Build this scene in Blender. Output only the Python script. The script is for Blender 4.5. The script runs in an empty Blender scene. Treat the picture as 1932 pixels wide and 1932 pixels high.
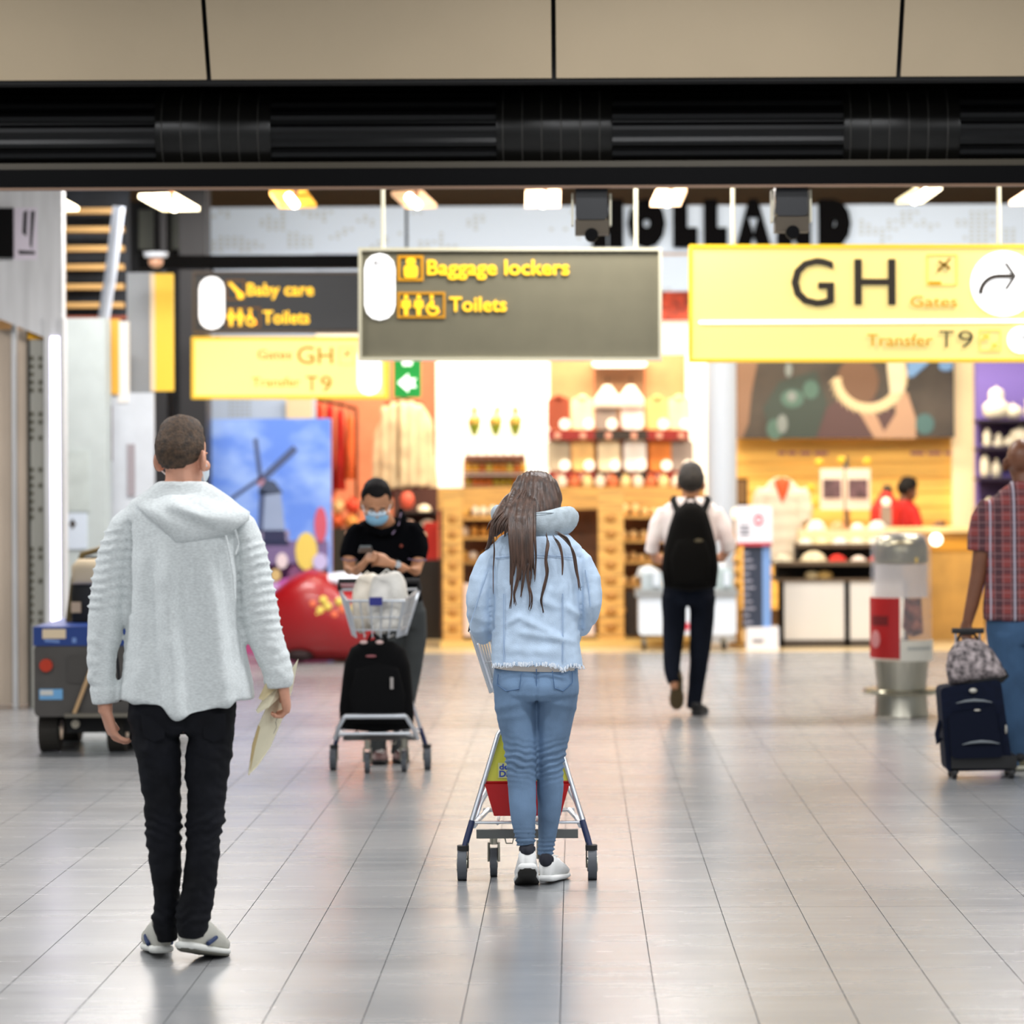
import bpy, bmesh, math, random
from mathutils import Vector, Matrix, noise
random.seed(7)
SC = bpy.context.scene
COL = SC.collection
# ------------------------------------------------------------------ camera
F_PX, CX, HY, CAM_H, ROLL = 6000.0, 1085.0, 900.0, 1.62, 0.0045
cam_d = bpy.data.cameras.new('camera'); cam = bpy.data.objects.new('camera', cam_d); COL.objects.link(cam)
cam.location = (0, 0, CAM_H); cam.rotation_euler = (math.pi/2, ROLL, 0)
cam_d.sensor_width = 24.0; cam_d.sensor_fit = 'HORIZONTAL'
cam_d.lens = F_PX/1932*24.0
cam_d.shift_x = -(CX-966)/1932; cam_d.shift_y = -(966-HY)/1932
cam_d.clip_start = 0.1; cam_d.clip_end = 200
cam_d.dof.use_dof = True; cam_d.dof.focus_distance = 12.1; cam_d.dof.aperture_fstop = 1.75
SC.camera = cam
# ------------------------------------------------------------------ view + world
SC.view_settings.view_transform = 'Standard'; SC.view_settings.look = 'None'
SC.view_settings.gamma = 1.0; SC.view_settings.use_curve_mapping = False
SC.view_settings.exposure = 0.0
W = bpy.data.worlds.new('hall_ambient'); SC.world = W; W.use_nodes = True
bg = W.node_tree.nodes['Background']; bg.inputs[0].default_value = (0.86, 0.93, 1.0, 1); bg.inputs[1].default_value = 0.42

def area(name, loc, size, power, color=(1, 1, 1), rot=(0, 0, 0)):
    l = bpy.data.lights.new(name, 'AREA'); l.shape = 'RECTANGLE'; l.size, l.size_y = size
    l.energy = power; l.color = color
    o = bpy.data.objects.new(name, l); COL.objects.link(o); o.location = loc; o.rotation_euler = rot
    return o
# rows of ceiling luminaires of the hall and of the shops, then added fill for the counters
for k, yy in enumerate((1.5, 6.0, 10.5, 14.0)):
    for xx in (-4.0, 0.6, 5.2):
        area('hall_ceiling_light', (xx, yy, 4.22), (2.4, 0.5), 106, (0.97, 0.98, 1.0))
for yy in (19.5, 23.0, 26.5):
    for xx in (-3.2, 0.2, 3.6):
        area('hall_downlight', (xx, yy, 4.3), (1.6, 0.5), 140, (1.0, 0.95, 0.91))
for xx in (-2.3, -0.9, 0.5):
    area('shop_ceiling_light', (xx, 31.85, 4.5), (1.3, 0.5), 88, (1.0, 0.84, 0.62), (math.radians(20), 0, 0))
for xx in (1.9, 3.2, 4.5):
    area('shop_ceiling_light', (xx, 31.85, 4.5), (1.3, 0.5), 72, (1.0, 0.84, 0.62), (math.radians(20), 0, 0))
for xx in (-2.0, 0.4, 2.6, 4.6):
    area('added_counter_fill', (xx, 28.3, 4.5), (1.2, 0.3), 62, (1.0, 0.88, 0.72), (math.radians(42), 0, 0))  # unseen warm fill, added to brighten the shop counters from the front

# ------------------------------------------------------------------ helpers
def lin(c):
    return tuple((v/255/12.92 if v/255 <= .04045 else ((v/255+.055)/1.055)**2.4) for v in c)

def P(px, py, z):
    """photo pixel seen at distance z along the hall -> point in the place"""
    x, y = px-CX, py-HY
    u, v = x-ROLL*y, y+ROLL*x
    return Vector((u/F_PX*z, z, CAM_H - v/F_PX*z))

def zf(py, px=CX):
    """distance of a floor point seen at that pixel"""
    return F_PX*CAM_H/((py-HY)+ROLL*(px-CX))

MATS = {}
def pm(name, rgb, rough=.6, metal=0., spec=.5, var=.0, vscale=6., bump=0., bscale=40., emit=0., ecol=None,
       trans=0., alpha=1., rgb2=None, stretch=None, coat=0., sheen=0.):
    if name in MATS: return MATS[name]
    m = bpy.data.materials.new(name); m.use_nodes = True
    nt = m.node_tree; b = nt.nodes['Principled BSDF']
    b.inputs['Base Color'].default_value = (*lin(rgb), 1)
    b.inputs['Roughness'].default_value = rough; b.inputs['Metallic'].default_value = metal
    b.inputs['Specular IOR Level'].default_value = spec
    b.inputs['Coat Weight'].default_value = coat
    b.inputs['Sheen Weight'].default_value = sheen
    if trans: b.inputs['Transmission Weight'].default_value = trans
    if alpha < 1: b.inputs['Alpha'].default_value = alpha
    if emit:
        b.inputs['Emission Color'].default_value = (*lin(ecol or rgb), 1); b.inputs['Emission Strength'].default_value = emit
    if var or bump:
        tc = nt.nodes.new('ShaderNodeTexCoord'); mp = nt.nodes.new('ShaderNodeMapping')
        nt.links.new(tc.outputs['Object'], mp.inputs[0])
        if stretch: mp.inputs['Scale'].default_value = stretch
    if var:
        n = nt.nodes.new('ShaderNodeTexNoise'); n.inputs['Scale'].default_value = vscale; n.inputs['Detail'].default_value = 4
        nt.links.new(mp.outputs[0], n.inputs['Vector'])
        r = nt.nodes.new('ShaderNodeValToRGB')
        a = tuple(max(0, v*(1-var)) for v in rgb); c = rgb2 or tuple(min(255, v*(1+var)) for v in rgb)
        r.color_ramp.elements[0].color = (*lin(a), 1); r.color_ramp.elements[1].color = (*lin(c), 1)
        r.color_ramp.elements[0].position = .32; r.color_ramp.elements[1].position = .68
        nt.links.new(n.outputs[0], r.inputs[0]); nt.links.new(r.outputs[0], b.inputs['Base Color'])
    if bump:
        n2 = nt.nodes.new('ShaderNodeTexNoise'); n2.inputs['Scale'].default_value = bscale; n2.inputs['Detail'].default_value = 3
        nt.links.new(mp.outputs[0], n2.inputs['Vector'])
        bp = nt.nodes.new('ShaderNodeBump'); bp.inputs['Strength'].default_value = bump; bp.inputs['Distance'].default_value = .01
        nt.links.new(n2.outputs[0], bp.inputs['Height']); nt.links.new(bp.outputs[0], b.inputs['Normal'])
    MATS[name] = m
    return m

class MB:
    def __init__(s): s.v = []; s.f = []
    def add(s, vs, fs):
        o = len(s.v); s.v += [Vector(p) for p in vs]; s.f += [tuple(i+o for i in f) for f in fs]; return s
    def box(s, a, b):
        x0, y0, z0 = (min(a[i], b[i]) for i in range(3)); x1, y1, z1 = (max(a[i], b[i]) for i in range(3))
        return s.add([(x0,y0,z0),(x1,y0,z0),(x1,y1,z0),(x0,y1,z0),(x0,y0,z1),(x1,y0,z1),(x1,y1,z1),(x0,y1,z1)],
                     [(0,3,2,1),(4,5,6,7),(0,1,5,4),(1,2,6,5),(2,3,7,6),(3,0,4,7)])
    def rbox(s, a, b, r, n=3):
        """box with rounded vertical-plane corners (rounded outline in x-z, extruded in y)"""
        x0, x1 = sorted((a[0], b[0])); z0, z1 = sorted((a[2], b[2])); y0, y1 = sorted((a[1], b[1]))
        r = min(r, (x1-x0)/2*.999, (z1-z0)/2*.999); pts = []
        for cx, cz, a0 in ((x1-r, z1-r, 0), (x0+r, z1-r, 90), (x0+r, z0+r, 180), (x1-r, z0+r, 270)):
            for k in range(n+1):
                t = math.radians(a0+90*k/n); pts.append((cx+r*math.cos(t), cz+r*math.sin(t)))
        return s.prism(pts, y0, y1)
    def prism(s, pts, y0, y1):
        """outline in x-z extruded from y0 to y1"""
        n = len(pts); vs = [(p[0], y0, p[1]) for p in pts]+[(p[0], y1, p[1]) for p in pts]
        fs = [tuple(range(n)), tuple(range(2*n-1, n-1, -1))]+[((i+1) % n, i, i+n, (i+1) % n+n) for i in range(n)]
        return s.add(vs, fs)
    def loft(s, rings, cap=True):
        n = len(rings[0]); o = len(s.v)
        for r in rings: s.v += [Vector(p) for p in r]
        for k in range(len(rings)-1):
            for i in range(n):
                a, b = o+k*n+i, o+k*n+(i+1) % n; s.f.append((a, b, b+n, a+n))
        if cap:
            s.f.append(tuple(o+i for i in range(n-1, -1, -1))); e = o+(len(rings)-1)*n; s.f.append(tuple(e+i for i in range(n)))
        return s
    def cyl(s, a, b, r0, r1=None, n=12):
        a, b = Vector(a), Vector(b); r1 = r0 if r1 is None else r1
        t = (b-a).normalized(); u = t.orthogonal().normalized(); w = t.cross(u)
        return s.loft([[p+u*(r*math.cos(2*math.pi*i/n))+w*(r*math.sin(2*math.pi*i/n)) for i in range(n)] for p, r in ((a, r0), (b, r1))])
    def tube(s, pts, r, n=8, close=False):
        pts = [Vector(p) for p in pts]; rr = r if isinstance(r, (list, tuple)) else [r]*len(pts); rings = []
        up = None
        for i, p in enumerate(pts):
            t = (pts[min(i+1, len(pts)-1)]-pts[max(i-1, 0)]).normalized()
            if up is None: up = t.orthogonal().normalized()
            u = (up-t*up.dot(t)); u = u.normalized() if u.length > 1e-5 else t.orthogonal().normalized(); up = u; w = t.cross(u)
            rings.append([p+u*(rr[i]*math.cos(2*math.pi*k/n))+w*(rr[i]*math.sin(2*math.pi*k/n)) for k in range(n)])
        return s.loft(rings)
    def lathe(s, c, prof, n=24):
        c = Vector(c)
        return s.loft([[c+Vector((r*math.cos(2*math.pi*i/n), r*math.sin(2*math.pi*i/n), h)) for i in range(n)] for r, h in prof])
    def ell(s, c, r, M=None, n=14, m=9):
        c = Vector(c); rings = []
        for j in range(m+1):
            t = math.pi*(j+.02)/(m+.04)-math.pi/2
            ring = []
            for i in range(n):
                p = Vector((r[0]*math.cos(t)*math.cos(2*math.pi*i/n), r[1]*math.cos(t)*math.sin(2*math.pi*i/n), r[2]*math.sin(t)))
                ring.append(c+(M @ p if M else p))
            rings.append(ring)
        return s.loft(rings)
    def pillow(s, outline, y, bulge, back=.0, rings=6, c=None, pw=.5, droop=None):
        """cushion with an x-z outline (star-shaped), swelling towards the viewer's side (-y) by bulge and to +y by back"""
        n = len(outline); cx = c[0] if c else sum(p[0] for p in outline)/n; cz = c[1] if c else sum(p[1] for p in outline)/n
        R = []
        for k in range(rings+1):
            r = math.sin(math.pi/2*k/rings) if k else .03; h = (max(0, 1-r*r))**pw
            R.append([Vector((cx+(p[0]-cx)*r, y-bulge*h, cz+(p[1]-cz)*r)) for p in outline])
        for k in range(rings-1, -1, -1):
            r = math.sin(math.pi/2*k/rings) if k else .03; h = (max(0, 1-r*r))**pw
            R.append([Vector((cx+(p[0]-cx)*r, y+.001+back*h, cz+(p[1]-cz)*r)) for p in outline])
        return s.loft(R)
    def xf(s, M):
        s.v = [M @ p for p in s.v]; return s
    def join(s, o):
        k = len(s.v); s.v += [p.copy() for p in o.v]; s.f += [tuple(i+k for i in f) for f in o.f]; return s

ORIG = {}
def mesh_of(name, mb, mat, off, smooth):
    me = bpy.data.meshes.new(name); me.from_pydata([p-off for p in mb.v], [], mb.f); me.validate(); me.update()
    b = bmesh.new(); b.from_mesh(me); bmesh.ops.recalc_face_normals(b, faces=b.faces); b.to_mesh(me); b.free()
    if mat is not None: me.materials.append(mat)
    if smooth:
        me.polygons.foreach_set('use_smooth', [True]*len(me.polygons))
        if smooth != 'all':
            try: me.set_sharp_from_angle(angle=math.radians(40))
            except Exception: pass
    return me

def thing(name, label, cat, loc, group=None):
    o = bpy.data.objects.new(name, None); o.empty_display_size = .1; COL.objects.link(o); o.location = loc
    o['label'] = label; o['category'] = cat
    if group: o['group'] = group
    ORIG[o] = Vector(loc); return o

def part(name, mb, mat, parent, label=None, smooth=True, me=None):
    """a mesh that moves with its parent; coordinates of mb are those of the place"""
    off = ORIG[parent]
    if me is None: me = mesh_of(name, mb, mat, off, smooth)
    o = bpy.data.objects.new(name, me); COL.objects.link(o); o.parent = parent; ORIG[o] = off
    if label: o['label'] = label
    return o

def single(name, mb, mat, label, cat, group=None, smooth=True, kind=None, base=None):
    """a thing that is one mesh; origin at its base"""
    if base is None:
        xs = [p.x for p in mb.v]; ys = [p.y for p in mb.v]; zs = [p.z for p in mb.v]
        base = Vector(((min(xs)+max(xs))/2, (min(ys)+max(ys))/2, min(zs)))
    base = Vector(base)
    o = bpy.data.objects.new(name, mesh_of(name, mb, mat, base, smooth)); COL.objects.link(o); o.location = base
    ORIG[o] = base
    if label: o['label'] = label
    if cat: o['category'] = cat
    if group: o['group'] = group
    if kind: o['kind'] = kind
    return o

def struct(name, mb, mat, label, smooth=True):
    return single(name, mb, mat, label, 'structure', kind='structure', smooth=smooth)

def copy_tree(o, loc, parent=None):
    c = o.copy(); COL.objects.link(c)
    if parent is None: c.location = loc
    else: c.parent = parent
    for ch in o.children: copy_tree(ch, None, c)
    return c

FONT = {}
def text_mesh(body, size, bold=0., spacing=1.0):
    cu = bpy.data.curves.new('lettering', 'FONT'); cu.body = body; cu.size = size; cu.offset = bold; cu.space_character = spacing
    cu.extrude = .002; cu.resolution_u = 3
    o = bpy.data.objects.new('tmp', cu); COL.objects.link(o)
    dg = bpy.context.evaluated_depsgraph_get(); me = bpy.data.meshes.new_from_object(o.evaluated_get(dg))
    bpy.data.objects.remove(o); bpy.data.curves.remove(cu)
    return me

def lettering(body, px0, px1, py_base, py_top, z, mat, parent, bold=0., name='lettering', label=None):
    """words printed on a board that faces the hall, fitted between px0 and px1; py_top is the top of the capitals"""
    a, b = P(px0, py_base, z), P(px1, py_base, z); top = P(px0, py_top, z)
    h = top.z-a.z; me = text_mesh(body, 1.0, bold/h if h else 0)
    xs = [v.co.x for v in me.vertices]; x0, x1 = min(xs), max(xs); capz = .70
    sx = (b.x-a.x)/(x1-x0); sz = h/capz; off = ORIG[parent]; tilt = (b.z-a.z)/(b.x-a.x)
    for v in me.vertices:
        x = (v.co.x-x0)*sx
        v.co = Vector((a.x+x, z+v.co.z, a.z+tilt*x+v.co.y*sz))-off
    me.materials.clear(); me.materials.append(mat); me.update()
    return part(name, None, None, parent, label, me=me)

def rect(mb, x0, y0, x1, y1, z, depth=.02):
    """board whose face, seen between those pixels at distance z, is 'depth' thick"""
    a, b = P(x0, y1, z), P(x1, y0, z)
    return mb.box((a.x, z, a.z), (b.x, z+depth, b.z))
def rrect(mb, x0, y0, x1, y1, z, depth, r):
    a, b = P(x0, y1, z), P(x1, y0, z)
    return mb.rbox((a.x, z, a.z), (b.x, z+depth, b.z), r)
def poly(mb, pts, z, depth=.01):
    return mb.prism([(P(x, y, z).x, P(x, y, z).z) for x, y in pts][::-1], z, z+depth)

def blob(mb, voxel, smooth=4, fac=.5):
    """one continuous skin over the joined shapes"""
    me = bpy.data.meshes.new('blob'); me.from_pydata(mb.v, [], mb.f); me.update()
    b = bmesh.new(); b.from_mesh(me); bmesh.ops.recalc_face_normals(b, faces=b.faces); b.to_mesh(me); b.free()
    o = bpy.data.objects.new('blob', me); COL.objects.link(o)
    r = o.modifiers.new('r', 'REMESH'); r.mode = 'VOXEL'; r.voxel_size = voxel
    if smooth:
        s = o.modifiers.new('s', 'SMOOTH'); s.factor = fac; s.iterations = smooth
    dg = bpy.context.evaluated_depsgraph_get(); out = bpy.data.meshes.new_from_object(o.evaluated_get(dg))
    bpy.data.objects.remove(o); bpy.data.meshes.remove(me)
    return out

def skin_part(name, me, mat, parent, disp=None, label=None, warp=None):
    """finish a blob mesh: folds (disp along the normal, metres), warp (moves), material, parent"""
    off = ORIG[parent]
    if warp:
        for v in me.vertices: v.co = warp(v.co.copy())
        me.update()
    if disp:
        ns = [v.normal.copy() for v in me.vertices]
        for v, n in zip(me.vertices, ns): v.co = v.co+n*disp(v.co, n)
    for v in me.vertices: v.co = v.co-off
    me.materials.clear(); me.materials.append(mat)
    me.polygons.foreach_set('use_smooth', [True]*len(me.polygons)); me.update()
    return part(name, None, None, parent, label, me=me)

def sell(c, A, B, n=20, e=2.0):
    out = []
    for i in range(n):
        t = 2*math.pi*i/n; ct, st = math.cos(t), math.sin(t)
        out.append(c+A*(math.copysign(abs(ct)**(2/e), ct))+B*(math.copysign(abs(st)**(2/e), st)))
    return out

def limb(mb, z0, pts, e=2.0, n=18, flat=False):
    """loft along (px, py, dy, half-width px, half-depth m) seen at distance z0+dy"""
    C = [P(p[0], p[1], z0+p[2]) for p in pts]; rings = []
    for i, p in enumerate(pts):
        t = (C[min(i+1, len(C)-1)]-C[max(i-1, 0)]).normalized()
        if flat: A = Vector((1, 0, 0)); B = Vector((0, 1, 0))
        else:
            A = t.cross(Vector((0, 1, 0)))
            A = Vector((1, 0, 0)) if A.length < .35 else A.normalized()
            if A.x < 0: A = -A
            B = t.cross(A).normalized()
            if B.y < 0: B = -B
        s = (z0+p[2])/F_PX
        rings.append(sell(C[i], A*(p[3]*s), B*p[4], n, e))
    return mb.loft(rings)

def gauss(x, s): return math.exp(-x*x/(2*s*s))
def sstep(a, b, x):
    t = max(0, min(1, (x-a)/(b-a))); return t*t*(3-2*t)

def pix(co):
    u = co.x/co.y*F_PX; v = (CAM_H-co.z)/co.y*F_PX
    return CX+u+ROLL*v, HY+v-ROLL*u

# ================================================================== materials shared
M_white = pm('white_paint', (226, 228, 228), .5, var=.03)
M_black = pm('black_metal', (8, 8, 9), .6, spec=.08)
M_blackm = pm('black_matte', (20, 20, 21), .8)
M_chrome = pm('chrome', (205, 208, 212), .22, metal=1.)
M_steel = pm('brushed_steel', (176, 172, 158), .3, metal=1., var=.05, vscale=30, stretch=(1, 1, .05))
M_wood = pm('oak_wood', (206, 158, 84), .55, var=.16, vscale=5, stretch=(.5, 1, 7), bump=.05)
M_woodd = pm('dark_wood', (92, 58, 30), .6, var=.2, vscale=5)
M_red = pm('red_paint', (176, 20, 22), .35)
M_rubber = pm('grey_rubber', (84, 88, 94), .6)
M_rubberb = pm('black_rubber', (26, 26, 28), .65)
M_glass = pm('clear_plastic', (235, 238, 250), .08, alpha=.16)

# ================================================================== floor
def floor_material(name, joints=False):
    m = bpy.data.materials.new(name); m.use_nodes = True; nt = m.node_tree; b = nt.nodes['Principled BSDF']
    g = nt.nodes.new('ShaderNodeNewGeometry'); mp = nt.nodes.new('ShaderNodeMapping'); nt.links.new(g.outputs['Position'], mp.inputs[0])
    n = nt.nodes.new('ShaderNodeTexNoise'); n.inputs['Scale'].default_value = 1.3; n.inputs['Detail'].default_value = 5
    nt.links.new(mp.outputs[0], n.inputs['Vector'])
    r = nt.nodes.new('ShaderNodeValToRGB')
    r.color_ramp.elements[0].color = (*lin((128, 131, 134)), 1); r.color_ramp.elements[1].color = (*lin((147, 147, 147)), 1)
    r.color_ramp.elements[0].position = .3; r.color_ramp.elements[1].position = .7
    nt.links.new(n.outputs[0], r.inputs[0]); nt.links.new(r.outputs[0], b.inputs['Base Color'])
    mp2 = nt.nodes.new('ShaderNodeMapping'); mp2.inputs['Scale'].default_value = (.35, 3.2, 1)
    nt.links.new(g.outputs['Position'], mp2.inputs[0])
    n2 = nt.nodes.new('ShaderNodeTexNoise'); n2.inputs['Scale'].default_value = 3.; n2.inputs['Detail'].default_value = 3; n2.inputs['Roughness'].default_value = .55
    nt.links.new(mp2.outputs[0], n2.inputs['Vector'])
    mr = nt.nodes.new('ShaderNodeMapRange'); mr.inputs['To Min'].default_value = .17; mr.inputs['To Max'].default_value = .34
    nt.links.new(n2.outputs[0], mr.inputs['Value']); nt.links.new(mr.outputs[0], b.inputs['Roughness'])
    bp = nt.nodes.new('ShaderNodeBump'); bp.inputs['Strength'].default_value = .02; bp.inputs['Distance'].default_value = .002
    nt.links.new(n2.outputs[0], bp.inputs['Height']); nt.links.new(bp.outputs[0], b.inputs['Normal'])
    b.inputs['Specular IOR Level'].default_value = .62
    return m
M_tile = floor_material('polished_floor_tile')
M_grout = pm('tile_joint', (78, 80, 82), .9)
floor = struct('floor', MB().box((-14, -8, -.08), (14, 29.36, -.004)), M_grout, 'polished grey tiled floor of the terminal hall')
TW, TL, GAP = .2949, 2.9, .0032
JX, JY = -.052, 9.06
tile_me = mesh_of('floor_tile', MB().box((GAP/2, GAP/2, -.03), (TW-GAP/2, TL-GAP/2, 0)), M_tile, Vector(), False)
kmin, kmax = -20, 15
for r in range(7):
    y0 = JY+TL*r
    for k in range(kmin, kmax+1):
        x0 = JX+TW*k
        y1 = y0+TL
        if x0+TW < (-1130/F_PX)*y1 or x0 > (890/F_PX)*y1: continue
        t = bpy.data.objects.new('floor_tile', tile_me); COL.objects.link(t); t.parent = floor
        t.location = Vector((x0, y0, 0))-ORIG[floor]
xa, xb = JX+TW*kmin, JX+TW*(kmax+1)
rest = MB()
for y0 in [JY-TL*(i+1) for i in range(6)]:
    for k in range(-46, 47):
        x0 = JX+TW*k; rest.box((x0+GAP/2, y0+GAP/2, -.03), (x0+TW-GAP/2, y0+TL-GAP/2, 0))
for r in range(7):
    y0 = JY+TL*r
    for k in range(-46, 47):
        x0 = JX+TW*k; y1 = y0+TL
        if kmin <= k <= kmax and not (x0+TW < (-1130/F_PX)*y1 or x0 > (890/F_PX)*y1): continue
        rest.box((x0+GAP/2, y0+GAP/2, -.03), (x0+TW-GAP/2, y0+TL-GAP/2, 0))
ro = part('floor_tile_field', rest, M_tile, floor, smooth=False); ro['kind'] = 'stuff'
M_shopfloor = pm('shop_floor', (214, 190, 146), .3, var=.05, vscale=2)
struct('floor_shop', MB().box((-9, 29.36, -.08), (9, 38.5, 0)), M_shopfloor, 'warm beige floor inside the shops')

# ================================================================== ceilings, walls
M_ceil = pm('ceiling_white', (205, 205, 200), .8)
M_void = pm('ceiling_void', (30, 24, 18), .9, var=.3, vscale=2)
struct('ceiling', MB().box((-14, -8, 4.3), (14, 15.0, 4.5)), M_ceil, 'pale ceiling over the front of the hall')
struct('ceiling_back', MB().box((-14, 15.2, 4.75), (14, 38.5, 4.95)), M_void, 'dark open ceiling void above the duct and shops')
M_backw = pm('shop_back_wall', (232, 196, 150), .7, var=.05)
struct('wall_back', MB().box((-9, 38.2, 0), (9, 38.5, 4.75)), M_backw, 'warm plaster wall at the back of the shops')
M_side = pm('hall_side_wall', (190, 194, 194), .7, var=.04)
struct('wall_right', MB().box((9, 15, 0), (9.3, 38.5, 4.75)), M_side, 'pale side wall beyond the purple shop')
struct('wall_left', MB().box((-9.3, 15, 0), (-9, 38.5, 4.75)), M_side, 'pale side wall beyond the left entrance')

# sloped fascia panels above the duct
M_fascia = pm('fascia_panel', (192, 173, 144), .55, var=.03, vscale=.7)
fr = struct('ceiling_fascia', MB().box((-6.2, 15.92, 3.60), (6.2, 16.05, 4.75)), M_blackm, 'dark bulkhead behind the sloping beige fascia panels')
zb = 15.9; zt = 15.45
def fpt(px, top):
    z = zt if top else zb
    base = P(px, 124, zb)
    return Vector((base.x, z, 3.615 if not top else 4.32))
edges = [-912, -259, 394, 1045, 1695, 2346, 2997]
for i in range(len(edges)-1):
    a, b = edges[i]+4.5, edges[i+1]-4.5
    p = [fpt(a, 0), fpt(b, 0), fpt(b, 1), fpt(a, 1)]
    m = MB().loft([p, [q+Vector((0, .02, .012)) for q in p]])
    part('fascia_panel', m, M_fascia, fr, smooth=False)

# ================================================================== black duct and beams
ZD = 16.4
def Zat(py, z): return CAM_H-(py-HY)/F_PX*z
duct = thing('ventilation_duct', 'long black ribbed ventilation duct hung below the beige fascia panels', 'duct', (0, ZD, Zat(312, ZD)))
M_duct = pm('black_duct', (10, 10, 11), .32, spec=.3, bump=.05, bscale=8, stretch=(.2, 1, 1))
c = Vector((0, ZD+.2, Zat(238, ZD))); R = .2
prof = []
for i in range(64):
    t = 2*math.pi*i/64; r = R*(1.0 + (.035 if (i % 4) < 2 else -.02)); prof.append((r*math.cos(t), r*math.sin(t)))
part('duct_tube', MB().loft([[Vector((x, c.y+p[0], c.z+p[1])) for p in prof] for x in (-6.0, 6.0)]), M_duct, duct, smooth=False)
M_sleeve = pm('duct_sleeve', (20, 19, 17), .3, spec=.35)
for px0, px1 in ((-350, -130), (292, 510), (936, 1155), (1592, 1812), (2230, 2450)):
    xa_, xb_ = P(px0, 238, ZD).x, P(px1, 238, ZD).x
    n = 48
    rings = [[Vector((x, c.y+rr*math.cos(2*math.pi*i/n), c.z+rr*math.sin(2*math.pi*i/n))) for i in range(n)] for x, rr in ((xa_, R*1.05), (xa_+.01, R*1.075), (xb_-.01, R*1.075), (xb_, R*1.05))]
    sl = part('duct_sleeve', MB().loft(rings), M_sleeve, duct)
    for k in range(6):
        x = xa_+(xb_-xa_)*(k+.35)/6
        mm = MB().tube([(x, c.y+R*1.078*math.cos(t), c.z+R*1.078*math.sin(t)) for t in [math.radians(90+d) for d in range(0, 181, 12)]], .0035, 5)
        part('sleeve_seam', mm, pm('seam_grey', (60, 58, 54), .5), sl)
M_lip = pm('duct_lip', (70, 62, 46), .5)
part('duct_tray', MB().box((-6, ZD+.05, Zat(316, ZD)), (6, ZD+.2, Zat(302, ZD))), M_lip, duct, smooth=False)
part('upper_rail', MB().box((-6, ZD-.05, Zat(158, ZD)), (6, ZD+.02, Zat(145, ZD))).box((-6, ZD+.3, Zat(250, ZD)), (6, ZD+.45, Zat(100, ZD))).box((-6, ZD+.02, Zat(146, ZD)), (6, ZD+.4, Zat(118, ZD))), M_black, duct, smooth=False)
part('lower_beam', MB().box((-6, ZD-.02, Zat(352, ZD)), (6, ZD+.12, Zat(316, ZD))), M_black, duct, smooth=False)
part('beam_edge', MB().box((-6, ZD-.04, Zat(356, ZD)), (6, ZD+.0, Zat(351, ZD))), pm('beam_edge_bronze', (126, 96, 74), .5), duct, smooth=False)
hm = MB()
for x in (-5.5, -2.4, .9, 4.2):
    hm = MB().cyl((x, c.y, c.z), (x, c.y, 4.76), .015, n=8)
    part('hanger_rod', hm, M_black, duct)

# projector-like units below the duct
def projector(px, y0, y1, lab):
    z = 16.45
    t = thing('hanging_projector', lab, 'projector', P(px, y1, z), 'projectors under the duct')
    rrect_m = MB(); a, b = P(px-30, y0+62, z), P(px+30, 345, z); rrect_m.rbox((a.x, z, a.z), (b.x, z+.2, b.z), .02)
    part('housing', rrect_m, pm('projector_black', (22, 23, 27), .35), t)
    m = MB(); a, b = P(px-31, y1-14, z), P(px+33, y0+62, z); m.box((a.x, z+.01, a.z), (b.x, z+.16, b.z))
    part('mount', m, pm('projector_brown', (74, 62, 44), .5), t, smooth=False)
    a = P(px, y1-10, z+.05); part('lens', MB().cyl((a.x, z-.03, a.z), (a.x, z+.05, a.z), .035, n=16), M_black, t)
    for s in (-1, 1):
        a, b = P(px+s*34, y0+72, z), P(px+s*38, y0+12, z)
        part('side_plate', MB().box((a.x, z+.02, a.z), (b.x, z+.14, b.z)), pm('cream_metal', (210, 204, 180), .5), t, smooth=False)
projector(1116, 352, 455, 'black projector hanging from the duct in front of the first black letter')
projector(1494, 345, 450, 'black projector hanging from the duct in front of the last black letters')

# ceiling lamps behind the duct: square reflector plates, each with a glowing tube
M_tube_w = pm('lamp_tube', (255, 246, 225), .5, emit=9)
def lamp(px, py, skew, w, col, lab, z=23.0):
    t = thing('ceiling_spotlight', lab, 'lamp', P(px, py+14, z), 'tilted spotlights under the dark ceiling')
    s = z/F_PX; cc = P(px, py, z)
    m = MB()
    pts = [(px-w-skew, py-14), (px+w-skew*.6, py-16), (px+w+skew, py+14), (px-w+skew*.6, py+15)]
    q = [P(x, y, z) for x, y in pts]; q[0].y += .15; q[1].y += .15
    part('reflector', MB().loft([q, [v+Vector((0, .02, .03)) for v in q]]), pm('reflector_%d_%d_%d' % col, col, .5, emit=.12), t, smooth=False)
    a, b = P(px-skew*.55, py-9, z), P(px+skew*.55, py+10, z); a.y += .1; a.y -= .06; b.y -= .05
    if abs(skew) < 4: a = P(px, py-11, z); b = P(px, py+11, z); a.y += .04; b.y -= .05
    part('lamp_tube', MB().tube([a, b], .032, 8), M_tube_w, t)
    a = P(px+4, py-12, z); part('bracket', MB().tube([a+Vector((0, .1, 0)), Vector((a.x+.02, a.y+.1, a.z+.25)), Vector((a.x+.02, a.y+.12, 4.76))], .018, 6), pm('lamp_bracket', (108, 66, 36), .5), t)
    l = bpy.data.lights.new('spot_glow', 'AREA'); l.size = .15; l.energy = 1.0; l.color = (1, .85, .6)
    o = bpy.data.objects.new('spot_glow', l); COL.objects.link(o); o.parent = t; o.location = cc-Vector((0, .16, .1))-ORIG[t]
    o.rotation_euler = (math.radians(-25), 0, 0)
CREAM, AMBER, PEACH = (214, 200, 160), (226, 160, 52), (226, 180, 138)
lamp(84, 384, 34, 30, CREAM, 'square cream spotlight above the white portal header')
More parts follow.
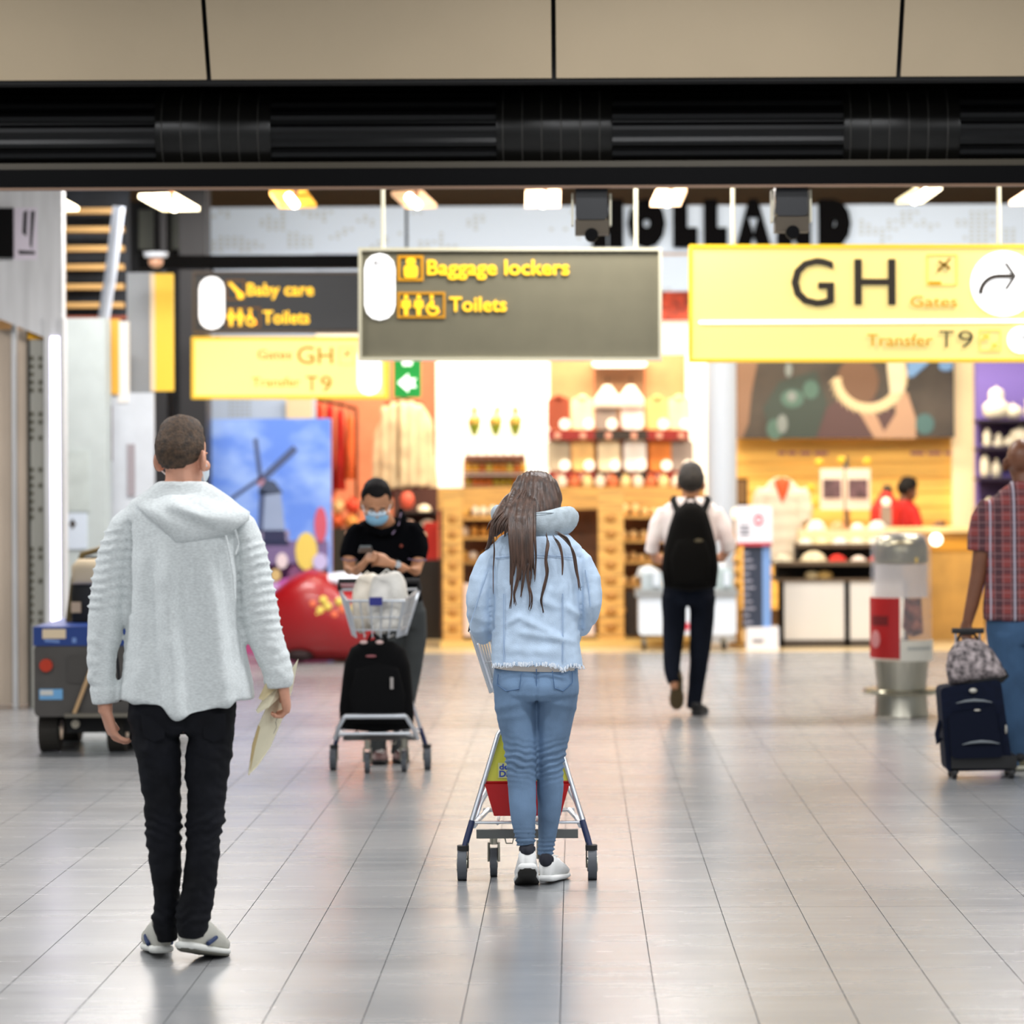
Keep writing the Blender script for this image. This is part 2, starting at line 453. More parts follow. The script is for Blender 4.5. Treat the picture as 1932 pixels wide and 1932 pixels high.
lamp(316, 384, 32, 28, CREAM, 'square cream spotlight above the leaning white pole')
lamp(551, 378, 14, 32, AMBER, 'amber square spotlight above the dotted white fascia')
lamp(780, 379, 18, 26, PEACH, 'peach square spotlight above the baggage lockers sign')
lamp(1024, 377, 0, 33, PEACH, 'upright peach spotlight before the first black letter')
lamp(1262, 375, -8, 30, PEACH, 'peach square spotlight in front of the double black letters')
lamp(1736, 370, -26, 30, CREAM, 'square cream spotlight with a dangling cable above the yellow gates sign')
lamp(1950, 372, -28, 28, PEACH, 'peach square spotlight past the hanging cable, cut by the frame')

# ================================================================== white fascia with the big letters
ZW = 31.0
M_fas = pm('fascia_print_white', (186, 202, 224), .7, emit=.06, ecol=(206, 216, 228))
dots = pm('fascia_print_grey', (170, 178, 184), .7)
fas = thing('shop_fascia', 'long white fascia with grey dot print and big black letters above the shops', 'sign', P(1160, 560, ZW))
part('board', rect(rect(MB(), 388, 384, 2100, 480, ZW, .12), 590, 478, 2100, 552, ZW, .12), M_fas, fas, smooth=False)
dm = MB()
for cxp in range(400, 1960, 13):
    for cyp in range(398, 548, 8):
        if noise.noise(Vector((cxp*.016, cyp*.03, 3.1))) + .35*noise.noise(Vector((cxp*.09, cyp*.07, 1.))) < .16: continue
        if cyp > 472 and cxp < 1245: continue
        if 1105 < cxp < 1615 and 385 < cyp < 462: continue
        poly(dm, [(cxp, cyp), (cxp+7, cyp), (cxp+7, cyp+5), (cxp, cyp+5)], ZW-.004, .004)
d = part('dot_print', dm, dots, fas, smooth=False); d['kind'] = 'stuff'
for ch, a, b in (('H', 1118, 1176), ('O', 1184, 1256), ('L', 1270, 1316), ('L', 1328, 1372), ('A', 1388, 1456), ('N', 1466, 1530), ('D', 1544, 1606)):
    lettering(ch, a, b, 452, 389, ZW-.05, pm('letter_black', (8, 8, 10), .9, spec=.05), fas, bold=.055, name='letter')
# white dotted wall over the windmill poster
pw = struct('wall_dotted', rect(MB(), 388, 478, 592, 1236, 30.6, .2), M_fas, 'white printed wall above and behind the windmill poster')
dm = MB()
for cxp in range(432, 470, 9):
    for cyp in range(755, 785, 7):
        poly(dm, [(cxp, cyp), (cxp+5, cyp), (cxp+5, cyp+4), (cxp, cyp+4)], 30.596, .004)
part('dot_print', dm, dots, pw, smooth=False)
struct('trim_1', rect(MB(), 540, 752, 588, 792, 30.5, .06), pm('cream_trim', (238, 214, 170), .6), 'cream strip beside the red flags above the poster')

# ================================================================== hanging signs
M_sframe = pm('sign_frame_cream', (226, 222, 196), .4)
M_olive = pm('sign_olive', (126, 122, 102), .45, var=.02)
M_yel_t = pm('sign_yellow_letter', (255, 204, 40), .5, emit=1.1, ecol=(250, 190, 40))
M_yel_o = pm('sign_yellow_outline', (214, 150, 20), .5, emit=.35, ecol=(214, 150, 20))
M_wglow = pm('sign_white_lit', (255, 255, 255), .5, emit=1.3)
M_ygl = pm('sign_yellow_lit', (236, 206, 116), .5, emit=.62, ecol=(250, 230, 156))
M_yedge = pm('sign_yellow_edge', (238, 190, 40), .5, emit=.5, ecol=(240, 196, 50))
M_dark = pm('sign_black_print', (52, 44, 34), .6)
M_ybr = pm('sign_gold_print', (206, 160, 8), .7, spec=.1, emit=.2, ecol=(216, 168, 0))
def person_icon(mb, px, y0, y1, w, z, d=.004):
    hh = (y1-y0); r = hh*.11
    poly(mb, [(px+r*math.cos(t), y0+r+r*math.sin(t)) for t in [k*math.pi/5 for k in range(10)]], z, d)
    poly(mb, [(px-w*.42, y0+hh*.26), (px+w*.42, y0+hh*.26), (px+w*.5, y0+hh*.62), (px+w*.22, y0+hh*.64), (px+w*.2, y1), (px-w*.2, y1), (px-w*.22, y0+hh*.64), (px-w*.5, y0+hh*.62)], z, d)
def wheel_icon(mb, px, y0, y1, w, z, d=.004):
    hh = y1-y0; r = hh*.1
    poly(mb, [(px-w*.1+r*math.cos(t), y0+r+r*math.sin(t)) for t in [k*math.pi/5 for k in range(10)]], z, d)
    poly(mb, [(px-w*.22, y0+hh*.24), (px+w*.02, y0+hh*.24), (px+w*.05, y0+hh*.55), (px+w*.35, y0+hh*.56), (px+w*.5, y0+hh*.85), (px+w*.34, y0+hh*.9), (px+w*.22, y0+hh*.68), (px-w*.2, y0+hh*.68)], z, d)
    cxp, cyp, ro_, ri = px-w*.02, y0+hh*.68, hh*.33, hh*.22
    pts = [math.radians(a) for a in range(20, 300, 20)]
    o_ = [(cxp+ro_*math.cos(t), cyp+ro_*math.sin(t)) for t in pts]; i_ = [(cxp+ri*math.cos(t), cyp+ri*math.sin(t)) for t in pts]
    for k in range(len(pts)-1): poly(mb, [o_[k], o_[k+1], i_[k+1], i_[k]], z, d)
def arrow_curve(mb, px, py, R_, w, z, mirror=False, d=.004):
    sg = -1 if mirror else 1
    pts = [math.radians(a) for a in range(180, 271, 15)]
    o_ = [(px+sg*(R_+w)*math.cos(t), py+(R_+w)*math.sin(t)) for t in pts]; i_ = [(px+sg*(R_-w)*math.cos(t), py+(R_-w)*math.sin(t)) for t in pts]
    for k in range(len(pts)-1): poly(mb, [o_[k], o_[k+1], i_[k+1], i_[k]], z, d)
    t = py-R_
    poly(mb, [(px-sg*1, t-w), (px+sg*R_*.75, t-w), (px+sg*R_*.75, t+w), (px-sg*1, t+w)], z, d)
    for s in (-1, 1):
        poly(mb, [(px+sg*R_*1.0, t), (px+sg*R_*.78, t), (px+sg*R_*.28, t+s*R_*.75), (px+sg*R_*.5, t+s*R_*.75)], z, d)
def frame_lines(mb, x0, y0, x1, y1, w, z, d=.004):
    poly(mb, [(x0, y0), (x1, y0), (x1, y0+w), (x0, y0+w)], z, d); poly(mb, [(x0, y1-w), (x1, y1-w), (x1, y1), (x0, y1)], z, d)
    poly(mb, [(x0, y0+w), (x0+w, y0+w), (x0+w, y1-w), (x0, y1-w)], z, d); poly(mb, [(x1-w, y0+w), (x1, y0+w), (x1, y1-w), (x1-w, y1-w)], z, d)
    return mb

ZS = 20.0
s1 = thing('wayfinding_sign', 'olive grey hanging sign with yellow words Baggage lockers and Toilets', 'sign', P(960, 678, ZS), 'hanging wayfinding signs')
part('panel', rect(MB(), 682, 473, 1243, 675, ZS, .14), M_olive, s1, smooth=False)
part('frame', frame_lines(MB(), 676, 467, 1249, 680, 6, ZS-.012, .165), M_sframe, s1, smooth=False)
zt_ = ZS-.006
ap = part('arrow_plate', rrect(MB(), 688, 478, 745, 604, zt_, .006, .095), M_wglow, s1, 'white rounded arrow plate')
m = MB(); arrow_curve(m, 716, 508, 12, 1.4, zt_-.005, mirror=True); part('arrow', m, M_dark, ap, smooth=False)
g = part('luggage_pictogram', frame_lines(MB(), 750, 482, 799, 530, 5, zt_), M_yel_o, s1, smooth=False)
m = MB(); rrect(m, 762, 500, 788, 524, zt_-.003, .004, .02); rrect(m, 766, 487, 784, 499, zt_-.003, .004, .015); part('suitcase_shape', m, M_yel_t, g)
g = part('toilet_pictogram', frame_lines(MB(), 750, 551, 840, 600, 4, zt_), M_yel_o, s1, smooth=False)
m = MB(); person_icon(m, 766, 556, 595, 19, zt_-.003); person_icon(m, 790, 556, 595, 19, zt_-.003); wheel_icon(m, 817, 556, 595, 26, zt_-.003); part('figures', m, M_yel_t, g, smooth=False)
lettering('Baggage lockers', 806, 1074, 518, 490, zt_, M_yel_t, s1, bold=.0016)
lettering('Toilets', 848, 956, 587, 560, zt_, M_yel_t, s1, bold=.0016)
for px in (723, 1200):
    a = P(px, 468, ZS+.07); part('suspension_rod', MB().cyl(a, (a.x, a.y, 4.76), .012, n=8), M_sframe, s1)

s2 = thing('wayfinding_sign', 'large lit yellow hanging sign with black letters G H and Transfer T9', 'sign', P(1720, 682, ZS), 'hanging wayfinding signs')
part('panel', rect(MB(), 1305, 466, 2158, 679, ZS, .2), M_ygl, s2, smooth=False)
part('frame', frame_lines(MB(), 1301, 461, 2162, 682, 5, ZS-.01, .22), M_yedge, s2, smooth=False)
lettering('G', 1493, 1574, 577, 486, zt_, M_dark, s2, bold=.0015)
lettering('H', 1612, 1690, 575, 487, zt_, M_dark, s2, bold=.0015)
lettering('Gates', 1718, 1806, 579, 558, zt_, M_ybr, s2, bold=.0)
lettering('Transfer', 1636, 1760, 653, 630, zt_, M_ybr, s2, bold=.0)
lettering('T', 1772, 1800, 656, 623, zt_, M_dark, s2, bold=-.001)
lettering('9', 1808, 1836, 656, 623, zt_, M_dark, s2, bold=-.001)
part('divider_line', rrect(MB(), 1318, 601, 2145, 611, zt_, .006, .015), M_wglow, s2)
ap = part('arrow_plate', MB().prism([(P(1893, 535, ZS).x+.205*math.cos(t), P(1893, 535, ZS).z+.205*math.sin(t)) for t in [k*math.pi/20 for k in range(40)]], zt_, ZS), M_wglow, s2, 'white round arrow plate')
m = MB(); arrow_curve(m, 1884, 555, 34, 4.5, zt_-.005); part('arrow', m, M_dark, ap, smooth=False)
ap = part('arrow_plate', MB().prism([(P(1926, 641, ZS).x+.085*math.cos(t), P(1926, 641, ZS).z+.085*math.sin(t)) for t in [k*math.pi/16 for k in range(32)]], zt_, ZS), M_wglow, s2, 'small white round arrow plate')
m = MB(); arrow_curve(m, 1924, 648, 12, 1.5, zt_-.005); part('arrow', m, pm('grey_arrow', (150, 150, 150), .6), ap, smooth=False)
def plane_icon(mb, px, py, k, z):
    poly(mb, [(px-k, py+k*.7), (px+k*.8, py-k*1.0), (px+k, py-k*.8), (px-k*.7, py+k)], z, .004)
    poly(mb, [(px-k*.9, py-k*.55), (px-k*.5, py-k*.65), (px+k*.25, py-k*.05), (px-k*.05, py+k*.25)], z, .004)
    poly(mb, [(px+k*.9, py+k*.35), (px+k*.7, py+k*.75), (px+k*.05, py+k*.15), (px+k*.3, py-k*.15)], z, .004)
g = part('departure_pictogram', frame_lines(MB(), 1749, 480, 1806, 538, 1.6, zt_), M_yedge, s2, smooth=False)
m = MB(); plane_icon(m, 1781, 500, 14, zt_-.003); part('plane_shape', m, pm('olive_print', (150, 112, 20), .6), g, smooth=False)
m = MB(); poly(m, [(1752, 531), (1776, 531), (1776, 536), (1752, 536)], zt_-.003, .004); part('ground_bar', m, M_ybr, g, smooth=False)
g = part('transfer_pictogram', frame_lines(MB(), 1848, 622, 1888, 662, 1.2, zt_), M_yedge, s2, smooth=False)
m = MB(); plane_icon(m, 1860, 635, 8, zt_-.003); plane_icon(m, 1876, 652, 7, zt_-.003); part('plane_shape', m, M_yedge, g, smooth=False)
for px in (1383, 1885):
    a = P(px, 462, ZS+.07); part('suspension_rod', MB().cyl(a, (a.x, a.y, 4.76), .012, n=8), M_sframe, s2)

ZB = 26.0
zb_ = ZB-.006
s3 = thing('wayfinding_sign', 'charcoal hanging sign with yellow words Baby care and Toilets', 'sign', P(545, 628, ZB), 'hanging wayfinding signs')
part('panel', rect(MB(), 368, 517, 728, 623, ZB, .14), pm('sign_charcoal', (52, 54, 57), .5), s3, smooth=False)
part('frame', frame_lines(MB(), 363, 512, 733, 628, 5, ZB-.01, .16), pm('bronze_frame', (88, 76, 66), .5), s3, smooth=False)
ap = part('arrow_plate', rrect(MB(), 376, 522, 423, 621, zb_, .006, .1), M_wglow, s3, 'white rounded arrow plate')
m = MB(); arrow_curve(m, 397, 548, 9, 1.2, zb_-.005, mirror=True); part('arrow', m, M_dark, ap, smooth=False)
m = frame_lines(MB(), 426, 528, 462, 566, 3, zb_); g = part('baby_pictogram', m, pm('brown_outline', (120, 78, 16), .5, emit=.2), s3, smooth=False)
m = MB(); poly(m, [(430, 534), (436, 532), (456, 552), (450, 558)], zb_-.003, .004); m.prism([(P(454, 558, ZB).x+.03*math.cos(t), P(454, 558, ZB).z+.03*math.sin(t)) for t in [k*math.pi/6 for k in range(12)]], zb_-.003, zb_); part('baby_shape', m, M_yel_t, g, smooth=False)
m = frame_lines(MB(), 426, 580, 492, 618, 3, zb_); g = part('toilet_pictogram', m, MATS['brown_outline'], s3, smooth=False)
m = MB(); person_icon(m, 436, 582, 615, 15, zb_-.003); person_icon(m, 453, 582, 615, 15, zb_-.003); wheel_icon(m, 474, 582, 615, 20, zb_-.003); part('figures', m, M_yel_t, g, smooth=False)
lettering('Baby care', 466, 592, 557, 534, zb_, M_yel_t, s3, bold=.002)
lettering('Toilets', 496, 584, 610, 586, zb_, M_yel_t, s3, bold=.002)
s4 = thing('wayfinding_sign', 'lit yellow hanging sign with gold letters Gates G H under the charcoal sign', 'sign', P(545, 752, ZB), 'hanging wayfinding signs')
part('panel', rect(MB(), 366, 640, 726, 748, ZB, .16), M_ygl, s4, smooth=False)
part('frame', frame_lines(MB(), 361, 635, 731, 752, 6, ZB-.01, .18), M_yedge, s4, smooth=False)
M_gold2 = pm('sign_gold_dark', (180, 136, 4), .7, spec=.1, emit=.12, ecol=(190, 140, 0))
lettering('Gates', 486, 550, 677, 660, zb_, M_gold2, s4, bold=.0)
lettering('G', 561, 593, 686, 653, zb_, M_gold2, s4, bold=.0)
lettering('H', 600, 628, 686, 655, zb_, M_gold2, s4, bold=.0)
lettering('Transfer', 476, 566, 729, 712, zb_, M_ybr, s4, bold=.0)
lettering('T', 578, 599, 738, 709, zb_, M_gold2, s4, bold=.0)
lettering('9', 605, 626, 738, 709, zb_, M_gold2, s4, bold=.0)
g = part('departure_pictogram', frame_lines(MB(), 640, 655, 668, 688, 1, zb_), M_yedge, s4, smooth=False)
m = MB(); plane_icon(m, 655, 667, 6, zb_-.003); part('plane_shape', m, M_gold2, g, smooth=False)
part('arrow_plate', rrect(MB(), 675, 650, 718, 745, zb_, .006, .09), M_wglow, s4, 'white rounded arrow plate')
for s_, (a_, b_) in ((s3, (400, 690)), (s4, (410, 680))):
    for px in (a_, b_):
        a = P(px, 512 if s_ is s3 else 640, ZB+.1+(.04 if s_ is s4 else 0)); part('suspension_rod', MB().cyl(a, (a.x, a.y, P(px, 500, ZB).z if s_ is s3 else a.z+.028), .012, n=8), M_black, s_)
s5 = thing('exit_sign', 'small green emergency exit sign with a white arrow', 'sign', P(768, 752, 26.6))
part('panel', rrect(MB(), 743, 660, 794, 750, 26.6, .06, .015), pm('exit_green', (24, 150, 66), .4, emit=.5, ecol=(20, 160, 66)), s5)
m = MB(); poly(m, [(750, 722), (770, 705), (772, 714), (786, 714), (780, 722), (786, 731), (772, 731), (770, 740)], 26.59, .008); part('arrow', m, M_wglow, s5, smooth=False)
m = MB(); poly(m, [(756, 672), (782, 672), (776, 690), (760, 690)], 26.59, .008); part('running_shape', m, M_wglow, s5, smooth=False)
a = P(768, 660, 26.65); part('suspension_rod', MB().cyl(a, (a.x, a.y, 4.76), .012, n=8), M_black, s5)

# ================================================================== left side of the hall
def wall_px(name, x0, y0, x1, y1, z, depth, mat, label):
    return struct(name, rect(MB(), x0, y0, x1, y1, z, depth), mat, label, smooth=False)
M_conc = pm('portal_stone', (205, 207, 210), .6, var=.07, vscale=3, stretch=(3, 1, .35))
zl = 22.5
por = thing('entrance_portal', 'pale stone clad entrance portal with a perforated door post and glass door', 'portal', (P(0, 1340, zl).x, zl, 0))
a, b = P(-260, 600, zl), P(117, 395, zl)
part('header', MB().prism([(a.x, P(0, 580, zl).z), (P(0, 600, zl).x, P(0, 602, zl).z), (P(92, 634, zl).x, P(92, 640, zl).z), (b.x, P(117, 640, zl).z), (b.x, 4.74), (a.x, 4.74)], zl, zl+.14), M_conc, por, smooth=False)
part('screen', rect(MB(), -120, 392, 24, 486, zl-.05, .05), M_black, por, 'dark display panel', smooth=False)
m = MB()
for q in ([(44, 400), (52, 396), (50, 446), (42, 440)], [(58, 398), (66, 398), (60, 470), (56, 462)], [(34, 472), (66, 474), (66, 480), (36, 480)]): poly(m, q, zl-.006, .006)
part('banner', rect(MB(), 25, 392, 70, 490, zl-.004, .004), pm('banner_lilac', (216, 208, 222), .7), por, smooth=False)
part('banner_print', m, pm('banner_black', (40, 40, 44), .7), por, smooth=False)
part('glass_door', MB().box((P(-120, 0, zl).x, zl+.16, 0.02), (P(46, 0, zl).x, zl+.2, P(0, 620, zl).z)), pm('door_glass_beige', (206, 190, 172), .12, var=.12, vscale=1.2, stretch=(1.5, 1, .4)), por, smooth=False)
part('door_stile', MB().box((P(14, 0, zl).x, zl+.1, 0), (P(22, 0, zl).x, zl+.16, P(0, 612, zl).z)), M_conc, por, smooth=False)
part('door_edge', MB().box((P(44, 0, zl).x, zl+.08, 0), (P(51, 0, zl).x, zl+.22, P(0, 622, zl).z)), pm('door_edge_dark', (44, 44, 40), .5), por, smooth=False)
pp = part('perforated_post', MB().box((P(51, 0, zl).x, zl+.06, 0), (P(81, 0, zl).x, zl+.2, P(0, 640, zl).z)), pm('post_grey', (166, 166, 158), .5), por, smooth=False)
M_hole = pm('hole_dark', (86, 84, 70), .8)
m = MB()
for px in (60, 76):
    for py in range(676, 1180, 15):
        if 742 < py < 780 or 830 < py < 885 or (px == 76 and noise.noise(Vector((py*.07, 2.2, 0))) > .1) or 990 < py < 1030: continue
        rrect(m, px-3.5, py-4, px+3.5, py+4, zl+.052, .01, .01)
ho = part('hole', m, M_hole, pp); ho['kind'] = 'stuff'
part('yellow_strip', rect(MB(), 52, 624, 81, 640, zl+.05, .02), pm('strip_yellow', (232, 170, 20), .5), pp, smooth=False)
part('white_frame', MB().box((P(81, 0, zl).x, zl-.02, 0), (P(92, 0, zl).x, zl+.14, P(0, 600, zl).z)), M_conc, por, smooth=False)
led = part('light_strip', MB().box((P(93, 0, zl).x, zl-.01, .05), (P(110, 0, zl).x, zl+.1, P(0, 636, zl).z)), pm('led_violet', (244, 238, 255), .5, emit=3.2, ecol=(236, 226, 255)), por, smooth=False)
part('outer_frame', MB().box((P(110, 0, zl).x, zl-.02, 0), (P(118, 0, zl).x, zl+.14, P(0, 600, zl).z)), M_conc, por, smooth=False)

zk = 24.6
kw = wall_px('wall_partition', 112, 600, 198, 1300, zk, .3, pm('partition_pale', (186, 196, 196), .6, var=.02), 'pale green grey partition wall beside the portal')
part('plinth', MB().box((P(108, 0, zk).x, zk, 0), (P(198, 0, zk).x, zk+.3, P(0, 1290, zk).z)), MATS['partition_pale'], kw, smooth=False)
nt_ = single('wall_notice', rect(MB(), 118, 968, 164, 1036, zk-.012, .012), pm('paper_blue', (206, 218, 232), .7), 'pale paper notice with a dark emblem on the partition wall', 'notice', smooth=False)
m = MB(); poly(m, [(130, 990), (137, 978), (144, 990), (140, 992), (139, 997), (135, 997), (134, 992)], zk-.016, .004); part('emblem', m, M_dark, nt_, smooth=False)
single('wall_notice', rect(MB(), 126, 850, 168, 965, zk-.01, .01), pm('poster_pale', (184, 194, 192), .7, var=.05, vscale=6), 'pale poster above the notice with the emblem', 'notice', smooth=False)
# slatted stair underside
zq = 27.5
st = thing('slatted_screen', 'wooden slats across a dark stair opening above the partition wall', 'screen', P(168, 602, zq))
part('backing', MB().box((P(112, 0, zq).x, zq+.3, P(0, 602, zq+.3).z), (P(232, 0, zq).x, zq+.4, 4.76)), pm('stair_dark', (26, 30, 36), .8, var=.4, vscale=3), st, smooth=False)
for py in (397, 432, 468, 503, 540, 575):
    part('slat', rect(MB(), 112, py-5, 232, py+6, zq, .12), pm('slat_wood', (178, 140, 84), .5), st, smooth=False)
part('red_rail', rect(MB(), 112, 596, 240, 602, zq, .1), pm('rail_red', (140, 70, 50), .6), st, smooth=False)
a, b = P(224, 390, 26.4), P(196, 600, 26.4)
struct('beam_pole', MB().tube([a, P(206, 540, 26.4), P(204, 545, 26.4), b], .05, 10), pm('pole_white', (200, 210, 226), .4), 'leaning white steel pole before the slatted opening')
# dark zone with column, grey panel, small signs
zr = 28.6
wall_px('wall_dark', 228, 380, 372, 1226, zr+.6, .2, pm('dark_wall', (40, 42, 46), .7), 'dark wall behind the grey panels and black column')
wall_px('wall_panel', 262, 395, 388, 470, zr+.4, .1, pm('panel_grey_green', (112, 116, 108), .6), 'grey green panel set in the dark wall')
struct('column_black', MB().box((P(336, 0, zr).x, zr, 0), (P(386, 0, zr).x, zr+.4, 4.74)).box((P(290, 0, zr).x, zr, 0), (P(312, 0, zr).x, zr+.4, 4.74)), pm('column_black', (34, 34, 38), .5), 'black square column beside the windmill poster', smooth=False)
struct('trim_2', rect(MB(), 262, 480, 740, 506, 26.0, .2), M_black, 'black truss bar crossing in front of the white dotted wall', smooth=False)
zg = 25.4
g1 = thing('flag_sign', 'narrow yellow flag sign with a grey back panel beside the black column', 'sign', P(285, 740, zg))
part('back_panel', rect(MB(), 240, 514, 289, 740, zg+.05, .05), pm('flag_grey', (156, 162, 168), .5), g1, smooth=False)
part('yellow_face', rect(MB(), 287, 516, 326, 738, zg, .06), pm('flag_yellow', (236, 190, 56), .5, emit=.25), g1, smooth=False)
part('edge_strip', rect(MB(), 284, 516, 292, 738, zg-.01, .05), pm('flag_edge', (240, 214, 176), .5), g1, smooth=False)
a = P(300, 514, zg+.05); part('suspension_rod', MB().cyl(a, (a.x, a.y, 4.76), .012, n=8), M_black, g1)
g2 = thing('dome_camera', 'small dome camera with a white mount above the yellow flag sign', 'camera', P(294, 505, zg-.6))
part('mount', MB().lathe(P(294, 488, zg-.6), [(.03, 0), (.09, .01), (.1, .05), (.03, .055)]), pm('dome_white', (206, 212, 220), .5), g2)
part('dome', MB().ell(P(294, 494, zg-.6), (.06, .06, .05)), pm('dome_peach', (206, 156, 126), .3), g2)
a = P(294, 480, zg-.6); part('stem', MB().cyl(a, (a.x, a.y, 4.76), .015, n=8), M_black, g2)
g3 = thing('panel_stand', 'tall white information panel with grey boxes and a yellow flag on top', 'panel', (P(235, 1300, 25.0).x, 25.0, 0))
part('front_board', MB().box((P(198, 0, 25.).x, 25.0, 0), (P(286, 0, 25.).x, 25.08, P(0, 742, 25.).z)), pm('board_white', (196, 202, 210), .5, var=.02), g3, smooth=False)
part('yellow_board', rect(MB(), 201, 602, 224, 744, 24.98, .1), pm('flag_yellow2', (230, 172, 60), .5), g3, smooth=False)
part('cream_board', rect(MB(), 222, 606, 242, 760, 24.99, .08), pm('board_cream', (226, 222, 216), .5), g3, smooth=False)
for q in ((200, 765, 212, 870), (240, 838, 254, 936)):
    part('grey_box', rect(MB(), *q, 24.985, .015), pm('box_grey', (150, 142, 148), .7), g3, smooth=False)
for py in range(640, 1000, 38):
    part('red_dash', rect(MB(), 195, py, 199, py+18, 24.98, .03), pm('dash_red', (150, 96, 92), .6), g3, smooth=False)

# ================================================================== souvenir shop
ZH = 33.2
def col(name, rgb, **k): return pm(name, rgb, k.pop('rough', .7), **k)
wall_px('wall_coral', 586, 560, 830, 1228, ZH+.5, .2, col('coral_wall', (232, 140, 104), var=.03), 'coral painted shop wall behind the hanging jacket')
wall_px('wall_coral_shelf', 1030, 540, 1312, 1228, ZH+.3, .2, col('coral_wall2', (236, 158, 112), var=.03), 'coral shop wall behind the shirt shelves')
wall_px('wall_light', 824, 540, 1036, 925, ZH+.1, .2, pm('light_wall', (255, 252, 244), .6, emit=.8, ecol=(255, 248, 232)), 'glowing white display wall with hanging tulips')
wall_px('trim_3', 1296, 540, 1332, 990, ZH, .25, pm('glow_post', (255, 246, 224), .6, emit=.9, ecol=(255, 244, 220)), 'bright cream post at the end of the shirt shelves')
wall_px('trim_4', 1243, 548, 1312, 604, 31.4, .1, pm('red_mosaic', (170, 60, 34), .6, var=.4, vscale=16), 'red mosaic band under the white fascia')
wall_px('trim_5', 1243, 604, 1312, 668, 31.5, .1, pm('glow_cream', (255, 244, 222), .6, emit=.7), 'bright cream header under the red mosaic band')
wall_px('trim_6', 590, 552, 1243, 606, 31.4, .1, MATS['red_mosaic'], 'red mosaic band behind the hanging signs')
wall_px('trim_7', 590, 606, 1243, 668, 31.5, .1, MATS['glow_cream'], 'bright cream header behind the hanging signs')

# windmill poster
ZP = 29.2
M_sky = bpy.data.materials.new('poster_sky'); M_sky.use_nodes = True
nt = M_sky.node_tree; b_ = nt.nodes['Principled BSDF']; b_.inputs['Roughness'].default_value = .5
tc = nt.nodes.new('ShaderNodeTexCoord'); mp = nt.nodes.new('ShaderNodeMapping'); mp.inputs['Scale'].default_value = (1, 1, 1.6); nt.links.new(tc.outputs['Object'], mp.inputs[0])
n_ = nt.nodes.new('ShaderNodeTexNoise'); n_.inputs['Scale'].default_value = 2.2; n_.inputs['Detail'].default_value = 5; nt.links.new(mp.outputs[0], n_.inputs['Vector'])
r_ = nt.nodes.new('ShaderNodeValToRGB'); r_.color_ramp.elements[0].color = (*lin((88, 124, 204)), 1); r_.color_ramp.elements[1].color = (*lin((152, 178, 222)), 1)
r_.color_ramp.elements[0].position = .42; r_.color_ramp.elements[1].position = .72
nt.links.new(n_.outputs[0], r_.inputs[0]); nt.links.new(r_.outputs[0], b_.inputs['Base Color'])
b_.inputs['Emission Strength'].default_value = .42; nt.links.new(r_.outputs[0], b_.inputs['Emission Color'])
pt = thing('windmill_poster', 'tall lit poster of a windmill and tulips under a blue sky', 'poster', (P(500, 1233, ZP).x, ZP, 0))
part('print_board', MB().box((P(384, 0, ZP).x, ZP, 0), (P(619, 0, ZP).x, ZP+.18, P(500, 790, ZP).z)), M_sky, pt, smooth=False)
def pr(name, polys, colr, emit=.14):
    m = MB()
    for q in polys: poly(m, q, ZP-.006, .006)
    part(name, m, pm('print_%d_%d_%d' % colr, colr, .6, emit=emit), pt, smooth=False)
def oval(px, py, rx, ry, n=14): return [(px+rx*math.cos(2*math.pi*k/n), py+ry*math.sin(2*math.pi*k/n)) for k in range(n)]
pr('mill_tower', [[(498, 930), (530, 930), (541, 1030), (496, 1030)], ], (142, 158, 190))
pr('mill_gallery', [[(484, 1000), (546, 1000), (546, 1012), (484, 1012)], [(488, 1030), (545, 1030), (545, 1010), (488, 1010)]], (150, 140, 170))
pr('mill_cap', [[(488, 924), (503, 904), (518, 908), (534, 930), (500, 934), (488, 932)]], (66, 78, 104))
pr('mill_sail', [[(478, 828), (486, 826), (496, 905), (488, 906)], [(494, 896), (553, 840), (562, 850), (500, 908)], [(492, 906), (438, 944), (434, 938), (486, 902)], [(490, 925), (500, 925), (496, 1005), (486, 1005)]], (70, 84, 122))
pr('mill_hub', [oval(492, 908, 8, 10)], (170, 132, 156))
pr('tulip_field', [[(386, 1020), (619, 1020), (619, 1110), (386, 1110)]], (116, 98, 142))
pr('tulip_field_bloom', [[(386, 1070), (619, 1060), (619, 1235), (386, 1235)]], (170, 70, 120))
m = MB()
tulips = [(578, 1040, 21, 36, (224, 196, 96)), (532, 1058, 11, 15, (222, 204, 210)), (556, 1085, 12, 18, (120, 70, 110)), (548, 1106, 26, 16, (188, 92, 172)), (605, 990, 12, 34, (196, 84, 104)), (520, 1085, 10, 12, (206, 176, 120)), (604, 1060, 14, 16, (190, 180, 220)), (590, 1100, 20, 16, (178, 60, 96)), (515, 1110, 14, 12, (196, 150, 206))]
for i, (px, py, rx, ry, cc) in enumerate(tulips):
    m = MB(); poly(m, oval(px, py, rx, ry), ZP-.012-.002*i, .006); part('tulip_print', m, pm('print_%d_%d_%d' % cc, cc, .6, emit=.14), pt, smooth=False)

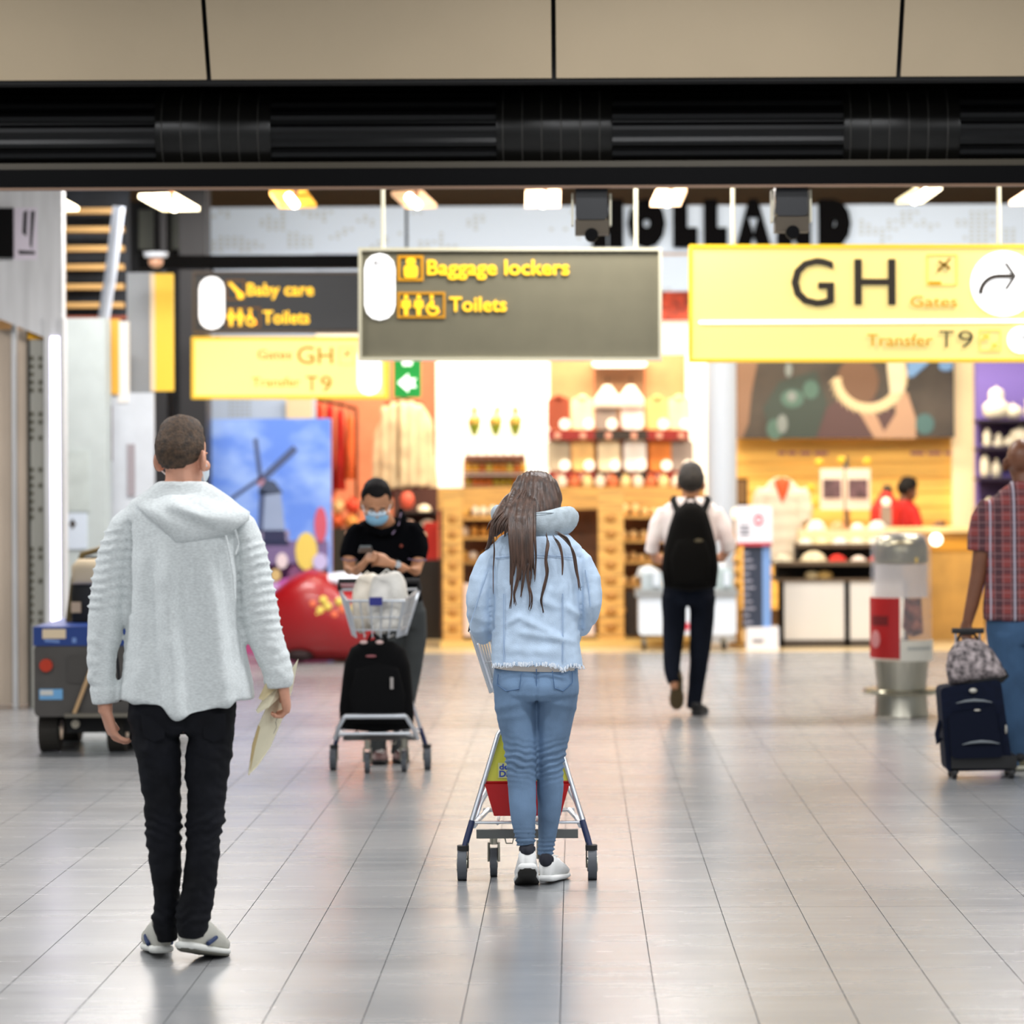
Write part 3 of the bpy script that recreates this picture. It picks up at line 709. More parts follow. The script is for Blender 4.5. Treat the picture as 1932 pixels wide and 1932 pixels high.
# giant red clog
zc = 28.0
clog = thing('giant_clog', 'giant glossy red wooden clog painted with yellow flowers', 'clog', (P(600, 1240, zc).x, zc, 0))
rings = []
for px, top, bot, dep in ((478, 1190, 1206, .05), (490, 1150, 1226, .16), (515, 1118, 1240, .26), (550, 1088, 1246, .33), (585, 1072, 1247, .36), (620, 1082, 1247, .36), (650, 1104, 1247, .35), (690, 1110, 1247, .33), (730, 1106, 1246, .28), (748, 1112, 1243, .2), (756, 1150, 1235, .08)):
    t_, bt = P(px, top, zc), P(px, bot, zc); rings.append(sell(Vector((t_.x, zc, (t_.z+bt.z)/2)), Vector((0, dep, 0)), Vector((0, 0, (t_.z-bt.z)/2)), 20, 2.4))
part('shoe_body', MB().loft(rings), pm('clog_red', (146, 12, 20), .35, coat=.15), clog, smooth='all')
part('foot_opening', MB().ell(P(654, 1094, zc-.05), (.22, .2, .07)), pm('clog_pale', (222, 226, 240), .5), clog)
part('painted_sole_shade', MB().ell(P(566, 1236, zc-.24), (.12, .08, .06)), pm('clog_shade', (30, 6, 8), .8), clog)  # dark blob standing in for the shade under the sole
flow = [(590, 1140), (604, 1152), (618, 1144), (630, 1160), (610, 1132), (640, 1135), (646, 1150), (598, 1160), (660, 1150)]
for i, (px, py) in enumerate(flow):
    part('painted_flower', MB().ell(P(px, py, zc-.352+.02*abs(px-610)/40), (.035, .012, .035)), pm('flower_yellow' if i % 3 else 'flower_orange', (226, 204, 92) if i % 3 else (226, 110, 70), .5), clog)

# red dresses on a rail
def hanging(name, px, w, y0, y1, z, mat, lab, cat, group=None, flare=1.15, hang=True):
    t = thing(name, lab, cat, P(px, y1, z), group)
    m = MB(); rings = []
    for k, (f, ww) in enumerate(((0, .35), (.06, .75), (.3, .85), (.65, .95), (1, flare))):
        cc = P(px, y0+(y1-y0)*f, z); A = Vector((w*ww*z/F_PX, 0, 0)); ring = []
        for i in range(20):
            th = 2*math.pi*i/20; rp = 1+.12*math.sin(5*th+k)*(f)
            ring.append(cc+Vector((A.x*math.cos(th)*rp, .09*math.sin(th)*rp, 0)))
        rings.append(ring)
    part('cloth', m.loft(rings), mat, t, smooth='all')
    if hang:
        a = P(px, y0, z); part('hanger', MB().tube([a+Vector((-w*.5*z/F_PX, 0, -.02)), a, a+Vector((w*.5*z/F_PX, 0, -.02))], .008, 6).tube([a, a+Vector((0, 0, .06)), a+Vector((.02, 0, .085))], .006, 6), M_black, t)
    return t
zr_ = 32.2
rail = thing('clothes_rail', 'black clothes rail carrying red dresses behind the windmill poster', 'rail', (P(640, 1215, zr_).x, zr_, 0))
a, b = P(588, 752, zr_), P(672, 770, zr_)
part('bar', MB().tube([a, b], .015, 8), M_black, rail)
for q in (a, b): part('post', MB().cyl((q.x, q.y, 0), q, .015, n=8), M_black, rail)
for i, (px, y0, y1, cc, nm) in enumerate(((602, 760, 930, (206, 52, 22), 'orange red'), (622, 764, 936, (184, 14, 14), 'deep red'), (642, 772, 925, (196, 34, 20), 'bright red'), (660, 785, 905, (226, 96, 40), 'orange'))):
    hanging('hanging_dress', px, 9.5, y0, y1, zr_-.03*i, pm('dress_%d' % i, cc, .8, var=.1), '%s dress hanging on the rail beside the windmill poster' % nm, 'dress', 'dresses on the rail')
# patterned warm goods under the dresses
rng = random.Random(3)
shelfA = thing('low_shelf', 'dark low shelf under the red dresses beside the poster', 'shelf', (P(645, 1215, 32.0).x, 32.0, 0))
part('body', MB().box((P(624, 0, 32.).x, 31.9, 0), (P(690, 0, 32.).x, 32.5, P(0, 1000, 32.).z)), pm('shelf_dark', (46, 40, 30), .7), shelfA, smooth=False)
for i, (px, py, w, cc, nm) in enumerate(((634, 996, 13, (214, 90, 40), 'orange'), (660, 996, 13, (232, 150, 70), 'amber'), (636, 968, 12, (240, 190, 130), 'cream'), (662, 966, 14, (226, 70, 40), 'red'))):
    a = P(px, py, 31.95); m = MB().ell((a.x, 32.15, a.z+.06), (w*31.95/F_PX, .1, .075)); part('knot', MB().ell((a.x, 32.15, a.z+.14), (.02, .02, .02)), pm('scarf_%d' % i, cc, .7), single('rolled_scarf', m, pm('scarf_%d' % i, cc, .7), '%s rolled scarf piled on the dark low shelf' % nm, 'scarf', 'scarves on the low shelf'))
# big cream jacket on a hanger
zj = 32.4
jk = thing('display_jacket', 'large cream jacket hanging high on the coral wall', 'jacket', P(762, 930, zj))
m = MB()
limb(m, zj, [(762, 758, 0, 22, .06), (762, 770, 0, 40, .09), (762, 800, 0, 44, .12), (762, 850, 0, 48, .13), (765, 905, 0, 52, .14), (766, 920, 0, 50, .14)], e=2.4)
limb(m, zj, [(730, 775, 0, 12, .07), (720, 820, 0, 13, .07), (714, 870, 0, 12, .07), (711, 905, 0, 11, .06)])
limb(m, zj, [(795, 775, 0, 12, .07), (805, 820, 0, 13, .07), (812, 870, 0, 12, .07), (816, 925, 0, 11, .06)])
skin_part('jacket_body', blob(m, .02, 3), pm('jacket_cream', (214, 192, 152), .85, var=.06), jk, disp=lambda c, n: .012*math.sin(pix(c)[0]*.35)+.012*noise.noise(c*7))
a = P(762, 752, zj); part('hanger', MB().tube([a+Vector((-.2, 0, -.06)), a, a+Vector((.2, 0, -.06))], .012, 6).tube([a, a+Vector((0, 0, .1))], .008, 6), M_black, jk)
part('collar_zip', MB().tube([P(751, 760, zj-.09), P(752, 820, zj-.135), P(752, 905, zj-.15)], .012, 6), pm('zip_brown', (120, 92, 60), .6), jk)
hanging('hanging_skirt', 768, 42, 905, 940, zj+.1, pm('skirt_maroon', (112, 20, 12), .8), 'maroon garment hanging below the large cream jacket', 'garment', flare=1.0, hang=False)
# hats and small goods below the jacket
shelfB = thing('display_rack', 'dark display rack below the cream jacket with pale caps on it', 'rack', (P(790, 1215, 31.8).x, 31.8, 0))
part('body', MB().box((P(742, 0, 31.8).x, 31.8, 0), (P(826, 0, 31.8).x, 32.5, P(0, 1060, 31.8).z)), pm('rack_dark', (38, 32, 26), .7), shelfB, smooth=False)
part('red_banner', rect(MB(), 800, 985, 826, 1062, 31.86, .04), pm('banner_red', (206, 42, 26), .6), shelfB, smooth=False)
part('back_board', rect(MB(), 742, 920, 826, 1062, 32.3, .05), pm('rack_brown', (84, 46, 34), .7), shelfB, smooth=False)
for py in (965, 993, 1060):
    part('shelf_board', rect(MB(), 742, py, 826, py+4, 31.9, .42), pm('rack_dark', (38, 32, 26), .7), shelfB, smooth=False)
def cap(px, py, w, z, mat, lab, group):
    t = thing('cap', lab, 'cap', P(px, py, z), group); s = z/F_PX
    a = P(px, py, z)
    part('crown', MB().lathe(a, [(w*s, 0), (w*s, w*s*.35), (w*s*.8, w*s*.75), (w*s*.35, w*s*.95), (.01, w*s)], 16), mat, t, smooth='all')
    part('brim', MB().ell(a+Vector((0, -w*s*.9, .008)), (w*s*.8, w*s*.7, .012)), mat, t)
    return t
for px, py in ((800, 965), (806, 993), (770, 993)):
    cap(px, py, 13, 32.05, pm('cap_cream', (240, 226, 196), .7), 'cream cap on the dark rack below the cream jacket', 'caps on the dark rack')
t = thing('paper_lantern', 'round coral lantern beside the maroon garment', 'lantern', P(768, 962, 31.9), None)
part('globe', MB().ell(P(768, 944, 31.9), (.07, .07, .09)), pm('lantern_coral', (226, 96, 70), .6), t)
part('cap_ring', MB().cyl(P(768, 926, 31.9), P(768, 922, 31.9), .03, n=10), M_woodd, t)

# tulip bunches on the glowing wall
M_green = pm('leaf_green', (150, 178, 50), .6); M_tul = [pm('tulip_o', (214, 140, 50), .6), pm('tulip_g', (176, 160, 60), .6), pm('tulip_y', (232, 196, 60), .6)]
tsh = thing('tulip_shelf', 'white ledge of bottles under the hanging tulip bunches', 'shelf', P(935, 866, ZH-.3))
part('ledge', rect(MB(), 876, 858, 990, 866, ZH-.35, .4), pm('ledge_brown', (112, 66, 46), .6), tsh, smooth=False)
for px, hh in ((895, 0), (935, 1), (972, 0)):
    for (cx_, cy_) in ((px, 800),):
        t = thing('tulip_bunch', 'bunch of orange tulips in a green wrap on the glowing white wall', 'flowers', P(cx_, 822, ZH+.03), 'tulip bunches on the white wall')
        a, b = P(cx_, 822, ZH+.03), P(cx_, 798, ZH+.03)
        part('wrap', MB().cyl(a, b, .02, .075, n=10), M_green, t)
        for k in range(4):
            q = P(cx_-9+6*k, 795-(k % 2)*4, ZH-.06); part('bloom', MB().ell(q, (.024, .024, .035)), M_tul[k % 3], t)
        q = P(cx_+(4 if hh else 0), 772, ZH-.05); part('upper_bloom', MB().ell(q, (.035, .03, .03)), M_tul[1], t); part('stem', MB().cyl(b, q, .006, n=6), M_green, t)
        part('cup', rect(MB(), cx_-8, 776, cx_+8, 792, ZH-.03, .02), pm('cup_white', (250, 244, 226), .6), t, smooth=False)
for i, px in enumerate(range(884, 990, 17)):
    t = single('white_bottle', MB().lathe(P(px, 858, ZH-.2), [(.03, 0), (.034, .08), (.02, .13), (.012, .16), (.013, .2)], 12), pm('bottle_white', (250, 246, 236), .3), 'white bottle standing on the brown ledge of the glowing wall', 'bottle', 'bottles on the brown ledge')
for row, (py, hgt) in enumerate(((890, 24), (916, 20))):
    sh = thing('goods_shelf', ['brown shelf of amber jars on the glowing wall, upper row', 'brown shelf of amber jars above the oak counter, lower row'][row], 'shelf', P(935, py+6, ZH-.35), 'jar shelves')
    part('board', rect(MB(), 874, py, 992, py+5, ZH-.35, .4), M_woodd, sh, smooth=False)
    part('back', rect(MB(), 874, py-hgt, 992, py, ZH+.04, .02), pm('shelf_back', (178, 110, 50), .6), sh, smooth=False)
    for px in range(884, 990, 13):
        a = P(px, py, ZH-.18); cc = rng.choice([(232, 150, 40), (236, 178, 60), (206, 110, 30), (226, 196, 80)] if row == 0 else [(214, 160, 40), (190, 160, 40), (222, 190, 90), (226, 120, 40)])
        j = single('jar', MB().lathe(a, [(.028, 0), (.031, .01), (.031, .07), (.024, .085)], 12), pm('jar_%d_%d_%d' % cc, cc, .25), ['amber jar with a pale lid on the upper brown shelf', 'amber jar with a pale lid on the lower brown shelf'][row], 'jar', 'jars on the %s shelf' % ('upper', 'lower')[row])
        part('lid', MB().cyl(a+Vector((0, 0, .084)), a+Vector((0, 0, .1)), .026, n=12), pm('lid_cream', (250, 226, 170), .4), j)

# oak cabinet run with carved posts and bread racks
ck = thing('oak_cabinet', 'long oak shop cabinet with carved posts and open shelves', 'cabinet', (P(1000, 1225, 30.4).x, 30.4, 0))
zc0 = 30.9
part('top_rail', rect(MB(), 826, 918, 1330, 962, zc0+.3, .1), M_wood, ck, smooth=False)
part('dark_back', MB().box((P(826, 0, zc0+.7).x, zc0+.7, 0), (P(1330, 0, zc0+.7).x, zc0+.75, P(0, 962, zc0).z)), M_woodd, ck, smooth=False)
part('plinth', MB().box((P(826, 0, 30.4).x, 30.3, 0), (P(1330, 0, 30.4).x, 31.5, .06)), pm('plinth_pale', (222, 186, 110), .5), ck, smooth=False)
for px0, px1 in ((831, 868), (1124, 1172), (1006, 1040)):
    a, b = P(px0, 0, 30.5).x, P(px1, 0, 30.5).x; top = P(0, 930, 30.5).z
    po = part('carved_post', MB().box((a, 30.45, .06), (b, 30.65, top)), M_wood, ck, smooth=False)
    for k in range(8):
        zz = .18+k*(top-.3)/8
        part('carved_boss', MB().ell(((a+b)/2, 30.45, zz), ((b-a)*.25, .02, .045), n=8, m=5), pm('carving', (176, 122, 52), .5), po)
M_bread = pm('bread', (232, 196, 132), .6, var=.1, vscale=8)
lv = ((870, 930, (975, 1012, 1058, 1105)), (1140, 1330, (972, 1018, 1058, 1102, 1150)))
for bi, (x0, x1, ys) in enumerate(((868, 1010, (975, 1012, 1058, 1105)), (1168, 1330, (972, 1018, 1058, 1102, 1150)))):
    for py in ys:
        part('shelf_board', rect(MB(), x0, py, x1, py+6, zc0, .6), M_wood, ck, smooth=False)
        if py == ys[-1] : continue
        px = x0+9
        while px < x1-6:
            w = rng.uniform(6.5, 10); h = rng.uniform(.035, .06); a = P(px, py, zc0+.2)
            kind = rng.choice(('bread', 'pale', 'amber')) if bi == 0 else 'bread'
            mt = {'bread': M_bread, 'pale': pm('pack_pale', (244, 232, 206), .5), 'amber': pm('pack_amber', (224, 172, 84), .5)}[kind]
            nm = {'bread': 'round loaf', 'pale': 'pale wrapped cheese', 'amber': 'amber wrapped cheese'}[kind]
            o = single('loaf' if kind == 'bread' else 'cheese_pack', MB().ell(a+Vector((0, 0, h*.95)), (w*zc0/F_PX, .07, h), n=12, m=7), mt, '%s on the %s oak shelf %s' % (nm, {0: 'top', 1: 'second', 2: 'third', 3: 'fourth'}[ys.index(py)], ('between the carved posts', 'of the bread rack')[bi]), 'food', 'food on the oak shelves')
            px += w*2+2
for px0, px1 in ((872, 920), (1176, 1240)):
    part('dark_door', MB().box((P(px0, 0, 30.7).x, 30.75, .08), (P(px1, 0, 30.7).x, 30.8, P(0, 1120, 30.7).z)), pm('door_black', (36, 26, 18), .6), ck, smooth=False)
part('white_door', MB().box((P(870, 0, 30.5).x, 30.5, .1), (P(932, 0, 30.5).x, 30.55, P(0, 1105, 30.5).z)), pm('door_pink', (226, 206, 198), .5), ck, smooth=False)
part('white_door', MB().box((P(1092, 0, 30.5).x, 30.5, .1), (P(1116, 0, 30.5).x, 30.55, P(0, 1110, 30.5).z)), MATS['door_pink'], ck, smooth=False)

# shirt shelves
ss = thing('shirt_shelf', 'two tier shirt shelf with dark red fronts on the coral wall', 'shelf', P(1168, 912, ZH))
for py0, py1 in ((811, 830), (889, 909)):
    for x0, x1, cc in ((1034, 1122, (122, 18, 12)), (1122, 1222, (36, 26, 18)), (1222, 1300, (128, 20, 12))):
        part('shelf_front', rect(MB(), x0, py0, x1, py1, ZH-.3, .02), pm('front_%d_%d_%d' % cc, cc, .6), ss, smooth=False)
    part('shelf_board', rect(MB(), 1034, py0, 1300, py0+4, ZH-.28, .56), M_woodd, ss, smooth=False)
    for px in (1052, 1100, 1148, 1196, 1244, 1286):
        a = P(px, (py0+py1)/2+1, ZH-.31); part('round_tag', MB().cyl(a, a+Vector((0, -.008, 0)), .035, n=16), pm('tag_pale', (196, 140, 120), .5), ss)
part('brown_panel', rect(MB(), 1122, 690, 1216, 800, ZH+.24, .04), pm('panel_brown', (134, 100, 70), .6), ss, smooth=False)
part('lit_header', rrect(MB(), 1118, 668, 1220, 693, ZH+.1, .1, .04), pm('header_glow', (255, 250, 236), .5, emit=1.1), ss)
def shirt(px, y1, w, h, mat, lab, grp, fold=True):
    z = ZH-.15; t = thing('folded_shirt', lab, 'shirt', P(px, y1, z), grp); s = z/F_PX
    a = P(px, y1, z); ww, hh = w*s, h*s
    part('body', MB().rbox((a.x-ww, z-.06, a.z), (a.x+ww, z+.07, a.z+hh), .05, 4), mat, t)
    part('collar', MB().ell((a.x, z-.03, a.z+hh), (ww*.45, .06, .03)), mat, t)
    b = P(px+w*.55, y1-10, z-.075); part('round_tag', MB().cyl(b+Vector((0, .014, 0)), b, .055, n=16), pm('tag_white', (255, 250, 236), .4, emit=.3), t)
cols = {'rust brown': (150, 70, 46), 'cream': (240, 222, 184), 'grey': (150, 136, 128), 'pink white': (250, 230, 226), 'tan': (232, 188, 120), 'pale beige': (238, 214, 172), 'white': (252, 246, 238), 'orange': (220, 128, 56), 'stone grey': (176, 164, 140)}
for y1, h, lst, nm in ((810, 60, ((1054, 'rust brown'), (1099, 'cream'), (1143, 'grey'), (1193, 'pink white'), (1240, 'tan'), (1281, 'pale beige')), 'upper tier of the shirt shelf'),
                       (888, 58, ((1054, 'stone grey'), (1100, 'tan'), (1149, 'cream'), (1198, 'white'), (1246, 'orange'), (1287, 'grey')), 'lower tier of the shirt shelf')):
    for px, cn in lst:
        shirt(px, y1, 21, h, pm('shirt_'+cn.replace(' ', '_'), cols[cn], .8, var=.06), '%s folded shirt on the %s' % (cn, nm), 'shirts on the '+nm)
for px in (1146, 1190):
    t = thing('hooded_top', 'white hooded top hung before the brown panel above the %s shirt' % ('grey' if px == 1146 else 'pink white'), 'clothing', P(px, 760, ZH), 'white tops before the brown panel'); z = ZH-.22
    poly_m = MB().pillow([(P(x, y, z).x, P(x, y, z).z) for x, y in ((px-25, 770), (px-25, 752), (px-6, 727), (px+6, 727), (px+25, 752), (px+25, 770))], z, .05, .05)
    part('shoulders', poly_m, pm('top_white', (255, 246, 232), .8), t)
    part('hanger', MB().tube([P(px, 727, z), P(px, 712, z+.2)], .006, 6), M_black, t)
# goods on the oak top rail
for i, px in enumerate(range(1060, 1300, 24)):
    cc, nm = (((252, 236, 208), 'cream'), ((226, 120, 70), 'coral'), ((250, 220, 150), 'yellow'))[i % 3]
    a = P(px, 918, zc0+.35); single('gift_pouch', MB().lathe(a, [(.04, 0), (.055, .03), (.05, .07), (.022, .1), (.034, .125)], 12), pm('pouch_%d' % (i % 3), cc, .6), '%s gift pouch on top of the oak cabinet' % nm, 'pouch', 'pouches on the oak cabinet')

# ================================================================== pillar and right hand shop
struct('pillar_round', MB().cyl((P(1358, 0, 31.0).x, 31.0, 0), (P(1358, 0, 31.0).x, 31.0, 3.3), 28*31/F_PX, n=32), pm('pillar_blue', (196, 206, 220), .35), 'pale blue grey round pillar between the two shops', smooth=True)
M_yw = pm('yellow_oak_panel', (236, 188, 92), .6, var=.07, vscale=3, stretch=(.4, 1, 5))
yw = struct('wall_oak', rect(MB(), 1384, 540, 1850, 1150, 33.6, .2), M_yw, 'yellow oak panelled wall of the second shop', smooth=False)
for py in range(846, 1010, 28):
    part('panel_board', rect(MB(), 1388, py+1, 1796, py+27, 33.585, .02), M_yw, yw, smooth=False)
m = MB()
for x0, x1 in ((1468, 1482), (1487, 1503), (1509, 1530), (1536, 1562), (1718, 1744), (1750, 1776), (1782, 1796)):
    poly(m, [(x0, 852), (x1, 852), (x1, 858), (x0, 858)], 33.57, .006)
part('wall_print', m, pm('sign_mauve', (150, 96, 110), .6), yw, smooth=False)
wall_px('trim_8', 1798, 540, 1846, 1150, 33.5, .3, pm('cream_post', (248, 226, 178), .6, emit=.25), 'cream post between the oak wall and the purple shop')
# picture billboard
ZI = 33.3
bb = thing('photo_billboard', 'wide blurred photograph of hands and a ring shaped bun over the oak wall', 'billboard', P(1595, 827, ZI))
part('board', rect(MB(), 1390, 600, 1800, 827, ZI, .26), pm('photo_dark', (56, 50, 44), .5, emit=.1, var=.25, vscale=2), bb, smooth=False)
def ph(name, polys, colr, k=0):
    m = MB()
    if name != 'photo_bun' and len(polys) > 1:
        for q in polys: ph(name, [q], colr, k)
        return
    for q in polys: poly(m, q, ZI-.004*(k+1), .004)
    colr = tuple(int(v*.8) for v in colr)
    part(name, m, pm('photo_%d_%d_%d' % colr, colr, .5, emit=.05), bb, smooth=False)
ph('photo_skin_edge', [[(1390, 680), (1430, 680), (1418, 740), (1412, 800), (1400, 827), (1390, 827)]], (150, 116, 92))
ph('photo_teal_shade', [[(1455, 827), (1440, 770), (1470, 720), (1540, 700), (1560, 760), (1540, 827)]], (58, 72, 66))
ph('photo_green_glint', [oval(1495, 752, 22, 18), oval(1530, 735, 15, 18), oval(1462, 810, 16, 20)], (84, 118, 108), 1)
ph('photo_pale_glint', [oval(1488, 698, 7, 14), oval(1476, 800, 10, 18), oval(1494, 748, 9, 10)], (140, 150, 150), 2)
ph('photo_plum_cloth', [[(1540, 827), (1560, 770), (1600, 740), (1680, 760), (1700, 827)]], (92, 66, 66))
ph('photo_arm', [[(1620, 775), (1645, 765), (1668, 815), (1690, 780), (1686, 735), (1712, 740), (1728, 790), (1728, 827), (1650, 827)]], (200, 160, 130), 1)
ph('photo_brown_cup', [oval(1618, 720, 40, 46, 20)], (120, 88, 66), 1)
rr = [math.radians(a) for a in range(-70, 190, 10)]
m = []
for k in range(len(rr)-1):
    o_ = lambda t, r, rx=1.0: (1638+r*1.05*math.cos(t), 712+r*math.sin(t))
    m.append([o_(rr[k], 72), o_(rr[k+1], 72-.5*k), o_(rr[k+1], 50-.1*k), o_(rr[k], 50)])
ph('photo_bun', m, (238, 216, 170), 2)
ph('photo_cuff', [[(1672, 678), (1708, 678), (1706, 740), (1680, 745)]], (246, 230, 196), 3)
ph('photo_blue_light', [[(1712, 678), (1760, 678), (1722, 712), (1712, 710)], oval(1785, 690, 14, 10)], (120, 166, 220), 1)
ph('photo_teal_glint', [oval(1745, 800, 18, 20)], (80, 120, 122), 1)
# counter
ct = thing('oak_counter', 'low yellow oak counter beside the waste bin', 'counter', (P(1760, 1205, 31.2).x, 31.2, 0))
part('front', MB().box((P(1640, 0, 31.2).x, 31.2, 0), (P(1852, 0, 31.2).x, 31.9, P(0, 1010, 31.2).z)), pm('counter_oak', (198, 150, 74), .5, var=.08, vscale=3), ct, smooth=False)
part('top', MB().box((P(1630, 0, 31.1).x, 31.1, P(0, 1012, 31.2).z), (P(1860, 0, 31.1).x, 32.0, P(0, 1004, 31.2).z)), pm('counter_cream', (246, 214, 150), .4), ct, smooth=False)
part('orange_band', rect(MB(), 1640, 1016, 1852, 1040, 31.18, .02), pm('band_orange', (214, 150, 40), .5), ct, smooth=False)
t = thing('counter_lamp', 'small glowing globe lamp on the oak counter', 'lamp', P(1766, 1004, 31.3))
a = P(1766, 1018, 31.0); part('globe', MB().ell(a, (.06, .06, .06)), pm('globe_glow', (255, 248, 226), .4, emit=4), t)
part('arm', MB().tube([a+Vector((0, .05, 0)), a+Vector((0, .35, 0))], .012, 6), M_steel, t)

# display table with hats
dt = thing('display_table', 'display table with pale front panels in black frames and stepped shelves', 'table', (P(1560, 1222, 30.1).x, 30.1, 0))
zt2 = 30.1
for x0, x1 in ((1474, 1588), (1598, 1700)):
    part('front_panel', MB().box((P(x0, 0, zt2).x, zt2, P(0, 1214, zt2).z), (P(x1, 0, zt2).x, zt2+.05, P(0, 1104, zt2).z)), pm('panel_pale', (216, 212, 206), .5), dt, smooth=False)
for x0, x1 in ((1464, 1474), (1588, 1598), (1700, 1708)):
    part('frame_post', MB().box((P(x0, 0, zt2).x, zt2-.01, 0), (P(x1, 0, zt2).x, zt2+.08, P(0, 1100, zt2).z)), M_black, dt, smooth=False)
part('bottom_rail', MB().box((P(1464, 0, zt2).x, zt2-.01, 0), (P(1708, 0, zt2).x, zt2+.9, P(0, 1214, zt2).z)), pm('rail_dark', (70, 60, 50), .6), dt, smooth=False)
part('lower_shelf', MB().box((P(1460, 0, zt2).x, zt2-.02, P(0, 1104, zt2).z), (P(1708, 0, zt2).x, zt2+.9, P(0, 1099, zt2).z)), pm('shelf_brown', (96, 78, 58), .6), dt, smooth=False)
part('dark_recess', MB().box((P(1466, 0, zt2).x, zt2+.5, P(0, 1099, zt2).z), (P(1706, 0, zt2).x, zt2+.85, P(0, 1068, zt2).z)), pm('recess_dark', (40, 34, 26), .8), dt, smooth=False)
part('middle_shelf', MB().box((P(1458, 0, zt2).x, zt2-.02, P(0, 1074, zt2).z), (P(1708, 0, zt2).x, zt2+.9, P(0, 1066, zt2).z)), MATS['shelf_brown'], dt, smooth=False)
part('upper_shelf', MB().box((P(1505, 0, zt2).x, zt2+.3, P(0, 1040, zt2+.3).z), (P(1708, 0, zt2).x, zt2+.9, P(0, 1033, zt2+.3).z)), MATS['shelf_brown'], dt, smooth=False)
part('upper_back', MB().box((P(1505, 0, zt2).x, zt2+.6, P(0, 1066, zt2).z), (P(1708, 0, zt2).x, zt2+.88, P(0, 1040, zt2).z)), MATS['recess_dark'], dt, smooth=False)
def hat(px, py, w, z, cc, nm, where, h=1.0):
    t = thing('knit_hat', '%s knitted hat %s' % (nm, where), 'hat', P(px, py, z), 'knitted hats on the display table'); s = z/F_PX*w
    mt = pm('hat_'+nm.replace(' ', '_'), cc, .85, var=.14, vscale=22)
    a = P(px, py, z)
    part('dome', MB().lathe(a, [(s*.92, .02), (s, s*.5*h), (s*.85, s*1.0*h), (s*.45, s*1.35*h), (.01, s*1.45*h)], 16), mt, t, smooth='all')
    part('cuff', MB().lathe(a, [(s*.95, 0), (s*1.06, .015), (s*1.06, s*.4), (s*.97, s*.46)], 16), mt, t)
for px, w, cc, nm in ((1477, 19, (206, 196, 172), 'stone'), (1535, 24, (222, 206, 170), 'oatmeal'), (1580, 18, (206, 40, 24), 'red'), (1620, 16, (226, 206, 190), 'blush'), (1655, 17, (190, 60, 40), 'brick')):
    hat(px, 1066, w, zt2+.16, cc, nm, 'on the middle shelf of the display table', .75)
for px, w, cc, nm in ((1520, 15, (250, 236, 206), 'cream'), (1552, 16, (244, 214, 160), 'straw'), (1585, 16, (252, 240, 214), 'ivory'), (1618, 16, (236, 220, 190), 'sand'), (1650, 15, (250, 236, 206), 'cream'), (1682, 15, (244, 230, 200), 'pale')):
    hat(px, 1033, w, zt2+.42, cc, nm, 'on the upper shelf of the display table', .8)
for px, w, cc, nm in ((1540, 19, (254, 242, 216), 'white'), (1580, 17, (226, 160, 110), 'apricot'), (1618, 15, (252, 236, 206), 'milk white'), (1655, 18, (250, 240, 216), 'snow white')):
    hat(px, 1008, w, zt2+.66, cc, nm, 'on the crate at the back of the display table', 1.0)
part('back_crate', MB().box((P(1510, 0, zt2).x, zt2+.55, P(0, 1033, zt2+.4).z), (P(1700, 0, zt2).x, zt2+.88, P(0, 1007, zt2+.66).z)), pm('crate_pale', (236, 210, 164), .6), dt, smooth=False)
for px, py, rx, cc, nm in ((1532, 1098, .075, (238, 214, 160), 'pale yellow'), (1556, 1098, .085, (232, 190, 110), 'mustard')):
    a = P(px, py, zt2+.15); t = thing('plush_slipper', '%s plush slipper on the lower shelf of the display table' % nm, 'slipper', a, 'slippers on the lower shelf')
    part('sole', MB().ell(a+Vector((0, 0, .015)), (rx, .11, .015)), pm('slipper_sole', (120, 90, 60), .8), t)
    part('upper', MB().ell(a+Vector((0, .02, .06)), (rx*.95, .09, .05)), pm('slipper_%d' % px, cc, .9), t)
# mannequin with white jacket and orange scarf
zm = 31.4
mq = thing('mannequin_torso', 'headless mannequin in a white padded jacket with an orange scarf', 'mannequin', P(1476, 1010, zm))
m = MB()
limb(m, zm, [(1474, 900, 0, 10, .05), (1474, 912, 0, 26, .1), (1474, 930, 0, 42, .13), (1476, 960, 0, 40, .14), (1478, 1005, 0, 42, .15), (1478, 1066, 0, 44, .15)], e=2.3)
limb(m, zm, [(1440, 922, 0, 14, .08), (1430, 955, -.02, 14, .08), (1430, 995, -.05, 13, .07)])
limb(m, zm, [(1510, 922, 0, 14, .08), (1520, 955, -.02, 14, .08), (1520, 985, -.05, 13, .07)])
skin_part('padded_jacket', blob(m, .018, 3), pm('jacket_white', (228, 214, 190), .8, var=.03), mq, disp=lambda c, n: .004*math.sin(c.z*45))
part('scarf', MB().pillow([(P(x, y, zm).x, P(x, y, zm).z) for x, y in ((1458, 905), (1474, 900), (1490, 905), (1484, 930), (1474, 950), (1466, 930))], zm-.13, .04, .03), pm('scarf_orange', (226, 96, 50), .8), mq)
part('stand', MB().cyl((P(1476, 0, zm).x, zm, 0), (P(1476, 0, zm).x, zm, P(0, 1060, zm).z), .03, n=10), M_steel, mq)
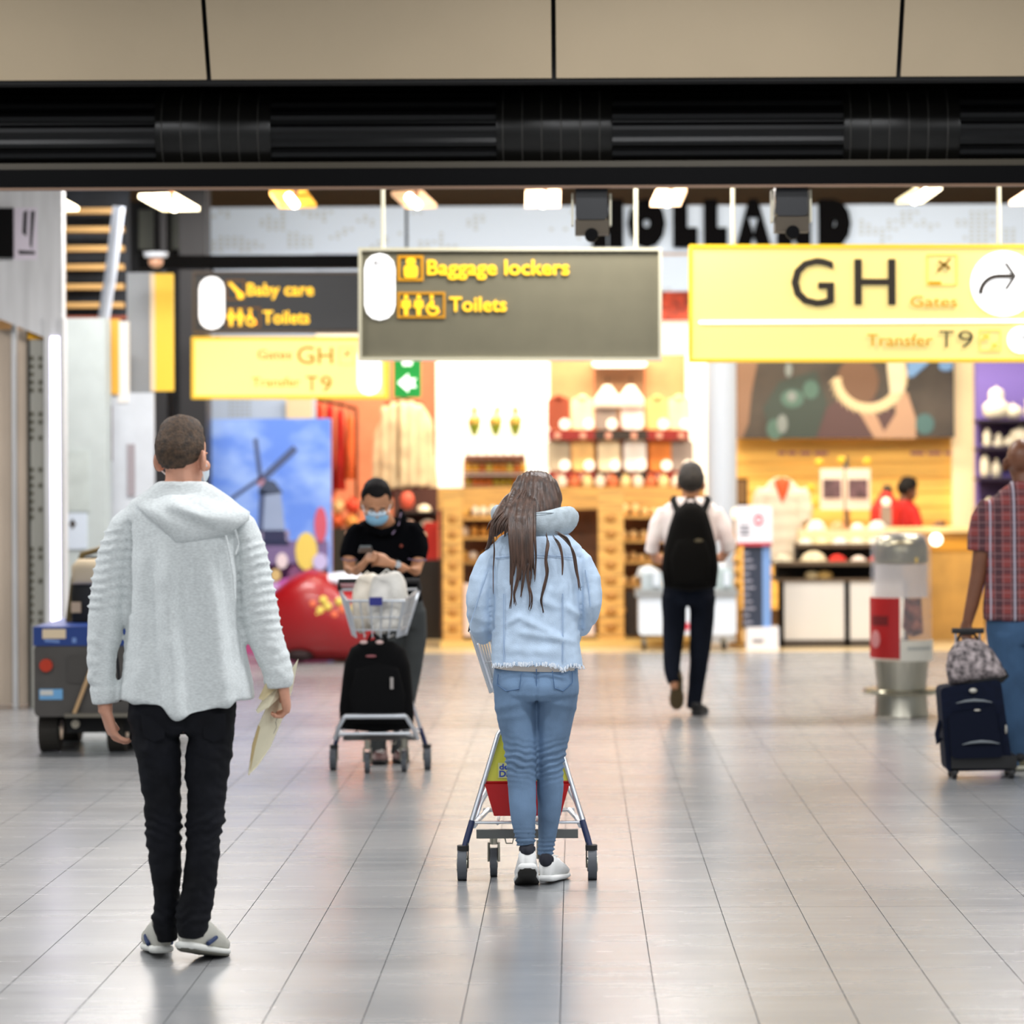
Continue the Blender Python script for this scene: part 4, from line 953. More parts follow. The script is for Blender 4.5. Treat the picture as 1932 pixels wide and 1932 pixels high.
# framed posters on the oak wall and small goods
ps = thing('framed_poster_rack', 'wire rack holding framed dark pictures with white mounts behind the hats', 'rack', P(1596, 1030, 32.6))
part('pole', MB().cyl((P(1596, 0, 32.6).x, 32.6, 0), P(1596, 862, 32.6), .03, n=8), M_steel, ps)
for x0, x1 in ((1548, 1592), (1596, 1642)):
    f_ = part('white_mount', rect(MB(), x0, 884, x1, 962, 32.5, .03), pm('mount_white', (246, 226, 206), .6), ps, smooth=False)
    part('picture', rect(MB(), x0+5, 904, x1-5, 940, 32.49, .012), pm('picture_plum', (92, 70, 76), .6, var=.3, vscale=14), f_, smooth=False)
for px, py in ((1545, 872), (1588, 868), (1636, 870), (1530, 920), (1534, 950)):
    part('paper_flower', MB().ell(P(px, py, 32.55), (.04, .02, .035)), pm('flower_gold', (226, 188, 50), .6), ps)
tv = thing('wall_screen', 'small dark screen on the oak wall beside the round pillar', 'screen', P(1396, 960, 33.0))
part('bezel', rect(MB(), 1388, 903, 1411, 958, 33.0, .05), M_black, tv, smooth=False)
part('display', rect(MB(), 1391, 907, 1408, 950, 32.99, .012), pm('screen_brown', (112, 84, 50), .4), tv, smooth=False)
part('bracket', rect(MB(), 1396, 920, 1404, 940, 33.05, .55), M_black, tv, smooth=False)
# red jackets bust
bt = thing('bust_display', 'red jacket bust with a white collar behind the white hats', 'mannequin', P(1672, 1008, 32.2))
m = MB(); limb(m, 32.2, [(1672, 925, 0, 8, .05), (1672, 940, 0, 18, .1), (1672, 960, 0, 30, .13), (1670, 1008, 0, 30, .13)], e=2.2)
skin_part('red_jacket', blob(m, .02, 3), pm('jacket_red', (206, 34, 26), .7), bt)
part('collar', MB().ell(P(1672, 948, 32.1), (.05, .04, .05)), pm('collar_white', (255, 246, 226), .6, emit=.3), bt)
part('shirt_front', rect(MB(), 1662, 955, 1682, 1006, 32.05, .03), pm('shirt_grey', (210, 196, 176), .7), bt, smooth=False)
part('dark_cap', MB().ell(P(1674, 925, 32.2), (.055, .06, .06)), pm('cap_dark', (60, 48, 30), .7), bt)
part('stand', MB().cyl((P(1672, 0, 32.2).x, 32.35, 0), P(1672, 1004, 32.35), .03, n=8), M_steel, bt)

# purple shop
pw_ = struct('wall_purple', rect(MB(), 1844, 540, 2100, 1150, 32.8, .2), pm('purple_wall', (112, 94, 172), .6, emit=.1), 'purple niche wall of the porcelain shop', smooth=False)
for py in (790, 843, 900, 960):
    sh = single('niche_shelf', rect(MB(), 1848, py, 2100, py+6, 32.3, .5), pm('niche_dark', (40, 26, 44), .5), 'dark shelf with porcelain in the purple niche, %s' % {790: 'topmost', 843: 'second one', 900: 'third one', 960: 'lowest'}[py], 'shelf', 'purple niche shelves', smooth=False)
    part('painted_shelf_shade', rect(MB(), 1848, py+6, 2100, py+48, 32.77, .02), pm('niche_shade', (62, 44, 84), .7), sh, smooth=False)  # darker purple strip painting the shade below each shelf
M_porc = pm('porcelain', (250, 240, 214), .3)
for (px, py, prof, nm) in ((1880, 790, [(.07, 0), (.13, .03), (.14, .13), (.1, .17), (.07, .19), (.08, .25), (.06, .3), (.01, .31)], 'round lidded jar'), (1911, 790, [(.05, 0), (.09, .03), (.09, .1), (.05, .13), (.01, .14)], 'small round pot'), (1945, 790, [(.05, 0), (.07, .05), (.05, .16), (.06, .2)], 'tall vase'),
                           (1863, 843, [(.03, 0), (.05, .03), (.035, .06), (.045, .12), (.02, .17)], 'cream figure'), (1884, 843, [(.05, 0), (.06, .03), (.03, .08), (.03, .12)], 'cream pot'), (1906, 843, [(.05, 0), (.07, .05), (.05, .1)], 'cream bowl'), (1926, 843, [(.07, 0), (.12, .1), (.1, .17), (.02, .2)], 'gold lidded bowl'),
                           (1859, 900, [(.04, 0), (.05, .05), (.045, .16), (.03, .21)], 'tall white house'), (1880, 900, [(.05, 0), (.05, .1), (.01, .17)], 'white gabled house'), (1866, 940, [(.05, 0), (.06, .06), (.02, .1)], 'cream dish')):
    t = thing('porcelain_piece', '%s of porcelain on a shelf of the purple niche' % nm, 'porcelain', P(px, py, 32.5), 'porcelain in the purple niche')
    if py == 940: py = 960
    a = P(px, py, 32.5)
    part('body', MB().lathe(a, prof, 16), M_porc, t, smooth='all')
    part('knob', MB().ell(a+Vector((0, 0, prof[-1][1])), (.02, .02, .02)), M_porc, t)

# ================================================================== free standing things in the hall
# white serving trolley
zv = 29.6
sv = thing('serving_trolley', 'white catering trolley with grey metal top in front of the oak cabinet', 'trolley', (P(1296, 1216, zv).x, zv, 0))
M_tr = pm('trolley_white', (214, 224, 236), .4)
part('cabinet_body', MB().rbox((P(1200, 0, zv).x, zv, P(0, 1204, zv).z), (P(1384, 0, zv).x, zv+.55, P(0, 1130, zv).z), .03), M_tr, sv)
part('metal_top', MB().box((P(1194, 0, zv).x, zv-.02, P(0, 1132, zv).z), (P(1386, 0, zv).x, zv+.57, P(0, 1118, zv).z)), pm('trolley_grey', (168, 172, 174), .35, metal=.6), sv, smooth=False)
for px in (1296, 1340):
    m = MB(); poly(m, oval(px, 1182, 6, 8, 10), zv-.006, .006); part('red_mark', m, pm('mark_red', (196, 50, 70), .6), sv, smooth=False)
for px in (1216, 1368):
    for dy in (.08, .47):
        a = P(px, 1210, zv); part('caster', MB().cyl((a.x-.015, zv+dy, .04), (a.x+.015, zv+dy, .04), .04, n=14), M_rubberb, sv); 
        part('caster_fork', MB().box((a.x-.02, zv+dy-.02, .04), (a.x+.02, zv+dy+.02, .1)), M_steel, sv, smooth=False)
for x0, x1, hgt, lab, cc in ((1206, 1246, 50, 'grey crate with clear film on the catering trolley', (172, 184, 190)), (1344, 1380, 62, 'pale blue container stack on the catering trolley', (170, 186, 188))):
    t = thing('catering_crate', lab, 'crate', (P((x0+x1)/2, 0, zv).x, zv+.25, P(0, 1118, zv).z))
    part('box', MB().box((P(x0, 0, zv).x, zv+.1, P(0, 1118, zv).z), (P(x1, 0, zv).x, zv+.4, P(0, 1118-hgt*.6, zv).z)), pm('crate_%d' % x0, cc, .4, var=.1, vscale=9), t, smooth=False)
    part('film_heap', MB().pillow([(P(x, y, zv).x, P(x, y, zv).z) for x, y in ((x0-6, 1118-hgt*.55), (x0, 1118-hgt*.9), ((x0+x1)/2, 1118-hgt), (x1, 1118-hgt*.8), (x1+3, 1118-hgt*.55))], zv+.25, .1, .1), pm('film_pale', (206, 214, 220), .3), t)
    part('white_cup', MB().cyl((P(x1-12, 0, zv).x, zv+.09, P(0, 1112, zv).z), (P(x1-12, 0, zv).x, zv+.09, P(0, 1085, zv).z), .035, n=12), M_tr, t)
# wooden pole display beside
wp = thing('bead_stand', 'slim wooden stand with round knobs beside the information pillar', 'stand', (P(1388, 1215, 30.4).x, 30.4, 0))
part('pole', MB().cyl((P(1389, 0, 30.4).x, 30.4, .02), P(1389, 975, 30.4), .028, n=10), M_wood, wp)
part('foot', MB().cyl((P(1389, 0, 30.4).x, 30.4, 0), (P(1389, 0, 30.4).x, 30.4, .03), .1, n=16), M_wood, wp)
for py in (1025, 1056, 1078, 1100): part('knob', MB().ell(P(1390, py, 30.37), (.04, .04, .04)), M_wood, wp)
part('top_light', MB().ell(P(1387, 970, 30.4), (.035, .035, .06)), pm('cream_top', (255, 240, 206), .5, emit=.8), wp)
# information pillar
zi = zf(1228)
ip = thing('info_pillar', 'white and navy information pillar with a round red logo on its head board', 'sign', (P(1425, 1228, zi).x, zi, 0))
part('base', MB().box((P(1403, 0, zi).x, zi, 0), (P(1464, 0, zi).x, zi+.3, P(0, 1190, zi).z)), pm('pillar_white', (226, 226, 232), .5), ip, smooth=False)
part('column', MB().box((P(1400, 0, zi).x, zi+.04, P(0, 1190, zi).z), (P(1434, 0, zi).x, zi+.24, P(0, 1030, zi).z)), pm('pillar_navy', (42, 50, 68), .5), ip, smooth=False)
part('blue_edge', MB().box((P(1434, 0, zi).x, zi+.04, P(0, 1190, zi).z), (P(1450, 0, zi).x, zi+.24, P(0, 1030, zi).z)), pm('pillar_lightblue', (116, 152, 206), .5), ip, smooth=False)
hb = part('head_board', rrect(MB(), 1390, 954, 1457, 1030, zi, .2, .03), pm('head_white', (230, 228, 236), .5), ip)
part('red_line', rect(MB(), 1392, 1023, 1456, 1030, zi-.006, .006), pm('line_red', (186, 60, 70), .5), ip, smooth=False)
m = MB()
o1 = oval(1431, 981, 9, 11, 20); i1 = oval(1431, 981, 5, 6, 20)
for k in range(20): poly(m, [o1[k], o1[(k+1) % 20], i1[(k+1) % 20], i1[k]], zi-.006, .006)
part('round_logo', m, pm('logo_red', (206, 56, 80), .5), hb, smooth=False)
m = MB()
for y in (990, 998, 1006): poly(m, [(1396, y), (1414, y), (1414, y+4), (1396, y+4)], zi-.006, .006)
part('head_print', m, pm('print_grey', (120, 120, 130), .6), hb, smooth=False)
m = MB()
for k, y in enumerate(range(1042, 1180, 13)): poly(m, [(1402, y), (1414+5*(k % 3), y), (1414+5*(k % 3), y+4), (1402, y+4)], zi+.034, .006)
part('column_print', m, pm('print_pale', (150, 150, 166), .6), ip, smooth=False)
m = MB(); poly(m, [(1420, 1206), (1440, 1206), (1440, 1212), (1420, 1212)], zi-.006, .006); part('base_print', m, MATS['print_grey'], ip, smooth=False)

# waste bin
zw = zf(1350, 1695); s_ = zw/F_PX; cx_ = P(1695, 0, zw).x
wb = thing('waste_bin', 'clear cylinder waste bin with steel cap, red label and floor ring', 'bin', (cx_, zw, 0))
H_ = lambda py: P(1695, py, zw).z
part('pedestal', MB().lathe((cx_, zw, 0), [(52*s_, 0), (50*s_, .02), (48*s_, H_(1306)), (47*s_, H_(1290)), (52*s_, H_(1245))], 32), M_steel, wb)
part('foot_ring', MB().lathe((cx_, zw, H_(1308)), [(46*s_, 0), (72*s_, .0), (74*s_, .018), (72*s_, .034), (46*s_, .034)], 36), pm('ring_steel', (196, 192, 172), .25, metal=1.), wb)
part('clear_tube', MB().lathe((cx_, zw, H_(1245)), [(57*s_, 0), (58*s_, .01), (58*s_, H_(1030)-H_(1245)), (54*s_, H_(1014)-H_(1245)), (40*s_, H_(1006)-H_(1245)), (.01, H_(1003)-H_(1245))], 36), M_glass, wb, smooth='all')
part('steel_cap', MB().lathe((cx_, zw, H_(1062)), [(50*s_, 0), (51*s_, .01), (51*s_, H_(1030)-H_(1062)), (46*s_, H_(1016)-H_(1062)), (30*s_, H_(1008)-H_(1062)), (.01, H_(1006)-H_(1062))], 32), pm('cap_steel', (150, 144, 120), .28, metal=1.), wb, smooth='all')
lf = part('liner_bag', MB().lathe((cx_, zw, H_(1126)), [(50*s_, 0), (49*s_, .1), (50*s_, H_(1064)-H_(1126))], 28), pm('liner_pale', (226, 220, 218), .5, alpha=.6), wb)
def arcpatch(a0, a1, y0, y1, r, mat, name):
    n = 14; rings = []
    for py in (y0, y1):
        rings.append([Vector((cx_+r*math.cos(math.radians(a0+(a1-a0)*k/n)), zw+r*math.sin(math.radians(a0+(a1-a0)*k/n)), H_(py))) for k in range(n+1)]+[Vector((cx_+(r-.006)*math.cos(math.radians(a1-(a1-a0)*k/n)), zw+(r-.006)*math.sin(math.radians(a1-(a1-a0)*k/n)), H_(py))) for k in range(n+1)])
    return part(name, MB().loft(rings), mat, wb)
arcpatch(182, 262, 1126, 1240, 59.5*s_, pm('label_red', (178, 22, 24), .4), 'red_label')
arcpatch(262, 355, 1206, 1245, 59.5*s_, pm('label_white', (224, 222, 212), .5), 'white_label')
arcpatch(200, 240, 1160, 1178, 60.5*s_, pm('label_darkred', (112, 10, 14), .5), 'label_print')
arcpatch(275, 330, 1218, 1224, 60.5*s_, pm('print_pale2', (178, 180, 176), .6), 'white_label_print')
part('leaf_print', MB().ell(P(1652, 1206, zw-.19), (.03, .008, .06)), pm('leaf_pink', (226, 150, 150), .5), wb)
part('rubbish', MB().pillow([(P(x, y, zw).x, P(x, y, zw).z) for x, y in ((1706, 1130), (1738, 1128), (1742, 1195), (1722, 1202), (1702, 1185))], zw, .08, .08), pm('rubbish_brown', (122, 76, 60), .7, var=.5, vscale=16), wb)
part('yellow_sticker', arc if False else rect(MB(), 1722, 1052, 1732, 1062, zw-.165, .01), pm('sticker_yellow', (220, 180, 20), .5), wb, smooth=False)

# airport tug on the left
zt3 = zf(1424, 150); s3_ = zt3/F_PX
tg = thing('electric_tug', 'dark grey electric tug with a blue top edge, red lamp and beige seat', 'vehicle', (P(150, 1424, zt3).x, zt3+.5, 0))
X = lambda px: P(px, 1200, zt3).x
Zp = lambda py: P(150, py, zt3).z
M_tug = pm('tug_grey', (74, 70, 66), .5, var=.05)
part('body', MB().rbox((X(64), zt3, Zp(1352)), (X(300), zt3+1.2, Zp(1216)), .03), M_tug, tg)
part('blue_rim', MB().box((X(63), zt3-.01, Zp(1218)), (X(300), zt3+1.2, Zp(1182))), pm('tug_blue', (24, 58, 128), .4), tg, smooth=False)
part('label_plate', rect(MB(), 80, 1187, 124, 1205, zt3-.015, .01), pm('plate_cream', (226, 204, 170), .6), tg, smooth=False)
m = MB(); poly(m, [(84, 1206), (112, 1208), (112, 1213), (84, 1211)], zt3-.014, .006); poly(m, [(136, 1203), (144, 1203), (144, 1213), (136, 1213)], zt3-.014, .006); part('rim_print', m, pm('rim_print', (110, 140, 196), .6), tg, smooth=False)
a = P(88, 1255, zt3); lamp_o = part('tail_lamp', MB().cyl((a.x, zt3-.03, a.z), (a.x, zt3+.01, a.z), .038, n=18), pm('lamp_red', (186, 52, 22), .3), tg)
part('blue_sticker', rect(MB(), 74, 1300, 118, 1320, zt3-.006, .008), pm('sticker_blue', (110, 168, 214), .5), tg, smooth=False)
part('sticker_print', rect(MB(), 76, 1302, 100, 1312, zt3-.012, .008), pm('sticker_white', (206, 206, 200), .5), tg, smooth=False)
part('front_panel', rrect(MB(), 126, 1236, 220, 1290, zt3-.008, .01, .02), pm('tug_panel', (66, 62, 58), .5), tg)
part('chassis', MB().box((X(120), zt3+.1, Zp(1385)), (X(290), zt3+1.15, Zp(1352))), M_blackm, tg, smooth=False)
part('tow_step', MB().box((X(124), zt3-.06, Zp(1352)), (X(290), zt3+.1, Zp(1345))), pm('step_grey', (110, 104, 92), .5), tg, smooth=False)
part('fog_lamp', MB().cyl((P(138, 1368, zt3).x, zt3+.08, Zp(1368)), (P(138, 1368, zt3).x, zt3+.12, Zp(1368)), .025, n=12), pm('fog_cream', (206, 196, 176), .4), tg)
part('pull_rod', MB().tube([P(140, 1346, zt3-.04), P(172, 1262, zt3-.04)], .012, 8), pm('rod_wood', (200, 164, 120), .5), tg)
for px0, px1, dy in ((66, 102, .22), (196, 228, .22), (66, 102, 1.0), (196, 228, 1.0)):
    w_ = part('wheel', MB().cyl((X(px0), zt3+dy, .135), (X(px1), zt3+dy, .135), .135, n=26), pm('tyre', (40, 36, 30), .8), tg)
    part('hub', MB().cyl((X(px0)-.006, zt3+dy, .135), (X(px1)+.006, zt3+dy, .135), .06, n=16), M_steel, w_)
st_ = part('seat_back', MB().pillow([(P(x, y, zt3+.55).x, P(x, y, zt3+.55).z) for x, y in ((136, 1186), (134, 1120), (140, 1075), (160, 1058), (196, 1058), (210, 1080), (214, 1186))], zt3+.55, .06, .05), pm('seat_black', (24, 22, 22), .6), tg)
part('headrest', MB().pillow([(P(x, y, zt3+.53).x, P(x, y, zt3+.53).z) for x, y in ((138, 1102), (138, 1068), (150, 1054), (190, 1054), (202, 1070), (202, 1102))], zt3+.47, .04, .04), pm('seat_beige', (208, 190, 160), .7), st_)
part('seat_tag', rect(MB(), 134, 1136, 152, 1156, zt3+.475, .02), pm('tag_beige', (196, 170, 140), .6), st_, smooth=False)
part('roll_hoop', MB().tube([P(128, 1186, zt3+.6), P(140, 1090, zt3+.6), P(156, 1046, zt3+.6), P(190, 1036, zt3+.6), P(224, 1046, zt3+.6), P(234, 1186, zt3+.6)], .02, 8), pm('hoop_olive', (110, 92, 50), .5), tg)
part('steering_column', MB().tube([P(190, 1186, zt3+.85), P(186, 1070, zt3+.75)], .02, 8), M_black, tg)
part('steering_wheel', MB().tube([P(176+22*math.cos(t), 1062+9*math.sin(t), zt3+.75) for t in [k*math.pi/8 for k in range(17)]], .012, 6), M_black, tg)

# ================================================================== luggage carts
M_cchrome = pm('cart_chrome', (214, 218, 224), .32, metal=.9)
def cart(label, rear_px, rear_py, forward, group='luggage carts'):
    """local frame: x across, y towards the cart's front, origin on the floor midway between the rear wheels"""
    zz = zf(rear_py, rear_px); o = P(rear_px, rear_py, zz); o.z = 0
    t = thing('luggage_cart', label, 'cart', o, group)
    sg = 1 if forward else -1
    T = lambda x, y, z: Vector((o.x+x*sg, o.y+y*sg, z))
    TT = lambda L: [T(*p) for p in L]
    def bx(name, a, b, mat, par=t): return part(name, MB().box(T(*a), T(*b)), mat, par, smooth=False)
    for s in (-1, 1):
        w = part('rear_wheel', MB().cyl(T(s*.262-.018, 0, .063), T(s*.262+.018, 0, .063), .063, n=24), M_rubber, t)
        part('hub', MB().cyl(T(s*.262-.021, 0, .063), T(s*.262+.021, 0, .063), .03, n=16), M_steel, w)
        part('wheel_cap', MB().cyl(T(s*.262-.022, 0, .085), T(s*.262+.022, 0, .085), .066, n=20).xf(Matrix()) if False else MB().loft([sell(T(s*.258, .0, zc_), Vector((.024, 0, 0)), Vector((0, .03, 0)), 12, 3) for zc_ in (.118, .14)]), M_rubberb, t)
        part('leg', MB().tube(TT([(s*.252, 0, .13), (s*.243, .01, .165), (s*.222, .03, .235)]), .013, 10), pm('cart_navy', (34, 46, 84), .4), t)
        part('fork_plate', MB().loft([sell(T(s*(.262-.024), 0, zc_), Vector((.003, 0, 0)), Vector((0, .018, 0)), 8, 3) for zc_ in (.05, .15)]), M_steel, t)
        part('frame_tube', MB().tube(TT([(s*.225, .03, .23), (s*.175, .075, .39), (s*.118, .115, .575), (s*.105, .12, .592)]), .0105, 10), M_cchrome, t)
        part('side_rail', MB().tube(TT([(s*.215, .03, .215), (s*.2, .3, .215), (s*.17, .44, .235)]), .011, 10), M_cchrome, t)
        part('bumper_arm', MB().tube(TT([(s*.225, .36, .2), (s*.20, .42, .27), (s*.165, .45, .33)]), .012, 10), M_cchrome, t)
    for k, (fx, fy) in enumerate(((-.138, .12), (.06, .2))):
        w = part('swivel_wheel', MB().cyl(T(fx-.014, fy, .058), T(fx+.014, fy, .058), .058, n=22), M_rubber, t)
        part('hub', MB().cyl(T(fx-.016, fy, .058), T(fx+.016, fy, .058), .025, n=14), M_steel, w)
        part('swivel_fork', MB().tube(TT([(fx-.02, fy, .06), (fx-.02, fy, .135), (fx+.02, fy, .135), (fx+.02, fy, .06)]), .006, 6).cyl(T(fx, fy, .13), T(fx, fy, .18), .016), M_steel, t)
    part('top_bar', MB().tube(TT([(-.105, .12, .592), (.105, .12, .592)]), .0105, 10), M_cchrome, t)
    part('bumper_bar', MB().tube(TT([(-.165, .45, .33), (.165, .45, .33)]), .014, 10), M_cchrome, t)
    part('cross_bar', MB().tube(TT([(-.222, .03, .228), (.222, .03, .228)]), .006, 8), M_cchrome, t)
    bx('axle_beam', (-.205, .015, .165), (.205, .045, .2), pm('beam_grey', (92, 94, 92), .5))
    part('hook', MB().tube(TT([(-.09, .02, .165), (-.085, .02, .145), (-.06, .02, .145), (-.055, .02, .165)]), .003, 6), M_steel, t)
    # load deck
    for k in range(4): part('deck_wire', MB().tube(TT([(-.12+.08*k, .05, .22), (-.12+.08*k, .42, .235)]), .006, 6), M_cchrome, t)
    part('deck_front_bar', MB().tube(TT([(-.19, .44, .235), (.19, .44, .235)]), .009, 8), M_cchrome, t)
    # advertising panel
    pan = MB().loft([TT([(-.172, .078, .388), (.172, .078, .388), (.112, .122, .585), (-.112, .122, .585)]), TT([(-.172, .084, .388), (.172, .084, .388), (.112, .128, .585), (-.112, .128, .585)])])
    ap_ = part('advert_panel', pan, pm('panel_yellow', (206, 202, 62), .4), t, smooth=False)
    part('panel_edge', MB().tube(TT([(-.175, .08, .385), (.175, .08, .385)]), .006, 6), M_red, ap_)
    # red tray
    tr = MB().loft([TT([(-.135, .07, .25), (.135, .07, .25), (.135, .2, .25), (-.135, .2, .25)]), TT([(-.172, .06, .38), (.172, .06, .38), (.172, .22, .38), (-.172, .22, .38)])])
    part('red_tray', tr, pm('tray_red', (186, 14, 18), .35), t, smooth=False)
    # column and wire basket
    part('column', MB().tube(TT([(0, .125, .59), (0, .16, .76), (0, .2, .95)]), .02, 10), pm('cart_dark', (52, 52, 58), .5), t)
    bk = part('basket_rim', MB().tube(TT([(-.222, 0, 1.0), (-.155, .34, .95), (.155, .34, .95), (.222, 0, 1.0), (-.222, 0, 1.0)]), .008, 8), M_cchrome, t)
    for s in (-1, 1):
        pl = MB().loft([TT([(s*.222, .02, .985), (s*.16, .32, .94), (s*.12, .3, .76), (s*.145, .06, .745)]), TT([(s*.216, .02, .985), (s*.154, .32, .94), (s*.114, .3, .76), (s*.139, .06, .745)])]) if False else None
        for k in range(7):
            f_ = k/6
            part('basket_wire', MB().tube(TT([(s*(.222-.067*f_), .34*f_, 1.0-.05*f_), (s*(.145-.03*f_), .06+.24*f_, .75)]), .0045 if k else .008, 6), M_cchrome, bk)
        part('side_strip', MB().loft([TT([(s*.206, .03, .94), (s*.2, .06, .95), (s*.145, .09, .77), (s*.15, .06, .76)]), TT([(s*.2, .03, .94), (s*.194, .06, .95), (s*.139, .09, .77), (s*.144, .06, .76)])]), pm('strip_white', (226, 230, 238), .3), bk, smooth=False)
    for k in range(6):
        x = -.11+.044*k
        part('basket_wire', MB().tube(TT([(x*1.35, .34, .95), (x, .3, .75), (x*1.2, .06, .75)]), .0045, 6), M_cchrome, bk)
    for zz_, f_ in ((.87, .5), (.8, .8)):
        part('basket_hoop', MB().tube(TT([(-.145-.077*(1-f_), .06*f_, zz_), (-.12-.035*(1-f_), .3+.04*(1-f_), zz_-.01), (.12+.035*(1-f_), .3+.04*(1-f_), zz_-.01), (.145+.077*(1-f_), .06*f_, zz_)]), .004, 6), M_cchrome, bk)
    part('rim_clip', MB().box(T(-.035, .325, .925), T(.035, .36, .97)), pm('clip_blue', (36, 40, 120), .4), t, smooth=False)
    part('handle_bar', MB().tube(TT([(-.222, .03, 1.0), (-.222, .06, 1.05), (.222, .06, 1.05), (.222, .03, 1.0)]), .014, 10), M_rubberb, t)
    return t, T, ap_
c1, T1, ap1 = cart('chrome luggage cart with yellow advert panel pushed by the woman in denim', 995, 1660, True)
# print on the advert panel
def panel_text(body, x0, x1, z0, h):
    me = text_mesh(body, 1.0, .03); xs = [v.co.x for v in me.vertices]; a, b = min(xs), max(xs)
    for bold, mt, dy in ((0, 'print_blue', 0),):
        for v in me.vertices:
            zz_ = z0+v.co.y*h/.7; yy = .078+(zz_-.388)/(.585-.388)*.044
            v.co = T1(x0+(v.co.x-a)/(b-a)*(x1-x0), yy-.004-v.co.z*.5, zz_)-ORIG[ap1]
    me.materials.clear(); me.materials.append(pm('print_blue', (44, 70, 170), .5)); me.update()
    part('lettering', None, None, ap1, me=me)
part('white_halo', MB().loft([[T1(x, .078+(z-.388)/.197*.044-.0035, z) for x, z in ((-.118, .402), (.03, .402), (.03, .463), (-.118, .463))], [T1(x, .078+(z-.388)/.197*.044-.0015, z) for x, z in ((-.118, .402), (.03, .402), (.03, .463), (-.118, .463))]]), pm('halo_pale', (214, 214, 150), .5), ap1, smooth=False)
panel_text('de', -.113, -.075, .437, .022); panel_text('Di', -.113, -.078, .408, .024); panel_text('n', .0, .022, .408, .018)

# ================================================================== people
SKIN1 = pm('skin_fair', (206, 150, 124), .5, var=.06, vscale=9)
SKIN2 = pm('skin_tan', (190, 134, 98), .5, var=.06, vscale=9)
SKIN3 = pm('skin_brown', (112, 70, 48), .45, var=.08, vscale=9)
def head(mb, c, yaw=0., pitch=0., s=1.0, ears=True):
    """skull, jaw, nose, lips, brow and ears; faces +y when yaw = 0; pitch > 0 looks down. returns the frame"""
    M = Matrix.Rotation(yaw, 3, 'Z') @ Matrix.Rotation(-pitch, 3, 'X')
    c = Vector(c)
    def e(p, r, tilt=None): mb.ell(c+M @ (Vector(p)*s), tuple(v*s for v in r), M @ tilt if tilt else M, n=16, m=11)
    e((0, -.005, .012), (.077, .096, .094)); e((0, .018, -.05), (.064, .072, .075)); e((0, .04, -.095), (.045, .045, .034))
    e((0, .085, -.002), (.05, .012, .01)); e((0, .098, -.045), (.012, .016, .024)); e((0, .088, -.022), (.009, .012, .03)); e((0, .083, -.083), (.023, .01, .009))
    e((-.045, .06, -.045), (.025, .025, .022)); e((.045, .06, -.045), (.025, .025, .022))
    if ears:
        for sd in (-1, 1): e((sd*.084, -.006, -.03), (.011, .024, .037), Matrix.Rotation(sd*.6, 3, 'Z'))
    return c, M, s
def eyes(fr, parent):
    c, M, s = fr
    for sd in (-1, 1):
        o = part('eye', MB().ell(c+M @ (Vector((sd*.031, .079, -.022))*s), (.012*s,)*3), pm('eye_white', (225, 220, 215), .2), parent)
        part('iris', MB().ell(c+M @ (Vector((sd*.031, .0895, -.023))*s), (.0055*s, .003*s, .0055*s), M), pm('eye_dark', (40, 26, 20), .2), o)
def short_hair(fr, parent, mat, nape=-.06, thick=.012, top=.02, front=.055, rough=.004):
    """cropped hair: a cap that dives under the skin outside the hairline"""
    c, M, s = fr; mb = MB(); n, m = 48, 30; rings = []
    for j in range(m+1):
        t = math.pi*(j+.05)/(m+.1)-math.pi/2; ring = []
        for i in range(n):
            d = Vector((math.cos(t)*math.cos(2*math.pi*i/n), math.cos(t)*math.sin(2*math.pi*i/n), math.sin(t)))
            base = Vector((d.x*.077, d.y*.096-.005, d.z*.094+.012))
            line = nape if d.y < .0 else nape+(front-nape)*sstep(0, .55, d.y)
            side = abs(d.x)*(1-abs(d.y)); line = line+.035*side*(d.y > -.5)
            k = sstep(line-.012, line+.012, base.z)
            grow = thick*(.35+.65*sstep(line, line+.06, base.z))+top*sstep(.05, .1, base.z)*.6
            r = (1-k)*-.012+k*(grow+rough*noise.noise(d*22)+rough*.6*noise.noise(d*60))
            ring.append(c+M @ ((base+d*r)*s))
        rings.append(ring)
    return part('hair', mb.loft(rings), mat, parent, smooth='all')
def hand(mb, wrist, d, nrm, thumb, s=1.0, curl=.5, spread=.0):
    """palm and five bent fingers. d: direction of the hand, nrm: back of the hand, thumb: side the thumb leaves"""
    d = Vector(d).normalized(); th = Vector(thumb); th = (th-d*th.dot(d)).normalized(); nb = d.cross(th).normalized()
    if nb.dot(Vector(nrm)) < 0: nb = -nb
    w = Vector(wrist); pal = -nb
    mb.loft([sell(w+d*(x*s), th*(a*s), nb*(b*s), 14, 2.6) for x, a, b in ((-.03, .026, .02), (0, .028, .019), (.03, .038, .017), (.065, .042, .016), (.088, .04, .013))])
    for k, (o_, L) in enumerate(((.034, .070), (.0118, .079), (-.0108, .073), (-.033, .057))):
        p = w+d*(.078*s)+th*(o_*s); ang = curl*.5+.08*k*curl; dirn = d; pts = [p-d*(.015*s), p]
        for sg_, ln in enumerate((.45, .32, .25)):
            q = d*math.cos(ang)+pal*math.sin(ang); p = p+q*(L*ln*s)+th*(spread*(o_)*ln*s*2); pts.append(p); ang += curl*(.85-.15*sg_)
        mb.tube(pts, [.009*s, .009*s, .0085*s, .0078*s, .0062*s], 8)
    p = w+d*(.012*s)+th*(.024*s); q1 = (d*.62+th*.62+pal*.35).normalized(); q2 = (d*.95+th*.12+pal*.4).normalized()
    mb.tube([p, p+q1*(.036*s), p+q1*(.036*s)+q2*(.032*s), p+q1*(.036*s)+q2*(.058*s)], [.014*s, .0125*s, .0105*s, .0078*s], 8)
